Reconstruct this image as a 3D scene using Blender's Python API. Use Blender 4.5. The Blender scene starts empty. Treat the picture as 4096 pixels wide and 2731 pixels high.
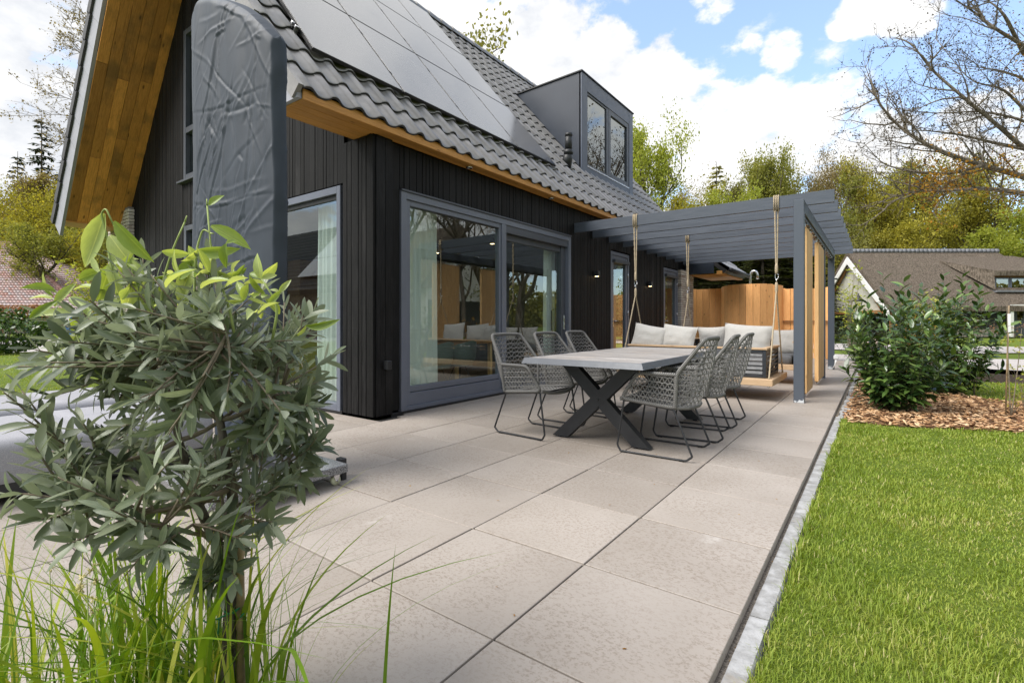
import bpy, math, random
import numpy as np
from mathutils import Vector, Matrix, Euler, noise as mnoise
R = math.radians
random.seed(7); rng = np.random.default_rng(7)
scene = bpy.context.scene
COL = scene.collection

# ------------------------------------------------------------------ camera
cam_d = bpy.data.cameras.new('camera'); cam = bpy.data.objects.new('camera', cam_d); COL.objects.link(cam)
CAM = (0.4157, -0.6978, 1.1149)
cam.location = CAM
cam.rotation_euler = (R(90), 0, R(36.30))
cam_d.sensor_width = 36.0; cam_d.lens = 17.49; cam_d.shift_y = -0.0199
cam_d.clip_start = 0.02; cam_d.clip_end = 3000
scene.camera = cam

# ------------------------------------------------------------------ sun and sky
SUN_EL, SUN_AZ = 50.0, -150.0            # azimuth measured from +Y towards +X
world = bpy.data.worlds.new('World'); scene.world = world; world.use_nodes = True
SKY_STRENGTH = 0.10
CLOUDS = [  # direction of each cloud, angular radius (deg), weight
    (-.481, .752, .45, 6.6, 1), (-.543, .692, .475, 4.8, 1), (-.60, .641, .479, 4.4, .95), (-.398, .809, .433, 4.8, 1), (-.32, .858, .403, 4.6, 1), (-.255, .893, .371, 4.4, 1),
    (-.163, .923, .348, 3.9, 1), (-.095, .941, .326, 3.0, 1), (-.193, .934, .301, 7.1, 1), (-.401, .852, .337, 8.8, 1), (-.297, .837, .459, 1.8, .7), (-.375, .788, .489, 2.1, .7),
    (-.127, .895, .427, 2.0, .75), (-.162, .881, .444, 1.1, .6), (-.01, .889, .457, 2.3, .8), (.037, .894, .448, 2.7, .8), (-.04, .894, .447, 1.4, .65), (-.211, .834, .511, 2.2, .5),
    (.117, .961, .251, 4.2, .8), (.019, .965, .26, 3.8, .7), (.148, .934, .325, 1.4, .45), (-.95, .15, .30, 26, .95), (-.92, -.2, .3, 26, .95), (-.3, .94, .1, 22, .6),
    (-.36, .46, .81, 21, 1.5), (-.30, .62, .72, 11, 1.4), (-.25, .73, .63, 6, 1.2), (-.3, .25, .9, 22, .9), (.5, -.5, .6, 38, .9), (.85, .35, .35, 26, .9), (.62, .72, .3, 14, .8), (.40, .82, .42, 13, .9), (-.5, -.75, .4, 30, .9), (.35, .15, .9, 16, .9)]
def build_world():
    nt = world.node_tree; nt.nodes.clear(); N = nt.nodes; L = nt.links
    out = N.new('ShaderNodeOutputWorld'); bg = N.new('ShaderNodeBackground'); L.new(bg.outputs[0], out.inputs[0])
    sky = N.new('ShaderNodeTexSky'); sky.sky_type = 'NISHITA'; sky.sun_disc = False
    sky.sun_elevation = R(SUN_EL); sky.sun_rotation = R(SUN_AZ); sky.air_density = 1.0; sky.dust_density = 0.6; sky.ozone_density = 1.6
    tc = N.new('ShaderNodeTexCoord')
    def math_(op, a, b=None, c=None):
        n = N.new('ShaderNodeMath'); n.operation = op
        for i, v in enumerate((a, b, c)):
            if v is None: continue
            if hasattr(v, 'links'): L.new(v, n.inputs[i])
            else: n.inputs[i].default_value = v
        return n.outputs[0]
    D = tc.outputs['Generated']
    sep = N.new('ShaderNodeSeparateXYZ'); L.new(D, sep.inputs[0])
    acc = None
    for x, y, z, r, w in CLOUDS:
        v = Vector((x, y, z)).normalized()
        d = N.new('ShaderNodeVectorMath'); d.operation = 'DOT_PRODUCT'; L.new(D, d.inputs[0]); d.inputs[1].default_value = v
        mr = N.new('ShaderNodeMapRange'); mr.interpolation_type = 'SMOOTHSTEP'
        L.new(d.outputs['Value'], mr.inputs[0]); mr.inputs[1].default_value = math.cos(R(r * 1.35)); mr.inputs[2].default_value = math.cos(R(r * .45))
        mr.inputs[3].default_value = 0; mr.inputs[4].default_value = w
        acc = mr.outputs[0] if acc is None else math_('MAXIMUM', acc, mr.outputs[0])
    def noise(scale, det, rough, off=(0, 0, 0), zs=1.6):
        mp = N.new('ShaderNodeMapping'); L.new(D, mp.inputs[0]); mp.inputs['Location'].default_value = off; mp.inputs['Scale'].default_value = (1, 1, zs)
        n = N.new('ShaderNodeTexNoise'); L.new(mp.outputs[0], n.inputs[0]); n.inputs['Scale'].default_value = scale
        n.inputs['Detail'].default_value = det; n.inputs['Roughness'].default_value = rough
        return n.outputs['Fac']
    n1 = noise(6.5, 9, .6); n2 = noise(15, 8, .62, (3, 1, 2)); n3 = noise(2.6, 5, .5, (7, 2, 5))
    near = N.new('ShaderNodeMapRange'); L.new(acc, near.inputs[0]); near.inputs[1].default_value = .02; near.inputs[2].default_value = .3
    wob = math_('ADD', math_('MULTIPLY', math_('SUBTRACT', n1, .5), 2.0), math_('MULTIPLY', math_('SUBTRACT', n2, .5), 1.7))
    dens = math_('MULTIPLY_ADD', wob, near.outputs[0], acc)
    mask = N.new('ShaderNodeMapRange'); mask.interpolation_type = 'SMOOTHSTEP'; L.new(dens, mask.inputs[0])
    mask.inputs[1].default_value = .30; mask.inputs[2].default_value = .74; mask.inputs[3].default_value = 0; mask.inputs[4].default_value = 1
    # cloud tone: grey undersides where thick, white elsewhere; thin grey-blue veil on the overcast side
    tone = N.new('ShaderNodeMapRange'); L.new(math_('MULTIPLY_ADD', n3, .8, math_('MULTIPLY', n2, .35)), tone.inputs[0])
    tone.inputs[1].default_value = .44; tone.inputs[2].default_value = .62; tone.inputs[3].default_value = 0; tone.inputs[4].default_value = 1
    cmix = N.new('ShaderNodeMix'); cmix.data_type = 'RGBA'; L.new(tone.outputs[0], cmix.inputs[0])
    cmix.inputs[6].default_value = (2.95, 3.12, 3.42, 1); cmix.inputs[7].default_value = (4.7, 4.7, 4.7, 1)
    mix = N.new('ShaderNodeMix'); mix.data_type = 'RGBA'; L.new(mask.outputs[0], mix.inputs[0])
    # lift the clear sky (thin veil) towards the pale blue of the photograph
    lift = N.new('ShaderNodeMix'); lift.data_type = 'RGBA'; lift.blend_type = 'ADD'; lift.inputs[0].default_value = 1.0
    L.new(sky.outputs[0], lift.inputs[6]); lift.inputs[7].default_value = (.85, 1.1, 1.55, 1)
    L.new(lift.outputs[2], mix.inputs[6]); L.new(cmix.outputs[2], mix.inputs[7])
    L.new(mix.outputs[2], bg.inputs[0]); bg.inputs[1].default_value = SKY_STRENGTH
build_world()
sun_d = bpy.data.lights.new('sun', 'SUN'); sun_d.energy = 2.3; sun_d.angle = R(40); sun_d.color = (1.0, .955, .89)
sun = bpy.data.objects.new('sun', sun_d); COL.objects.link(sun)
_sd = Vector((math.sin(R(SUN_AZ)) * math.cos(R(SUN_EL)), math.cos(R(SUN_AZ)) * math.cos(R(SUN_EL)), math.sin(R(SUN_EL))))
sun.rotation_euler = (-_sd).to_track_quat('-Z', 'Y').to_euler(); sun.location = _sd * 60
scene.view_settings.view_transform = 'Standard'; scene.view_settings.look = 'None'
scene.view_settings.gamma = 1; scene.view_settings.use_curve_mapping = False
scene.view_settings.exposure = 1.28
scene.render.engine = 'CYCLES'
cy = scene.cycles; cy.max_bounces = 8; cy.diffuse_bounces = 4; cy.glossy_bounces = 4; cy.transmission_bounces = 6; cy.transparent_max_bounces = 16
cy.use_denoising = True; cy.caustics_reflective = False; cy.caustics_refractive = False; cy.sample_clamp_indirect = 6

# ------------------------------------------------------------------ helpers
class MB:
    """collects faces and links them as ONE mesh object"""
    def __init__(s): s.v = []; s.f = []; s.sm = []; s.rnd = []
    def add(s, vs, fs, smooth=False, rnd=None):
        o = len(s.v); s.v.extend(tuple(map(float, p)) for p in vs); s.f.extend(tuple(i + o for i in f) for f in fs)
        s.sm.extend([smooth] * len(fs)); s.rnd.extend([random.random() if rnd is None else rnd] * len(vs)); return s
    def box(s, a, b, bev=0.0, M=None, rnd=None):
        a = Vector(a); b = Vector(b); lo = Vector((min(a.x, b.x), min(a.y, b.y), min(a.z, b.z))); hi = Vector((max(a.x, b.x), max(a.y, b.y), max(a.z, b.z)))
        vs, fs = chamfer_box(lo, hi, bev)
        if M is not None: vs = [M @ Vector(v) for v in vs]
        return s.add(vs, fs, False, rnd)
    def obox(s, c, size, rot=(0, 0, 0), bev=0.0, rnd=None):
        h = Vector(size) / 2; M = Matrix.Translation(c) @ Euler(rot).to_matrix().to_4x4()
        return s.box(-h, h, bev, M, rnd)
    def bar(s, p, q, w, h, up=(0, 0, 1), bev=0.0, rnd=None):
        p = Vector(p); q = Vector(q); d = q - p; L = d.length; d.normalize(); u = Vector(up)
        x = d.cross(u)
        if x.length < 1e-4: x = d.cross(Vector((1, 0, 0)))
        x.normalize(); z = x.cross(d)
        M = Matrix(((x.x, d.x, z.x, p.x), (x.y, d.y, z.y, p.y), (x.z, d.z, z.z, p.z), (0, 0, 0, 1)))
        return s.box((-w / 2, 0, -h / 2), (w / 2, L, h / 2), bev, M, rnd)
    def tube(s, pts, r, n=6, cap=True, smooth=True, rnd=None):
        pts = [Vector(p) for p in pts]; k = len(pts); rs = r if hasattr(r, '__len__') else [r] * k
        vs = []; fs = []; ref = None
        for i, p in enumerate(pts):
            d = (pts[min(i + 1, k - 1)] - pts[max(i - 1, 0)])
            if d.length < 1e-9: d = Vector((0, 0, 1))
            d.normalize()
            if ref is None:
                ref = d.cross(Vector((0, 0, 1)))
                if ref.length < .1: ref = d.cross(Vector((1, 0, 0)))
            ref = ref - d * ref.dot(d)
            if ref.length < 1e-5: ref = d.orthogonal()
            ref.normalize(); b = d.cross(ref)
            for j in range(n):
                t = 2 * math.pi * j / n; vs.append(p + (ref * math.cos(t) + b * math.sin(t)) * rs[i])
        for i in range(k - 1):
            for j in range(n):
                a = i * n + j; c = i * n + (j + 1) % n; fs.append((a, c, c + n, a + n))
        if cap: fs.append(tuple(range(n))[::-1]); fs.append(tuple(range((k - 1) * n, k * n)))
        return s.add(vs, fs, smooth, rnd)
    def lathe(s, c, prof, n=16, smooth=True, M=None, rnd=None):
        vs = []; fs = []; c = Vector(c)
        for r, z in prof:
            for j in range(n):
                t = 2 * math.pi * j / n; v = Vector((r * math.cos(t), r * math.sin(t), z)); vs.append((M @ v if M else v) + c)
        k = len(prof)
        for i in range(k - 1):
            for j in range(n):
                a = i * n + j; b = i * n + (j + 1) % n; fs.append((a, b, b + n, a + n))
        fs.append(tuple(range(n))[::-1]); fs.append(tuple(range((k - 1) * n, k * n)))
        return s.add(vs, fs, smooth, rnd)
    def prism(s, poly, ext, rnd=None):
        """poly: 3-D points in a plane, ext: extrusion vector"""
        n = len(poly); e = Vector(ext); p = [Vector(q) for q in poly]; vs = p + [q + e for q in p]
        fs = [tuple(range(n))[::-1], tuple(range(n, 2 * n))] + [(i, (i + 1) % n, n + (i + 1) % n, n + i) for i in range(n)]
        return s.add(vs, fs, False, rnd)
    def grid(s, P, nu, nv, smooth=True, closed_u=False, rnd=None):
        """P: list nu*nv of points, u-major"""
        fs = []
        for i in range(nu - (0 if closed_u else 1)):
            for j in range(nv - 1):
                a = i * nv + j; b = ((i + 1) % nu) * nv + j; fs.append((a, b, b + 1, a + 1))
        return s.add(P, fs, smooth, rnd)
    def mesh(s, name, mat, origin=(0, 0, 0), rnd=False):
        o = Vector(origin); me = bpy.data.meshes.new(name)
        me.from_pydata([tuple(Vector(v) - o) for v in s.v], [], s.f)
        if any(s.sm): me.polygons.foreach_set('use_smooth', s.sm)
        if rnd:
            at = me.attributes.new('rnd', 'FLOAT', 'POINT'); at.data.foreach_set('value', s.rnd)
        for m in (mat if isinstance(mat, (list, tuple)) else [mat]): me.materials.append(m)
        me.update(); return me
    def build(s, name, mat, parent=None, rnd=False, loc=None):
        o = ORG.get(parent.name, Vector((0, 0, 0))) if parent is not None else Vector((0, 0, 0))
        if loc is not None and parent is None: o = Vector(loc)
        ob = bpy.data.objects.new(name, s.mesh(name, mat, o, rnd)); COL.objects.link(ob)
        if parent is not None: ob.parent = parent; ORG[ob.name] = o
        elif loc is not None: ob.location = loc; ORG[ob.name] = Vector(loc)
        return ob
ORG = {}
_CB_SIGN = [(-1, -1, -1), (1, -1, -1), (1, 1, -1), (-1, 1, -1), (-1, -1, 1), (1, -1, 1), (1, 1, 1), (-1, 1, 1)]
def chamfer_box(lo, hi, b=0.0):
    c = (lo + hi) / 2; h = (hi - lo) / 2
    if b <= 0:
        vs = [(c.x + sx * h.x, c.y + sy * h.y, c.z + sz * h.z) for sx, sy, sz in _CB_SIGN]
        return vs, [(0, 3, 2, 1), (4, 5, 6, 7), (0, 1, 5, 4), (1, 2, 6, 5), (2, 3, 7, 6), (3, 0, 4, 7)]
    b = min(b, h.x * .49, h.y * .49, h.z * .49); vs = []
    for sg in _CB_SIGN:
        for a in range(3):
            vs.append(tuple(c[k] + sg[k] * (h[k] if k == a else h[k] - b) for k in range(3)))
    quads = [(0, 3, 2, 1), (4, 5, 6, 7), (0, 1, 5, 4), (1, 2, 6, 5), (2, 3, 7, 6), (3, 0, 4, 7)]
    axes = [2, 2, 1, 0, 1, 0]; fs = [tuple(q * 3 + ax for q in f) for f, ax in zip(quads, axes)]
    for i in range(8):
        fs.append((i * 3, i * 3 + 1, i * 3 + 2))
        for j in range(i + 1, 8):
            df = [k for k in range(3) if _CB_SIGN[i][k] != _CB_SIGN[j][k]]
            if len(df) == 1:
                p, q = [k for k in range(3) if k != df[0]]; fs.append((i * 3 + p, i * 3 + q, j * 3 + q, j * 3 + p))
    out = []
    for f in fs:
        P = [Vector(vs[k]) for k in f]; n = (P[1] - P[0]).cross(P[2] - P[0]); m = sum(P, Vector()) / len(P) - c
        out.append(f if n.dot(m) >= 0 else f[::-1])
    return vs, out
def tag(o, label=None, cat=None, group=None, kind=None):
    if label: o['label'] = label
    if cat: o['category'] = cat
    if group: o['group'] = group
    if kind: o['kind'] = kind
    return o
def thing(name, loc, label, cat, group=None, rz=0.0):
    o = bpy.data.objects.new(name, None); o.empty_display_size = .1; COL.objects.link(o); o.location = loc; o.rotation_euler = (0, 0, rz)
    ORG[o.name] = Vector(loc) if rz == 0 else Vector((0, 0, 0))
    return tag(o, label, cat, group)
def local_thing(name, loc, label, cat, group=None, rz=0.0):
    """its parts are built in local coordinates"""
    o = thing(name, loc, label, cat, group, rz); ORG[o.name] = Vector((0, 0, 0)); return o
def copy_tree(o, loc, rz, label=None):
    r = o.copy(); COL.objects.link(r); r.location = loc; r.rotation_euler = (0, 0, rz)
    if label: r['label'] = label
    for ch in list(o.children):
        c = ch.copy(); COL.objects.link(c); c.parent = r
        for g in ch.children:
            d = g.copy(); COL.objects.link(d); d.parent = c
    return r
def place(name, me, parent, M):
    """one more piece of a kind: an object that shares its mesh"""
    ob = bpy.data.objects.new(name, me); COL.objects.link(ob); ob.parent = parent
    o = ORG.get(parent.name, Vector((0, 0, 0)))
    ob.matrix_local = Matrix.Translation(-o) @ M
    return ob
def structure(name, mb, mat, rnd=False, loc=None):
    o = mb.build(name, mat, None, rnd, loc); o['kind'] = 'structure'; return o
def fast_mesh(name, V, F, mat, rnd=None, smooth=False):
    """V (n,3) array, F (m,k) array of equal-sized faces"""
    me = bpy.data.meshes.new(name); n, m, k = len(V), len(F), F.shape[1]
    me.vertices.add(n); me.vertices.foreach_set('co', np.ascontiguousarray(V, dtype=np.float32).ravel())
    me.loops.add(m * k); me.loops.foreach_set('vertex_index', np.ascontiguousarray(F, dtype=np.int32).ravel())
    me.polygons.add(m); me.polygons.foreach_set('loop_start', np.arange(0, m * k, k, dtype=np.int32))
    if smooth: me.polygons.foreach_set('use_smooth', np.ones(m, dtype=bool))
    if rnd is not None:
        at = me.attributes.new('rnd', 'FLOAT', 'POINT'); at.data.foreach_set('value', np.ascontiguousarray(rnd, dtype=np.float32))
    me.materials.append(mat); me.update(calc_edges=True); return me
def link_mesh(name, me, parent=None, loc=(0, 0, 0)):
    ob = bpy.data.objects.new(name, me); COL.objects.link(ob); ob.location = loc
    if parent is not None: ob.parent = parent
    return ob
# ------------------------------------------------------------------ materials
class NT:
    def __init__(s, name):
        s.m = bpy.data.materials.new(name); s.m.use_nodes = True; s.t = s.m.node_tree; s.N = s.t.nodes; s.L = s.t.links
        s.b = s.N['Principled BSDF']; s.out = s.N['Material Output']
        tc = s.N.new('ShaderNodeTexCoord'); oi = s.N.new('ShaderNodeObjectInfo'); s.rand = oi.outputs['Random']
        mul = s.N.new('ShaderNodeVectorMath'); mul.operation = 'SCALE'; mul.inputs[0].default_value = (37.3, 51.7, 23.9); s.L.new(s.rand, mul.inputs['Scale'])
        add = s.N.new('ShaderNodeVectorMath'); s.L.new(tc.outputs['Object'], add.inputs[0]); s.L.new(mul.outputs[0], add.inputs[1])
        s.co = add.outputs[0]; s.raw = tc.outputs['Object']
    def put(s, sock, v):
        if hasattr(v, 'links'): s.L.new(v, sock)
        elif isinstance(v, (int, float)): sock.default_value = v
        else: sock.default_value = tuple(v) + ((1,) if len(v) == 3 and sock.type == 'RGBA' else ())
    def noise(s, scale, det=4, rough=.55, stretch=None, raw=False, dist=0):
        co = s.raw if raw else s.co
        if stretch:
            mp = s.N.new('ShaderNodeMapping'); s.L.new(co, mp.inputs[0]); mp.inputs['Scale'].default_value = stretch; co = mp.outputs[0]
        n = s.N.new('ShaderNodeTexNoise'); s.L.new(co, n.inputs[0]); n.inputs['Scale'].default_value = scale
        n.inputs['Detail'].default_value = det; n.inputs['Roughness'].default_value = rough; n.inputs['Distortion'].default_value = dist
        return n.outputs['Fac']
    def voro(s, scale, stretch=None, feature='F1'):
        co = s.co
        if stretch:
            mp = s.N.new('ShaderNodeMapping'); s.L.new(co, mp.inputs[0]); mp.inputs['Scale'].default_value = stretch; co = mp.outputs[0]
        n = s.N.new('ShaderNodeTexVoronoi'); s.L.new(co, n.inputs[0]); n.inputs['Scale'].default_value = scale; n.feature = feature
        return n
    def ramp(s, v, a, b, lo=0.0, hi=1.0):
        n = s.N.new('ShaderNodeMapRange'); n.interpolation_type = 'SMOOTHSTEP'; s.L.new(v, n.inputs[0])
        for i, q in enumerate((a, b, lo, hi)): n.inputs[i + 1].default_value = q
        return n.outputs[0]
    def mix(s, f, a, b, mode='MIX'):
        n = s.N.new('ShaderNodeMix'); n.data_type = 'RGBA'; n.blend_type = mode
        s.put(n.inputs[0], f); s.put(n.inputs[6], a); s.put(n.inputs[7], b); return n.outputs[2]
    def math(s, op, a, b=0.0):
        n = s.N.new('ShaderNodeMath'); n.operation = op; s.put(n.inputs[0], a); s.put(n.inputs[1], b); return n.outputs[0]
    def scale(s, c, f):
        n = s.N.new('ShaderNodeVectorMath'); n.operation = 'SCALE'; s.put(n.inputs[0], c); s.put(n.inputs['Scale'], f); return n.outputs[0]
    def attr(s, name='rnd'):
        n = s.N.new('ShaderNodeAttribute'); n.attribute_name = name; return n.outputs['Fac']
    def bump(s, h, strength=.3, dist=.01):
        n = s.N.new('ShaderNodeBump'); n.inputs['Strength'].default_value = strength; n.inputs['Distance'].default_value = dist
        s.L.new(h, n.inputs['Height']); s.L.new(n.outputs[0], s.b.inputs['Normal'])
    def set(s, color=None, rough=None, metal=None, spec=None, **k):
        if color is not None: s.put(s.b.inputs['Base Color'], color)
        if rough is not None: s.put(s.b.inputs['Roughness'], rough)
        if metal is not None: s.put(s.b.inputs['Metallic'], metal)
        if spec is not None: s.put(s.b.inputs['Specular IOR Level'], spec)
        for kk, v in k.items(): s.put(s.b.inputs[kk.replace('_', ' ')], v)
        return s.m
def plain(name, col, rough=.5, metal=0.0, spec=.5, var=.15, scale=6, bump=0.0, bscale=60, ov=0.0):
    n = NT(name); f = n.noise(scale, 5); c = n.mix(n.ramp(f, .3, .7), [q * (1 - var) for q in col], [min(1, q * (1 + var)) for q in col])
    if ov: c = n.scale(c, n.math('ADD', n.math('MULTIPLY', n.rand, 2 * ov), 1 - ov))
    if bump: n.bump(n.noise(bscale, 3), bump, .004)
    return n.set(c, n.ramp(n.noise(scale * 3, 4), .2, .8, max(0, rough - .06), min(1, rough + .06)), metal, spec)
def timber(name, base, dark, rough=.6, stretch=(14, 14, 1), ov=.2, knots=.7, kscale=5.0, grain=.5, bump=.25, grey=None, kstretch=None, hue=0.0):
    """planks: grain along the axis whose stretch is 1, knots, tone that differs from plank to plank"""
    n = NT(name); g = n.noise(6, 6, .6, stretch, dist=.6); g2 = n.noise(26, 4, .5, stretch)
    c = n.mix(n.math('MULTIPLY', n.ramp(g, .35, .75), grain), base, dark)
    c = n.mix(n.math('MULTIPLY', n.ramp(g2, .45, .7), grain * .5), c, dark)
    if knots:
        v = n.voro(kscale, kstretch or tuple(.55 + .12 * q if q > 1 else .8 for q in stretch)); k = n.ramp(v.outputs['Distance'], .045, .12, 1, 0)
        c = n.mix(n.math('MULTIPLY', k, knots), c, [q * .45 for q in dark])
    if grey: c = n.mix(n.ramp(n.noise(1.7, 4), .48, .7, 0, .6), c, grey)
    c = n.scale(c, n.math('ADD', n.math('MULTIPLY', n.rand, 2 * ov), 1 - ov))
    n.bump(n.math('ADD', g, n.math('MULTIPLY', g2, .5)), bump, .003)
    return n.set(c, rough, 0, .35)
MT = {}
def mk():
    M = MT
    # charred-stained cladding, boards vertical (grain along z)
    n = NT('black_timber'); g = n.noise(5, 6, .62, (16, 16, .8), dist=.4); g2 = n.noise(40, 4, .5, (10, 10, .7)); w = n.noise(1.3, 4, .6, (1, 1, .6))
    c = n.mix(n.ramp(g, .38, .72), (.0024, .0024, .0027), (.0150, .0145, .0145)); c = n.mix(n.ramp(w, .55, .8, 0, .4), c, (.034, .032, .032))
    v = n.voro(6, (2.2, 2.2, .8)); c = n.mix(n.ramp(v.outputs['Distance'], .03, .08, .8, 0), c, (.004, .004, .004))
    c = n.scale(c, n.math('ADD', n.math('MULTIPLY', n.rand, 1.0), .55)); n.bump(n.math('ADD', g, n.math('MULTIPLY', g2, .6)), .7, .006)
    M['black'] = n.set(c, n.ramp(g, .3, .7, .5, .7), 0, .2)
    M['void'] = plain('dark_batten', (.004, .004, .004), .9, var=.1, spec=.1)
    M['frame'] = plain('grey_frame_paint', (.122, .136, .172), .38, var=.05, scale=3, bump=.03, bscale=200)
    M['frame_dark'] = plain('dark_grey_frame_paint', (.060, .067, .082), .4, var=.06, scale=3)
    M['beam'] = plain('grey_beam_coating', (.066, .078, .098), .42, var=.12, scale=2.2, bump=.05, bscale=120)
    n = NT('grey_beam_wood'); g = n.noise(5, 5, .6, (.6, 20, 20)); c = n.mix(n.ramp(g, .3, .75), (.058, .069, .088), (.088, .102, .126))
    c = n.scale(c, n.math('ADD', n.math('MULTIPLY', n.rand, .24), .88)); n.bump(g, .15, .003); M['beamwood'] = n.set(c, n.ramp(g, .3, .7, .34, .5), 0, .5)
    n = NT('scuffed_post_paint'); sc = n.noise(7, 5, .6, (1, 1, 1.4), raw=True); sx = n.N.new('ShaderNodeSeparateXYZ'); n.L.new(n.raw, sx.inputs[0])
    low = n.ramp(sx.outputs['Z'], .02, .13, 1, 0); c = n.mix(n.math('MULTIPLY', low, n.ramp(sc, .52, .56)), (.066, .078, .098), (.5, .52, .54))
    M['post'] = n.set(c, .42, 0, .5)
    M['soffit'] = timber('stained_larch_soffit', (.37, .155, .030), (.15, .055, .010), .5, (1, 1, 1), .24, .85, 3.2, .55, .2, None, (1.6, 1, 1.0))
    M['soffit_y'] = timber('stained_larch_eave', (.56, .275, .072), (.28, .115, .025), .5, (14, .8, 14), .14, .7, 3.5, .55, .2, None, (2.5, .8, 2.5))
    M['larch'] = timber('fresh_larch_boards', (.88, .47, .185), (.56, .235, .07), .62, (14, 14, .8), .28, .95, 2.8, .6, .2, None, (2.4, 2.4, .9))
    M['larch_pale'] = timber('pale_larch_panel', (.72, .46, .21), (.48, .25, .09), .55, (14, 14, .7), .12, .45, 3.0, .6, .2, None, (2.4, 2.4, .9))
    M['teak'] = timber('teak_slats', (.52, .37, .23), (.33, .20, .10), .55, (.8, 14, 14), .1, .25, 3, .5, .15, None, (.9, 2, 2))
    n = NT('weathered_table_planks'); g = n.noise(4, 8, .68, (12, .7, 12), dist=.5); g2 = n.noise(30, 4, .5, (10, .8, 10)); w = n.noise(2.1, 5, .6)
    c = n.mix(n.ramp(g, .32, .70), (.235, .215, .198), (.52, .49, .46)); c = n.mix(n.ramp(w, .5, .72, 0, .55), c, (.40, .345, .30)); c = n.mix(n.ramp(g2, .55, .75, 0, .55), c, (.10, .085, .075))
    c = n.scale(c, n.math('ADD', n.math('MULTIPLY', n.rand, .4), .8)); n.bump(g, .5, .004); M['table'] = n.set(c, .62, 0, .4)
    M['table_edge'] = plain('grey_table_edge', (.090, .100, .118), .4, var=.06, scale=8, bump=.06, bscale=300)
    M['black_metal'] = plain('matt_black_metal', (.0165, .0175, .0195), .45, var=.12, scale=9, bump=.08, bscale=400)
    M['rubber'] = plain('black_rubber', (.008, .008, .008), .8, var=.05)
    n = NT('grey_rope'); st = n.noise(300, 2, .5); c = n.mix(n.ramp(st, .35, .65), (.115, .112, .106), (.245, .24, .23)); n.bump(st, .4, .002); M['rope'] = n.set(c, .85, 0, .2)
    n = NT('wrapped_rope_edge'); wv = n.N.new('ShaderNodeTexWave'); n.L.new(n.raw, wv.inputs[0]); wv.inputs['Scale'].default_value = 36; wv.bands_direction = 'DIAGONAL'
    c = n.mix(n.ramp(wv.outputs['Fac'], .15, .6), (.075, .073, .069), (.215, .21, .20)); n.bump(wv.outputs['Fac'], .7, .004); M['rope_wrap'] = n.set(c, .85, 0, .2)
    n = NT('hemp_rope'); wv = n.N.new('ShaderNodeTexWave'); n.L.new(n.raw, wv.inputs[0]); wv.inputs['Scale'].default_value = 26; wv.bands_direction = 'DIAGONAL'
    c = n.mix(wv.outputs['Fac'], (.30, .235, .15), (.55, .46, .33)); n.bump(wv.outputs['Fac'], .6, .004); M['hemp'] = n.set(c, .85, 0, .2)
    # concrete-look ceramic slabs
    n = NT('sand_grey_slab'); a = n.noise(52, 6, .66, (1, 1.4, 1), dist=.3); b = n.noise(120, 5, .65, (1, 1.5, 1)); w = n.noise(1.3, 3, .5)
    fl = n.math('MULTIPLY', n.ramp(a, .48, .58), n.ramp(b, .40, .54)); base = n.mix(n.ramp(w, .3, .7), (.305, .268, .232), (.362, .322, .284))
    den = n.ramp(n.noise(2.2, 3, .5), .30, .62, .25, 1.0); c = n.mix(n.math('MULTIPLY', n.math('MULTIPLY', fl, den), .66), base, (.196, .157, .122)); c = n.mix(n.ramp(n.noise(150, 3, .6), .58, .72, 0, .30), c, (.27, .21, .165))
    ws = n.math('MULTIPLY', n.ramp(n.noise(3.1, 3, .5), .66, .78), n.ramp(n.noise(22, 5), .42, .58)); c = n.mix(n.math('MULTIPLY', ws, .28), c, (.66, .63, .60))
    dm = n.ramp(n.noise(2.3, 5, .6), .63, .74, 0, .22); c = n.mix(dm, c, (.27, .225, .185))
    c = n.scale(c, n.math('ADD', n.math('MULTIPLY', n.rand, .12), .94)); n.bump(n.math('ADD', n.math('MULTIPLY', a, .6), b), .10, .002); M['slab'] = n.set(c, n.ramp(fl, 0, 1, .52, .64), 0, .3)
    n = NT('joint_grit'); s = n.noise(260, 3, .7, raw=True); M['grit'] = n.set(n.mix(n.ramp(s, .35, .65), (.022, .020, .018), (.11, .10, .09)), .95, 0, .1)
    n = NT('kerb_bed_sand'); s = n.noise(140, 4, .7, raw=True); M['bed_sand'] = n.set(n.mix(n.ramp(s, .35, .65), (.09, .075, .06), (.30, .26, .215)), .95, 0, .1)
    n = NT('pale_kerb_concrete'); a = n.noise(12, 6, .65); b = n.noise(70, 4); c = n.mix(n.ramp(a, .35, .68), (.235, .232, .225), (.39, .39, .39)); c = n.mix(n.ramp(n.noise(5, 5), .6, .72, 0, .75), c, (.27, .24, .20)); n.bump(n.math('ADD', a, n.math('MULTIPLY', b, .4)), .7, .012); M['kerb'] = n.set(c, .85, 0, .2)
    n = NT('soil'); s = n.noise(40, 6, .7, raw=True); n.bump(s, .8, .02); M['soil'] = n.set(n.mix(n.ramp(s, .35, .7), (.018, .013, .009), (.075, .055, .040)), .95, 0, .1)
    n = NT('mulch_bed'); s = n.noise(32, 6, .7, (1, 1, 1), raw=True); n.bump(s, .8, .02); M['mulch'] = n.set(n.mix(n.ramp(s, .35, .7), (.05, .025, .012), (.26, .15, .075)), .9, 0, .2)
    n = NT('bark_chips'); r = n.attr(); c = n.mix(n.ramp(r, .05, .55), (.14, .066, .030), (.47, .275, .135)); c = n.mix(n.ramp(r, .6, .95), c, (.68, .47, .28)); M['chip'] = n.set(c, .75, 0, .3)
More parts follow.
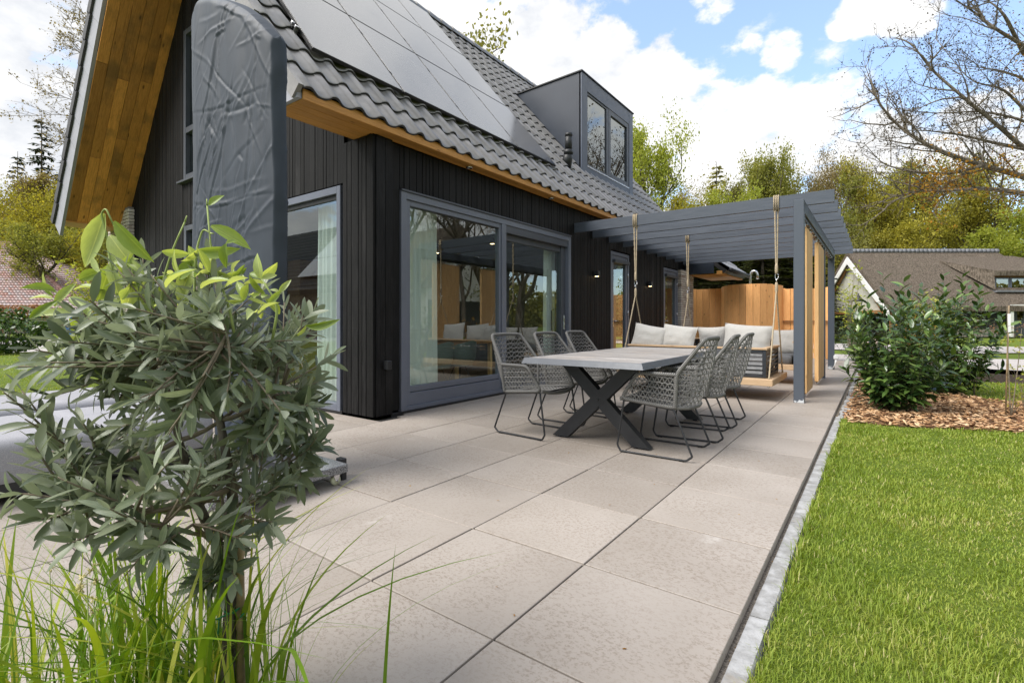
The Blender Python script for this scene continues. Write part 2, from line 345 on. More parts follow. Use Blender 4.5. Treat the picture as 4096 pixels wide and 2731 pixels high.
    n = NT('lawn_soil_green'); s = n.noise(3.0, 6, .62, raw=True); s2 = n.noise(60, 5, .7, raw=True); c = n.mix(n.ramp(s, .35, .65), (.12, .175, .02), (.175, .22, .034)); c = n.mix(n.ramp(s2, .4, .7), c, (.06, .10, .012)); n.bump(s2, .9, .03); M['lawn'] = n.set(c, .85, 0, .15)
    def leafmat(name, stops, rough=.5, spec=.4, trans=.25, back=None, att=True, tmul=(1.6, 1.5, .6), vein=0.0):
        n = NT(name); r = n.attr() if att else n.rand
        rp = n.N.new('ShaderNodeValToRGB'); n.L.new(r, rp.inputs[0]); e = rp.color_ramp.elements
        while len(e) < len(stops): e.new(.5)
        for el, (p, c) in zip(e, stops): el.position = p; el.color = tuple(c) + (1,)
        c = rp.outputs[0]
        if vein:       # pale midrib, faint side veins, a little blotching
            sx = n.N.new('ShaderNodeSeparateXYZ'); n.L.new(n.raw, sx.inputs[0]); ax_ = n.math('ABSOLUTE', sx.outputs['X']); c = n.mix(n.ramp(n.noise(5, 4), .35, .7, 0, .35), c, n.mix(1.0, c, (.62, .70, .6), 'MULTIPLY'))
            sv = n.math('SINE', n.math('MULTIPLY', n.math('SUBTRACT', sx.outputs['Y'], n.math('MULTIPLY', ax_, .35 / vein * .12)), 62.0)); c = n.mix(n.ramp(sv, .80, 1.0, 0, .16), c, n.mix(1.0, c, (1.5, 1.4, 1.5), 'MULTIPLY')); c = n.mix(n.ramp(ax_, vein * .35, vein, .65, 0), c, n.mix(1.0, c, (1.7, 1.55, 1.6), 'MULTIPLY'))
        if back:
            g = n.N.new('ShaderNodeNewGeometry'); c = n.mix(g.outputs['Backfacing'], c, back)
        n.set(c, rough, 0, spec)
        if trans:
            tr = n.N.new('ShaderNodeBsdfTranslucent'); cc = n.mix(1.0, c, tmul, 'MULTIPLY'); n.L.new(cc, tr.inputs[0])
            ms = n.N.new('ShaderNodeMixShader'); ms.inputs[0].default_value = trans; n.L.new(n.b.outputs[0], ms.inputs[1]); n.L.new(tr.outputs[0], ms.inputs[2]); n.L.new(ms.outputs[0], n.out.inputs[0])
        return n.m
    M['grass'] = leafmat('lawn_blades', [(0, (.13, .20, .018)), (.45, (.22, .295, .038)), (.78, (.31, .36, .065)), (.90, (.40, .40, .12)), (1, (.48, .43, .22))], .55, .25, .35)
    M['sedge'] = leafmat('ornamental_grass_blades', [(0, (.070, .15, .010)), (.45, (.16, .27, .018)), (.75, (.30, .39, .035)), (1, (.50, .50, .09))], .42, .4, .35, att=False)
    M['sedge_stuff'] = leafmat('ornamental_grass_fine_blades', [(0, (.050, .13, .008)), (.5, (.115, .23, .014)), (.85, (.23, .35, .03)), (1, (.36, .36, .12))], .42, .4, .35)
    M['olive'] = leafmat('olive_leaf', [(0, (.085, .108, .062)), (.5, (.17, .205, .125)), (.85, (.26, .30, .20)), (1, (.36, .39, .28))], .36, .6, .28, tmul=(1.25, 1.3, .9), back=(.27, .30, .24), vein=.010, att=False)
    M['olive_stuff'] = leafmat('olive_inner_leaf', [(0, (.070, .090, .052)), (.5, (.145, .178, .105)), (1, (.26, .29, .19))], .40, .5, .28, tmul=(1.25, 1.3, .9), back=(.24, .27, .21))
    M['young'] = leafmat('young_shoot_leaf', [(0, (.17, .25, .04)), (.5, (.29, .38, .095)), (1, (.46, .53, .22))], .38, .45, .38, back=(.42, .49, .24), vein=.045, att=False)
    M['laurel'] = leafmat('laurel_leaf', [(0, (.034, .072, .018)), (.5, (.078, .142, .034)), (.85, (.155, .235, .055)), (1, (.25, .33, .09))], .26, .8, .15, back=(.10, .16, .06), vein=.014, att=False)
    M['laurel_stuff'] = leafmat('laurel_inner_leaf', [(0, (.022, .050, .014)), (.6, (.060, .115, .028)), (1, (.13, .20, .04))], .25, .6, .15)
    S = [(0, (.045, .050, .008)), (.5, (.13, .125, .016)), (1, (.27, .215, .028))]
    M['crown_yellow'] = leafmat('spring_yellow_crown', [(0, (.13, .130, .022)), (.5, (.30, .275, .042)), (1, (.48, .43, .085))], .7, .1, .35)
    M['crown_olive'] = leafmat('spring_olive_crown', [(0, (.105, .108, .034)), (.5, (.215, .212, .062)), (1, (.35, .33, .11))], .7, .1, .35)
    M['crown_green'] = leafmat('spring_green_crown', [(0, (.105, .122, .026)), (.5, (.215, .225, .052)), (1, (.36, .35, .10))], .7, .1, .38)
    M['crown_lime'] = leafmat('lime_green_crown', [(0, (.14, .175, .024)), (.5, (.275, .315, .052)), (1, (.45, .46, .11))], .7, .1, .42)
    M['crown_brown'] = leafmat('budding_brown_crown', [(0, (.12, .095, .045)), (.5, (.21, .165, .072)), (1, (.31, .245, .10))], .7, .1, .3)
    M['crown_orange'] = leafmat('copper_leaf_crown', [(0, (.22, .105, .015)), (.6, (.34, .17, .022)), (1, (.42, .26, .05))], .7, .1, .35)
    M['crown_bud'] = leafmat('grey_bud_crown', [(0, (.035, .028, .018)), (.6, (.060, .048, .030)), (1, (.11, .085, .04))], .7, .1, .2)
    M['crown_fir'] = leafmat('dark_fir_needles', [(0, (.008, .016, .008)), (.5, (.018, .032, .013)), (1, (.045, .062, .022))], .7, .15, .1)
    M['crown_hemlock'] = leafmat('green_hemlock_needles', [(0, (.014, .020, .006)), (.5, (.034, .044, .012)), (1, (.095, .11, .022))], .7, .15, .15)
    M['beech'] = leafmat('dry_beech_leaves', [(0, (.16, .065, .03)), (.6, (.30, .15, .08)), (1, (.42, .25, .15))], .7, .1, .25)
    n = NT('tree_bark'); g = n.noise(6, 6, .65, (2.2, 2.2, .5)); n.bump(g, .6, .03); M['bark'] = n.set(n.mix(n.ramp(g, .35, .7), (.045, .036, .027), (.14, .118, .09)), .9, 0, .15)
    n = NT('oak_limb_bark'); g = n.noise(6, 6, .65, (2.2, 2.2, .5)); M['limb'] = n.set(n.mix(n.ramp(g, .35, .7), (.095, .080, .060), (.26, .225, .175)), .9, 0, .15)
    n = NT('olive_bark'); g = n.noise(24, 6, .65, (2.5, 2.5, .5)); n.bump(g, .7, .006); M['olive_bark'] = n.set(n.mix(n.ramp(g, .35, .7), (.060, .050, .038), (.20, .17, .135)), .85, 0, .2)
    n = NT('twig_bark'); g = n.noise(40, 4); M['twig'] = n.set(n.mix(g, (.12, .095, .065), (.27, .225, .165)), .8, 0, .2)
    n = NT('young_stem'); g = n.noise(30, 3); M['stem'] = n.set(n.mix(g, (.20, .27, .06), (.35, .40, .15)), .6, 0, .3)
    M['laurel_stem'] = plain('laurel_stem', (.055, .075, .025), .6, var=.3, scale=10)
    M['bamboo'] = plain('bamboo_stake', (.30, .215, .125), .5, var=.35, scale=14)
    M['green_tie'] = plain('green_tie_wire', (.01, .16, .05), .5, var=.1)
    M['rooftile'] = None
    n = NT('engobe_roof_tile'); a = n.noise(5, 6, .65); b = n.noise(60, 4, .6); c = n.mix(n.ramp(a, .3, .7), (.178, .169, .162), (.240, .229, .221)); c = n.mix(n.ramp(b, .66, .76, 0, .6), c, (.34, .32, .30)); c = n.scale(c, n.math('ADD', n.math('MULTIPLY', n.rand, .2), .9)); n.bump(b, .12, .002); M['rooftile'] = n.set(c, n.ramp(a, .3, .7, .30, .42), 0, .7)
    M['rooftile_dark'] = plain('roof_tile_edge', (.030, .029, .029), .5, var=.2)
    M['trim'] = plain('grey_rake_trim', (.30, .30, .335), .45, var=.06, scale=3)
    n = NT('solar_glass'); b = n.noise(120, 3, .6); r = n.math('ADD', n.ramp(n.noise(3, 5), .3, .7, .10, .17), 0.0); c = n.mix(n.ramp(b, .68, .74), (.012, .013, .016), (.20, .20, .19))
    n.set(c, .3, 0, .3); gl = n.N.new('ShaderNodeBsdfGlossy'); gl.inputs[0].default_value = (.97, .97, .97, 1); n.L.new(r, gl.inputs['Roughness']); fr = n.N.new('ShaderNodeFresnel'); fr.inputs[0].default_value = 4.4; ms = n.N.new('ShaderNodeMixShader')
    n.L.new(n.math('MULTIPLY', fr.outputs[0], n.ramp(b, .60, .72, 1.0, .7)), ms.inputs[0]); n.L.new(n.b.outputs[0], ms.inputs[1]); n.L.new(gl.outputs[0], ms.inputs[2]); n.L.new(ms.outputs[0], n.out.inputs[0]); M['solar'] = n.m
    M['panel_frame'] = plain('black_panel_frame', (.010, .010, .011), .4, var=.1)
    M['zinc'] = plain('grey_dormer_cladding', (.030, .038, .054), .38, spec=.35, var=.06, scale=1.4)
    M['zinc_light'] = plain('grey_dormer_frame', (.080, .095, .130), .35, spec=.4, var=.05, scale=2)
    M['flash'] = plain('black_flashing', (.012, .012, .013), .55, var=.2)
    M['steel'] = plain('brushed_steel', (.55, .55, .56), .28, metal=1.0, var=.08)
    M['chrome'] = plain('handle_metal', (.62, .63, .65), .25, metal=1.0, var=.05)
    M['white'] = plain('white_plastic', (.78, .78, .77), .45, var=.04)
    M['white_paint'] = plain('white_board_paint', (.74, .74, .72), .55, var=.06, scale=2)
    n = NT('parasol_cover_cloth'); a = n.noise(2.2, 5, .6, raw=True); w = n.noise(5, 5, .6, raw=True, stretch=(1.3, .2, .55), dist=.5); f = n.noise(13, 4, .6, raw=True, stretch=(1.1, .2, .8), dist=.7); m_ = n.ramp(n.noise(2.6, 2, .5, raw=True), .45, .65)
    n.bump(n.math('ADD', w, n.math('MULTIPLY', f, .4)), .10, .012)
    M['cover'] = n.set(n.mix(n.ramp(a, .3, .7), (.024, .032, .045), (.032, .042, .057)), .58, 0, .4)
    n = NT('dark_granite'); v = n.voro(130); s = n.noise(190, 3, .7); c = n.mix(n.ramp(s, .40, .60), (.028, .029, .031), (.33, .335, .345)); c = n.mix(n.ramp(v.outputs['Distance'], .2, .5, .6, 0), c, (.012, .012, .013)); M['granite'] = n.set(c, .28, 0, .5)
    M['nylon'] = plain('cream_nylon_wheel', (.55, .56, .38), .5, var=.05)
    n = NT('grey_outdoor_fabric'); s = n.noise(420, 2, .6); h = n.noise(30, 5, .7, (1, 14, 1)); c = n.mix(n.ramp(s, .35, .65), (.275, .275, .295), (.40, .40, .425)); c = n.mix(n.ramp(h, .45, .65, 0, .35), c, (.22, .22, .24)); n.bump(s, .3, .002); M['fabric'] = n.set(c, .9, 0, .15)
    n = NT('pale_cushion_fabric'); s = n.noise(350, 2, .6); w = n.noise(6, 4, .5, dist=.8); n.bump(n.math('ADD', n.math('MULTIPLY', s, .08), w), .55, .03); M['cushion'] = n.set(n.mix(n.ramp(s, .3, .7), (.36, .348, .325), (.435, .423, .40)), .9, 0, .15)
    n = NT('charcoal_cushion_fabric'); s = n.noise(350, 2, .6); w = n.noise(5, 4, .5); n.bump(n.math('ADD', n.math('MULTIPLY', s, .1), w), .4, .02); M['cushion_dark'] = n.set(n.mix(n.ramp(s, .3, .7), (.085, .087, .09), (.15, .152, .158)), .9, 0, .15)
    M['sofa_metal'] = plain('charcoal_sofa_slats', (.024, .027, .032), .4, var=.1)
    n = NT('sheer_curtain'); tr = n.N.new('ShaderNodeBsdfTranslucent'); tr.inputs[0].default_value = (.80, .86, .83, 1); n.set((.86, .89, .87), .9, 0, .1)
    ms = n.N.new('ShaderNodeMixShader'); ms.inputs[0].default_value = .4; n.L.new(n.b.outputs[0], ms.inputs[1]); n.L.new(tr.outputs[0], ms.inputs[2]); n.L.new(ms.outputs[0], n.out.inputs[0]); M['curtain'] = n.m
    def glass(name, tint, ior, rough=0.0):
        n = NT(name); n.N.remove(n.b); tr = n.N.new('ShaderNodeBsdfTransparent'); tr.inputs[0].default_value = tint + (1,); gl = n.N.new('ShaderNodeBsdfGlossy'); gl.inputs['Roughness'].default_value = rough; gl.inputs[0].default_value = (.95, 1, .98, 1)
        fr = n.N.new('ShaderNodeFresnel'); fr.inputs[0].default_value = ior; ms = n.N.new('ShaderNodeMixShader'); gm = n.N.new('ShaderNodeNewGeometry'); n.L.new(n.math('MULTIPLY', fr.outputs[0], n.math('SUBTRACT', 1.0, gm.outputs['Backfacing'])), ms.inputs[0]); n.L.new(tr.outputs[0], ms.inputs[1]); n.L.new(gl.outputs[0], ms.inputs[2]); n.L.new(ms.outputs[0], n.out.inputs[0]); return n.m
    M['glass'] = glass('double_glazing', (.90, .945, .92), 2.3); M['glass_refl'] = glass('coated_glazing', (.35, .38, .37), 3.4); M['lantern_glass'] = glass('lantern_glass', (.85, .88, .85), 1.5)
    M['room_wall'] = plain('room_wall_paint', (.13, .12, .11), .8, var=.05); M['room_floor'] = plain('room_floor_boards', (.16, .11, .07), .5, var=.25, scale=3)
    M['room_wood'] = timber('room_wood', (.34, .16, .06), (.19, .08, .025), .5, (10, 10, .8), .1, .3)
    M['green_chair'] = plain('sage_green_seat', (.09, .115, .095), .6, var=.1)
    n = NT('warm_lamp_glow'); n.set((1, .8, .5), .5, 0, .2, Emission_Color=(1, .72, .38), Emission_Strength=4.5); M['glow'] = n.m
    n = NT('pale_multi_brick'); r = n.rand; rp = n.N.new('ShaderNodeValToRGB'); n.L.new(r, rp.inputs[0]); e = rp.color_ramp.elements
    for p, c in ((0, (.20, .13, .10)), (.3, (.42, .36, .31)), (.6, (.50, .45, .40)), (.85, (.30, .25, .215)), (1, (.58, .54, .49))):
        if p in (0, 1): el = e[0 if p == 0 else -1]
        else: el = e.new(p)
        el.color = c + (1,)
    s = n.noise(28, 5, .65); c = n.mix(n.ramp(s, .4, .65, 0, .6), rp.outputs[0], (.62, .58, .53)); n.bump(s, .6, .006); M['brick'] = n.set(c, .85, 0, .2)
    M['mortar'] = plain('brick_mortar', (.16, .145, .13), .95, var=.2, scale=40)
    def brickwall(name, c1, c2, mo, sc):
        n = NT(name); b = n.N.new('ShaderNodeTexBrick'); mp = n.N.new('ShaderNodeMapping'); mp.inputs['Rotation'].default_value = (R(90), 0, 0); n.L.new(n.raw, mp.inputs[0]); n.L.new(mp.outputs[0], b.inputs[0])
        b.inputs['Color1'].default_value = c1 + (1,); b.inputs['Color2'].default_value = c2 + (1,); b.inputs['Mortar'].default_value = mo + (1,); b.inputs['Scale'].default_value = sc; b.inputs['Mortar Size'].default_value = .012; b.inputs['Brick Width'].default_value = .5; b.inputs['Row Height'].default_value = .15
        return n.set(b.outputs[0], .9, 0, .2)
    M['brick_far'] = brickwall('far_brickwork', (.26, .23, .20), (.36, .32, .28), (.12, .11, .10), 2.2)
    n = NT('clinker_paving'); b = n.N.new('ShaderNodeTexBrick'); n.L.new(n.raw, b.inputs[0]); b.inputs['Color1'].default_value = (.40, .37, .355, 1); b.inputs['Color2'].default_value = (.47, .44, .42, 1); b.inputs['Mortar'].default_value = (.24, .22, .2, 1); b.inputs['Scale'].default_value = 2.2; b.inputs['Mortar Size'].default_value = .012
    M['clinker'] = n.set(n.mix(n.ramp(n.noise(.5, 4, raw=True), .4, .7, 0, .3), b.outputs[0], (.38, .35, .32)), .85, 0, .2)
    n = NT('thatch'); a = n.noise(.9, 6, .7, (1, 1, .5), raw=True); b = n.noise(9, 5, .7, (1.5, 1.5, .35), raw=True); c = n.mix(n.ramp(b, .3, .7), (.062, .050, .039), (.25, .205, .162)); c = n.mix(n.ramp(a, .5, .75, 0, .5), c, (.13, .115, .085)); n.bump(n.math('ADD', a, b), 1.0, .15); M['thatch'] = n.set(c, .95, 0, .1)
    M['ridge_tile'] = plain('grey_ridge_tile', (.17, .175, .19), .6, var=.2)
    M['black_boards'] = plain('black_weatherboard', (.018, .019, .021), .7, var=.3, scale=9)
    M['tudor_render'] = plain('cream_gable_boards', (.50, .49, .42), .8, var=.08)
    n = NT('red_blend_tile'); r = n.attr(); c = n.mix(r, (.30, .155, .13), (.33, .29, .29)); c = n.mix(n.ramp(n.noise(1.2, 4, raw=True), .4, .65, 0, .4), c, (.42, .31, .29)); M['redtile'] = n.set(c, .55, 0, .4)
    M['blue_post'] = plain('blue_marker_post', (.012, .11, .36), .5, var=.1); M['red_print'] = plain('red_print', (.5, .03, .03), .5, var=.02)
    M['boulder'] = plain('pinkish_boulder', (.42, .31, .27), .85, var=.3, scale=4, bump=.4, bscale=12)
    M['pot'] = plain('brown_rusty_planter', (.13, .07, .045), .8, var=.3)
    M['iron'] = plain('black_lantern_iron', (.012, .013, .014), .5, var=.1)
    M['flower'] = plain('cream_sedge_flower', (.62, .56, .26), .8, var=.15, scale=60)
mk()
# ------------------------------------------------------------------ ground, terrace, lawn, roads
T = .67
def sheet(name, poly, z, mat):
    mb = MB(); mb.add([(x, y, z) for x, y in poly], [tuple(range(len(poly)))]); return structure(name, mb, mat)
sheet('ground', [(-900, -900), (900, -900), (900, 900), (-900, 900)], -.10, MT['lawn'])
base = MB()
base.box((-8.03, -1.33, -.09), (-1.36, 2.86, -.012)); base.box((-4.16, 2.86, -.09), (-.025, 16.06, -.012)); base.box((-1.36, .02, -.09), (-.025, 2.86, -.012))
patio = structure('patio', base, MT['grit'])
def build_patio():
    cache = {}
    def tile(x0, x1, y0, y1):
        g = .0046; k = (round(x1 - x0, 3), round(y1 - y0, 3))
        if k not in cache:
            mb = MB(); mb.box((-(k[0] / 2 - g), -(k[1] / 2 - g), -.042), (k[0] / 2 - g, k[1] / 2 - g, 0), .0022); cache[k] = mb.mesh('paving_tile', MT['slab'])
        M = Matrix.Translation(((x0 + x1) / 2 + random.uniform(-.0012, .0012), (y0 + y1) / 2 + random.uniform(-.0012, .0012), random.uniform(-.0015, .001))) @ Matrix.Rotation(random.uniform(-.0012, .0012), 4, 'Z')
        place('paving_tile', cache[k], patio, M)
    for j in range(-2, 24):
        for i in range(0, 12):
            if i < 2 and j < 0: continue
            if j >= 4 and i > 6: continue
            x0, x1 = -(i + 1) * T, -i * T
            if j >= 4 and i == 6: x0 = -4.19
            y0, y1 = j * T, (j + 1) * T
            if j == 4 and i == 6: continue
            tile(x0, x1, y0, y1)
    tile(-4.19 + .06, -4.02, 3.2, 5 * T)
    for i in range(6, 12): tile(-(i + 1) * T, -i * T, 4 * T, 2.89)
build_patio()
def build_kerb():
    k = MB(); k.box((-.024, -1.3, -.10), (.03, 16.1, -.046)); kerb = structure('kerb', k, MT['bed_sand'])
    y = -1.2
    while y < 6.2:
        L = random.uniform(.35, 1.15); n = max(3, int(L / .09)); mb = MB(); P = []
        w0 = .010
        for i in range(n + 1):
            yy = y + .004 + (L - .008) * i / n; w = .094 + .014 * mnoise.noise((0, yy * 4, 3)) + .012 * mnoise.noise((5, yy * 17, 3)); z = -.034 + .006 * mnoise.noise((2, yy * 6, 1))
            P += [(w0, yy, -.08), (w0 + .004, yy, z), (w0 + .07, yy, z + .004), (w - .012, yy, z - .004), (w, yy, -.08)]
        mb.grid(P, n + 1, 5, smooth=False); mb.add([P[q] for q in range(5)], [(0, 1, 2, 3, 4)]); mb.add([P[-5 + q] for q in range(5)], [(4, 3, 2, 1, 0)])
        mb.build('kerb_stone', MT['kerb'], kerb); y += L
    sett = MB(); sett.obox((0, 0, 0), (.105, .11, .09), bev=.014); me = sett.mesh('kerb_sett', MT['kerb'])
    while y < 16.0:
        place('kerb_sett', me, kerb, Matrix.Translation((.088 + random.uniform(-.01, .01), y + .06, -.07 + random.uniform(-.006, .008))) @ Euler((random.uniform(-.06, .06), random.uniform(-.08, .08), random.uniform(-.12, .12))).to_matrix().to_4x4() @ Matrix.Diagonal((1, random.uniform(.85, 1.15), 1, 1)))
        y += random.uniform(.115, .14)
build_kerb()
LAWN_EDGE = [(.10, 6.16), (.64, 6.23), (1.64, 6.60), (3.0, 7.05), (6.0, 7.6)]
BED_BACK = [(6.0, 9.0), (3.2, 9.0), (2.06, 9.1), (1.75, 9.2), (1.35, 9.85), (1.1, 11.6), (1.0, 14.5), (.5, 16.2), (.10, 16.2)]
sheet('lawn', [(.09, -6), (14, -6), (14, 8), (6, 7.6)] + LAWN_EDGE[::-1][1:], -.045, MT['lawn'])
sheet('mulch_bed', LAWN_EDGE + BED_BACK, -.041, MT['mulch'])
sheet('lawn_strip', [(1.0, 12.3), (1.1, 11.6), (1.35, 9.85), (1.75, 9.2), (2.06, 9.1), (3.2, 9.0), (6, 9.0), (16, 9.2), (16, 12.0), (2.6, 12.35)], -.049, MT['lawn'])
sheet('soil_strip', [(-2, 14.9), (-2, 16.1), (.10, 16.2), (.5, 16.2), (1.0, 14.5), (1.0, 12.3), (2.6, 12.35), (16, 12.0), (30, 12.6), (30, 15.2), (3, 14.8)], -.053, MT['soil'])
sheet('driveway', [(-8, 20), (-1, 16.3), (2.2, 14.9), (3, 14.8), (8, 15.3), (40, 15.2), (40, 26), (9, 22.5), (4.0, 20.9), (2.6, 20.3), (-1, 20.4), (-8, 24)], -.057, MT['clinker'])
sheet('access_road', [(-14, 24.2), (3.2, 23.8), (4.8, 25.4), (40, 34), (40, 44), (5.8, 31.5), (4.0, 30.8), (-14, 29.6)], -.060, MT['clinker'])
sheet('planting_bed', [(-1.34, -3.0), (-.004, -3.0), (-.004, -.002), (-1.34, -.002)], -.03, MT['soil'])
sheet('left_lawn', [(-25, -30), (-8.07, -30), (-8.07, 2.9), (-12.6, 3.0), (-13.5, 24), (-25, 24)], -.03, MT['lawn'])
sheet('left_road', [(-43, -60), (-25.0, -60), (-25.0, 60), (-43, 60)], -.05, MT['clinker'])

def blades(name, pts, hmin, hmax, wmul, mat, z, seed=1):
    """real grass blades: three triangles each, bent, all in one mesh"""
    g = np.random.default_rng(seed); n = len(pts); a = g.uniform(0, 2 * np.pi, n); h = g.uniform(hmin, hmax, n); h *= (1 + .35 * np.sin(pts[:, 0] * 5.1 + 1.7 * np.sin(pts[:, 1] * 3.3)))
    r = np.hypot(pts[:, 0] - CAM[0], pts[:, 1] - CAM[1]); w = (.0012 + .0005 * np.maximum(r - 1, 0)) * wmul * g.uniform(.7, 1.3, n); lean = g.uniform(.15, 1.15, n) * h
    dx, dy = np.cos(a), np.sin(a); px, py = -dy * w, dx * w
    b = np.c_[pts, np.full(n, z)]; V = np.empty((n, 5, 3)); V[:, 0] = b + np.c_[px, py, np.zeros(n)]; V[:, 1] = b - np.c_[px, py, np.zeros(n)]
    mid = b + np.c_[dx * lean * .35, dy * lean * .35, h * .62]; V[:, 2] = mid + np.c_[px * .8, py * .8, np.zeros(n)]; V[:, 3] = mid - np.c_[px * .8, py * .8, np.zeros(n)]
    V[:, 4] = b + np.c_[dx * lean, dy * lean, h * g.uniform(.75, 1.0, n)]
    o = (np.arange(n) * 5)[:, None]; F = np.concatenate([o + [0, 1, 3], o + [0, 3, 2], o + [2, 3, 4]])
    patch = .5 + .28 * np.sin(pts[:, 0] * 2.3 + 2 * np.sin(pts[:, 1] * 1.1)) * np.sin(pts[:, 1] * 1.9 + 1.3 * np.sin(pts[:, 0] * 1.7)) + .2 * np.sin(pts[:, 0] * 9 + 3 * np.sin(pts[:, 1] * 7))
    rn = np.clip(patch * .55 + g.uniform(0, .62, n) - .08, 0, 1); rn = np.where(g.uniform(0, 1, n) < .04, .97, rn)
    o = link_mesh(name, fast_mesh(name, V.reshape(-1, 3), F, mat, np.repeat(rn, 5))); o['kind'] = 'stuff'; return o
def inside(p, poly):
    x, y = p[:, 0], p[:, 1]; res = np.zeros(len(p), bool); n = len(poly)
    for i in range(n):
        x1, y1 = poly[i]; x2, y2 = poly[(i + 1) % n]
        with np.errstate(divide='ignore', invalid='ignore'):
            res ^= ((y1 > y) != (y2 > y)) & (x < (x2 - x1) * (y - y1) / (y2 - y1) + x1)
    return res
def lawn_points(n, x0, x1, y0, y1, poly, ref, power, seed):
    g = np.random.default_rng(seed); p = np.c_[g.uniform(x0, x1, n), g.uniform(y0, y1, n)]; r = np.hypot(p[:, 0] - CAM[0], p[:, 1] - CAM[1])
    return p[inside(p, poly) & (g.uniform(0, 1, n) < np.minimum(1, (ref / r) ** power))]
LP = [(.10, -1.5), (9, -1.5), (9, 7.9), (6, 7.62), (3, 7.07), (1.64, 6.62), (.64, 6.25), (.095, 6.18)]
blades('grass', np.concatenate([lawn_points(520000, .10, 4.2, -.4, 7, LP, 2.0, 1.45, 3), lawn_points(60000, .12, 9, -1.5, 7.9, LP, 2.2, 1.2, 4)]), .011, .031, .9, MT['grass'], -.046)
e = np.c_[np.random.default_rng(8).normal(.108, .014, 3200), np.random.default_rng(9).uniform(-.5, 6.2, 3200)]; blades('grass', e, .02, .055, 1.0, MT['grass'], -.046, 12)
blades('grass', lawn_points(26000, 1.0, 9, 9, 12.4, [(1.05, 12.2), (1.4, 9.9), (1.8, 9.25), (2.1, 9.15), (9, 9.1), (9, 12.1)], 9, 1, 5), .02, .05, .9, MT['grass'], -.05, 13)
blades('grass', lawn_points(36000, -24.8, -8.1, -9, 4.5, [(-24.8, -9), (-8.1, -9), (-8.1, 2.8), (-12.6, 3), (-12.6, 4.5), (-24.8, 4.5)], 9, 1, 6), .02, .05, .8, MT['grass'], -.03, 14)
def build_chips():
    g = np.random.default_rng(21); poly = LAWN_EDGE + BED_BACK
    n = 26000; p = np.c_[g.uniform(.1, 5.2, n), g.uniform(6.1, 16.1, n)]; r = np.hypot(p[:, 0] - CAM[0], p[:, 1] - CAM[1])
    edge = p.copy(); edge[:, 1] -= .05 * np.sin(p[:, 0] * 23) * .8
    p = p[inside(edge, poly) & (g.uniform(0, 1, n) < np.minimum(1, (9.0 / r) ** 1.6))]; n = len(p)
    L = g.uniform(.012, .042, n); W = L * g.uniform(.22, .55, n); H = g.uniform(.002, .006, n); a = g.uniform(0, np.pi, n); tl = g.normal(0, .28, n)
    u = np.c_[np.cos(a) * np.cos(tl), np.sin(a) * np.cos(tl), np.sin(tl)]; v = np.c_[-np.sin(a), np.cos(a), g.normal(0, .25, n)]; w = np.cross(u, v)
    c = np.c_[p, -.036 + g.uniform(0, .026, n) + np.abs(np.sin(tl)) * L * .6]; V = np.empty((n, 8, 3))
    for k, (sx, sy, sz) in enumerate(_CB_SIGN): V[:, k] = c + u * (sx * L * (1 if sy > 0 else .8))[:, None] + v * (sy * W)[:, None] + w * (sz * H)[:, None]
    o = (np.arange(n) * 8)[:, None]; F = np.concatenate([o + f for f in ((0, 3, 2, 1), (4, 5, 6, 7), (0, 1, 5, 4), (1, 2, 6, 5), (2, 3, 7, 6), (3, 0, 4, 7))])
    ob = link_mesh('bark_mulch', fast_mesh('bark_mulch', V.reshape(-1, 3), F, MT['chip'], np.repeat(g.uniform(0, 1, n), 8))); ob['kind'] = 'stuff'
    # crumbs of dry leaf on the slabs and in the gutter by the kerb
    n = 150; p = np.c_[g.uniform(-4, -.02, n), g.uniform(.4, 9, n)]; k = g.uniform(0, 1, n) < .55; p[k, 0] = g.uniform(.008, .03, k.sum()); z = np.where(k, -.046, .003)
    a = g.uniform(0, 6.3, n); s = g.uniform(.004, .011, n); V = np.empty((n, 4, 3))
    for q, (x, y) in enumerate(((-1, 0), (0, -.5), (1, 0), (0, .5))): V[:, q] = np.c_[p[:, 0] + s * (x * np.cos(a) - y * np.sin(a)), p[:, 1] + s * (x * np.sin(a) + y * np.cos(a)), z + s * g.uniform(0, .5, n)]
    ob = link_mesh('leaf_litter', fast_mesh('leaf_litter', V.reshape(-1, 3), np.arange(n * 4).reshape(n, 4), MT['crown_orange'], np.repeat(g.uniform(0, 1, n), 4))); ob['kind'] = 'stuff'
build_chips()
# ------------------------------------------------------------------ the timber house
XF, YG = -4.2, 2.915                     # long front wall, gable wall
house = thing('timber_house', (-4.2, 2.915, 0), 'black timber clad house with grey pantile roof, solar panels and a boxed dormer', 'house')
SL = 1.2                                 # slope of the terrace-side roof
XE, ZE, XR = -4.02, 3.30, -8.2
def zr(x): return ZE + SL * (XE - x)     # tile plane
def zl(x): return 3.05 + 1.31 * (x + 12.24)   # underside of the far slope
def zgab(x): return min(zr(x) - .26, zl(x) + .02)
def pf(mb, y0, y1, z0, z1, d0, d1, bev=.004): mb.box((XF + d0, y0, z0), (XF + d1, y1, z1), bev)
def pg(mb, x0, x1, z0, z1, d0, d1, bev=.004): mb.box((x0, YG - d0, z0), (x1, YG - d1, z1), bev)
WID = (.062, .085, .118, .075, .13, .098, .068, .125)
def splits(a, b, k0=0):
    out = []; p = a
    while p < b - 1e-6:
        w = random.choice(WID)
        if b - p - w < .05: w = b - p
        out.append((p, p + w)); p += w
    return out
def boards_front(y0, y1, z0, z1, d=0.0):
    for a, b in splits(y0, y1):
        mb = MB(); q = random.uniform(0, .006); pf(mb, a + .0045, b - .0045, z0 + random.uniform(0, .004), z1, -.03 + d, d + q, .003); mb.build('board', MT['black'], house)
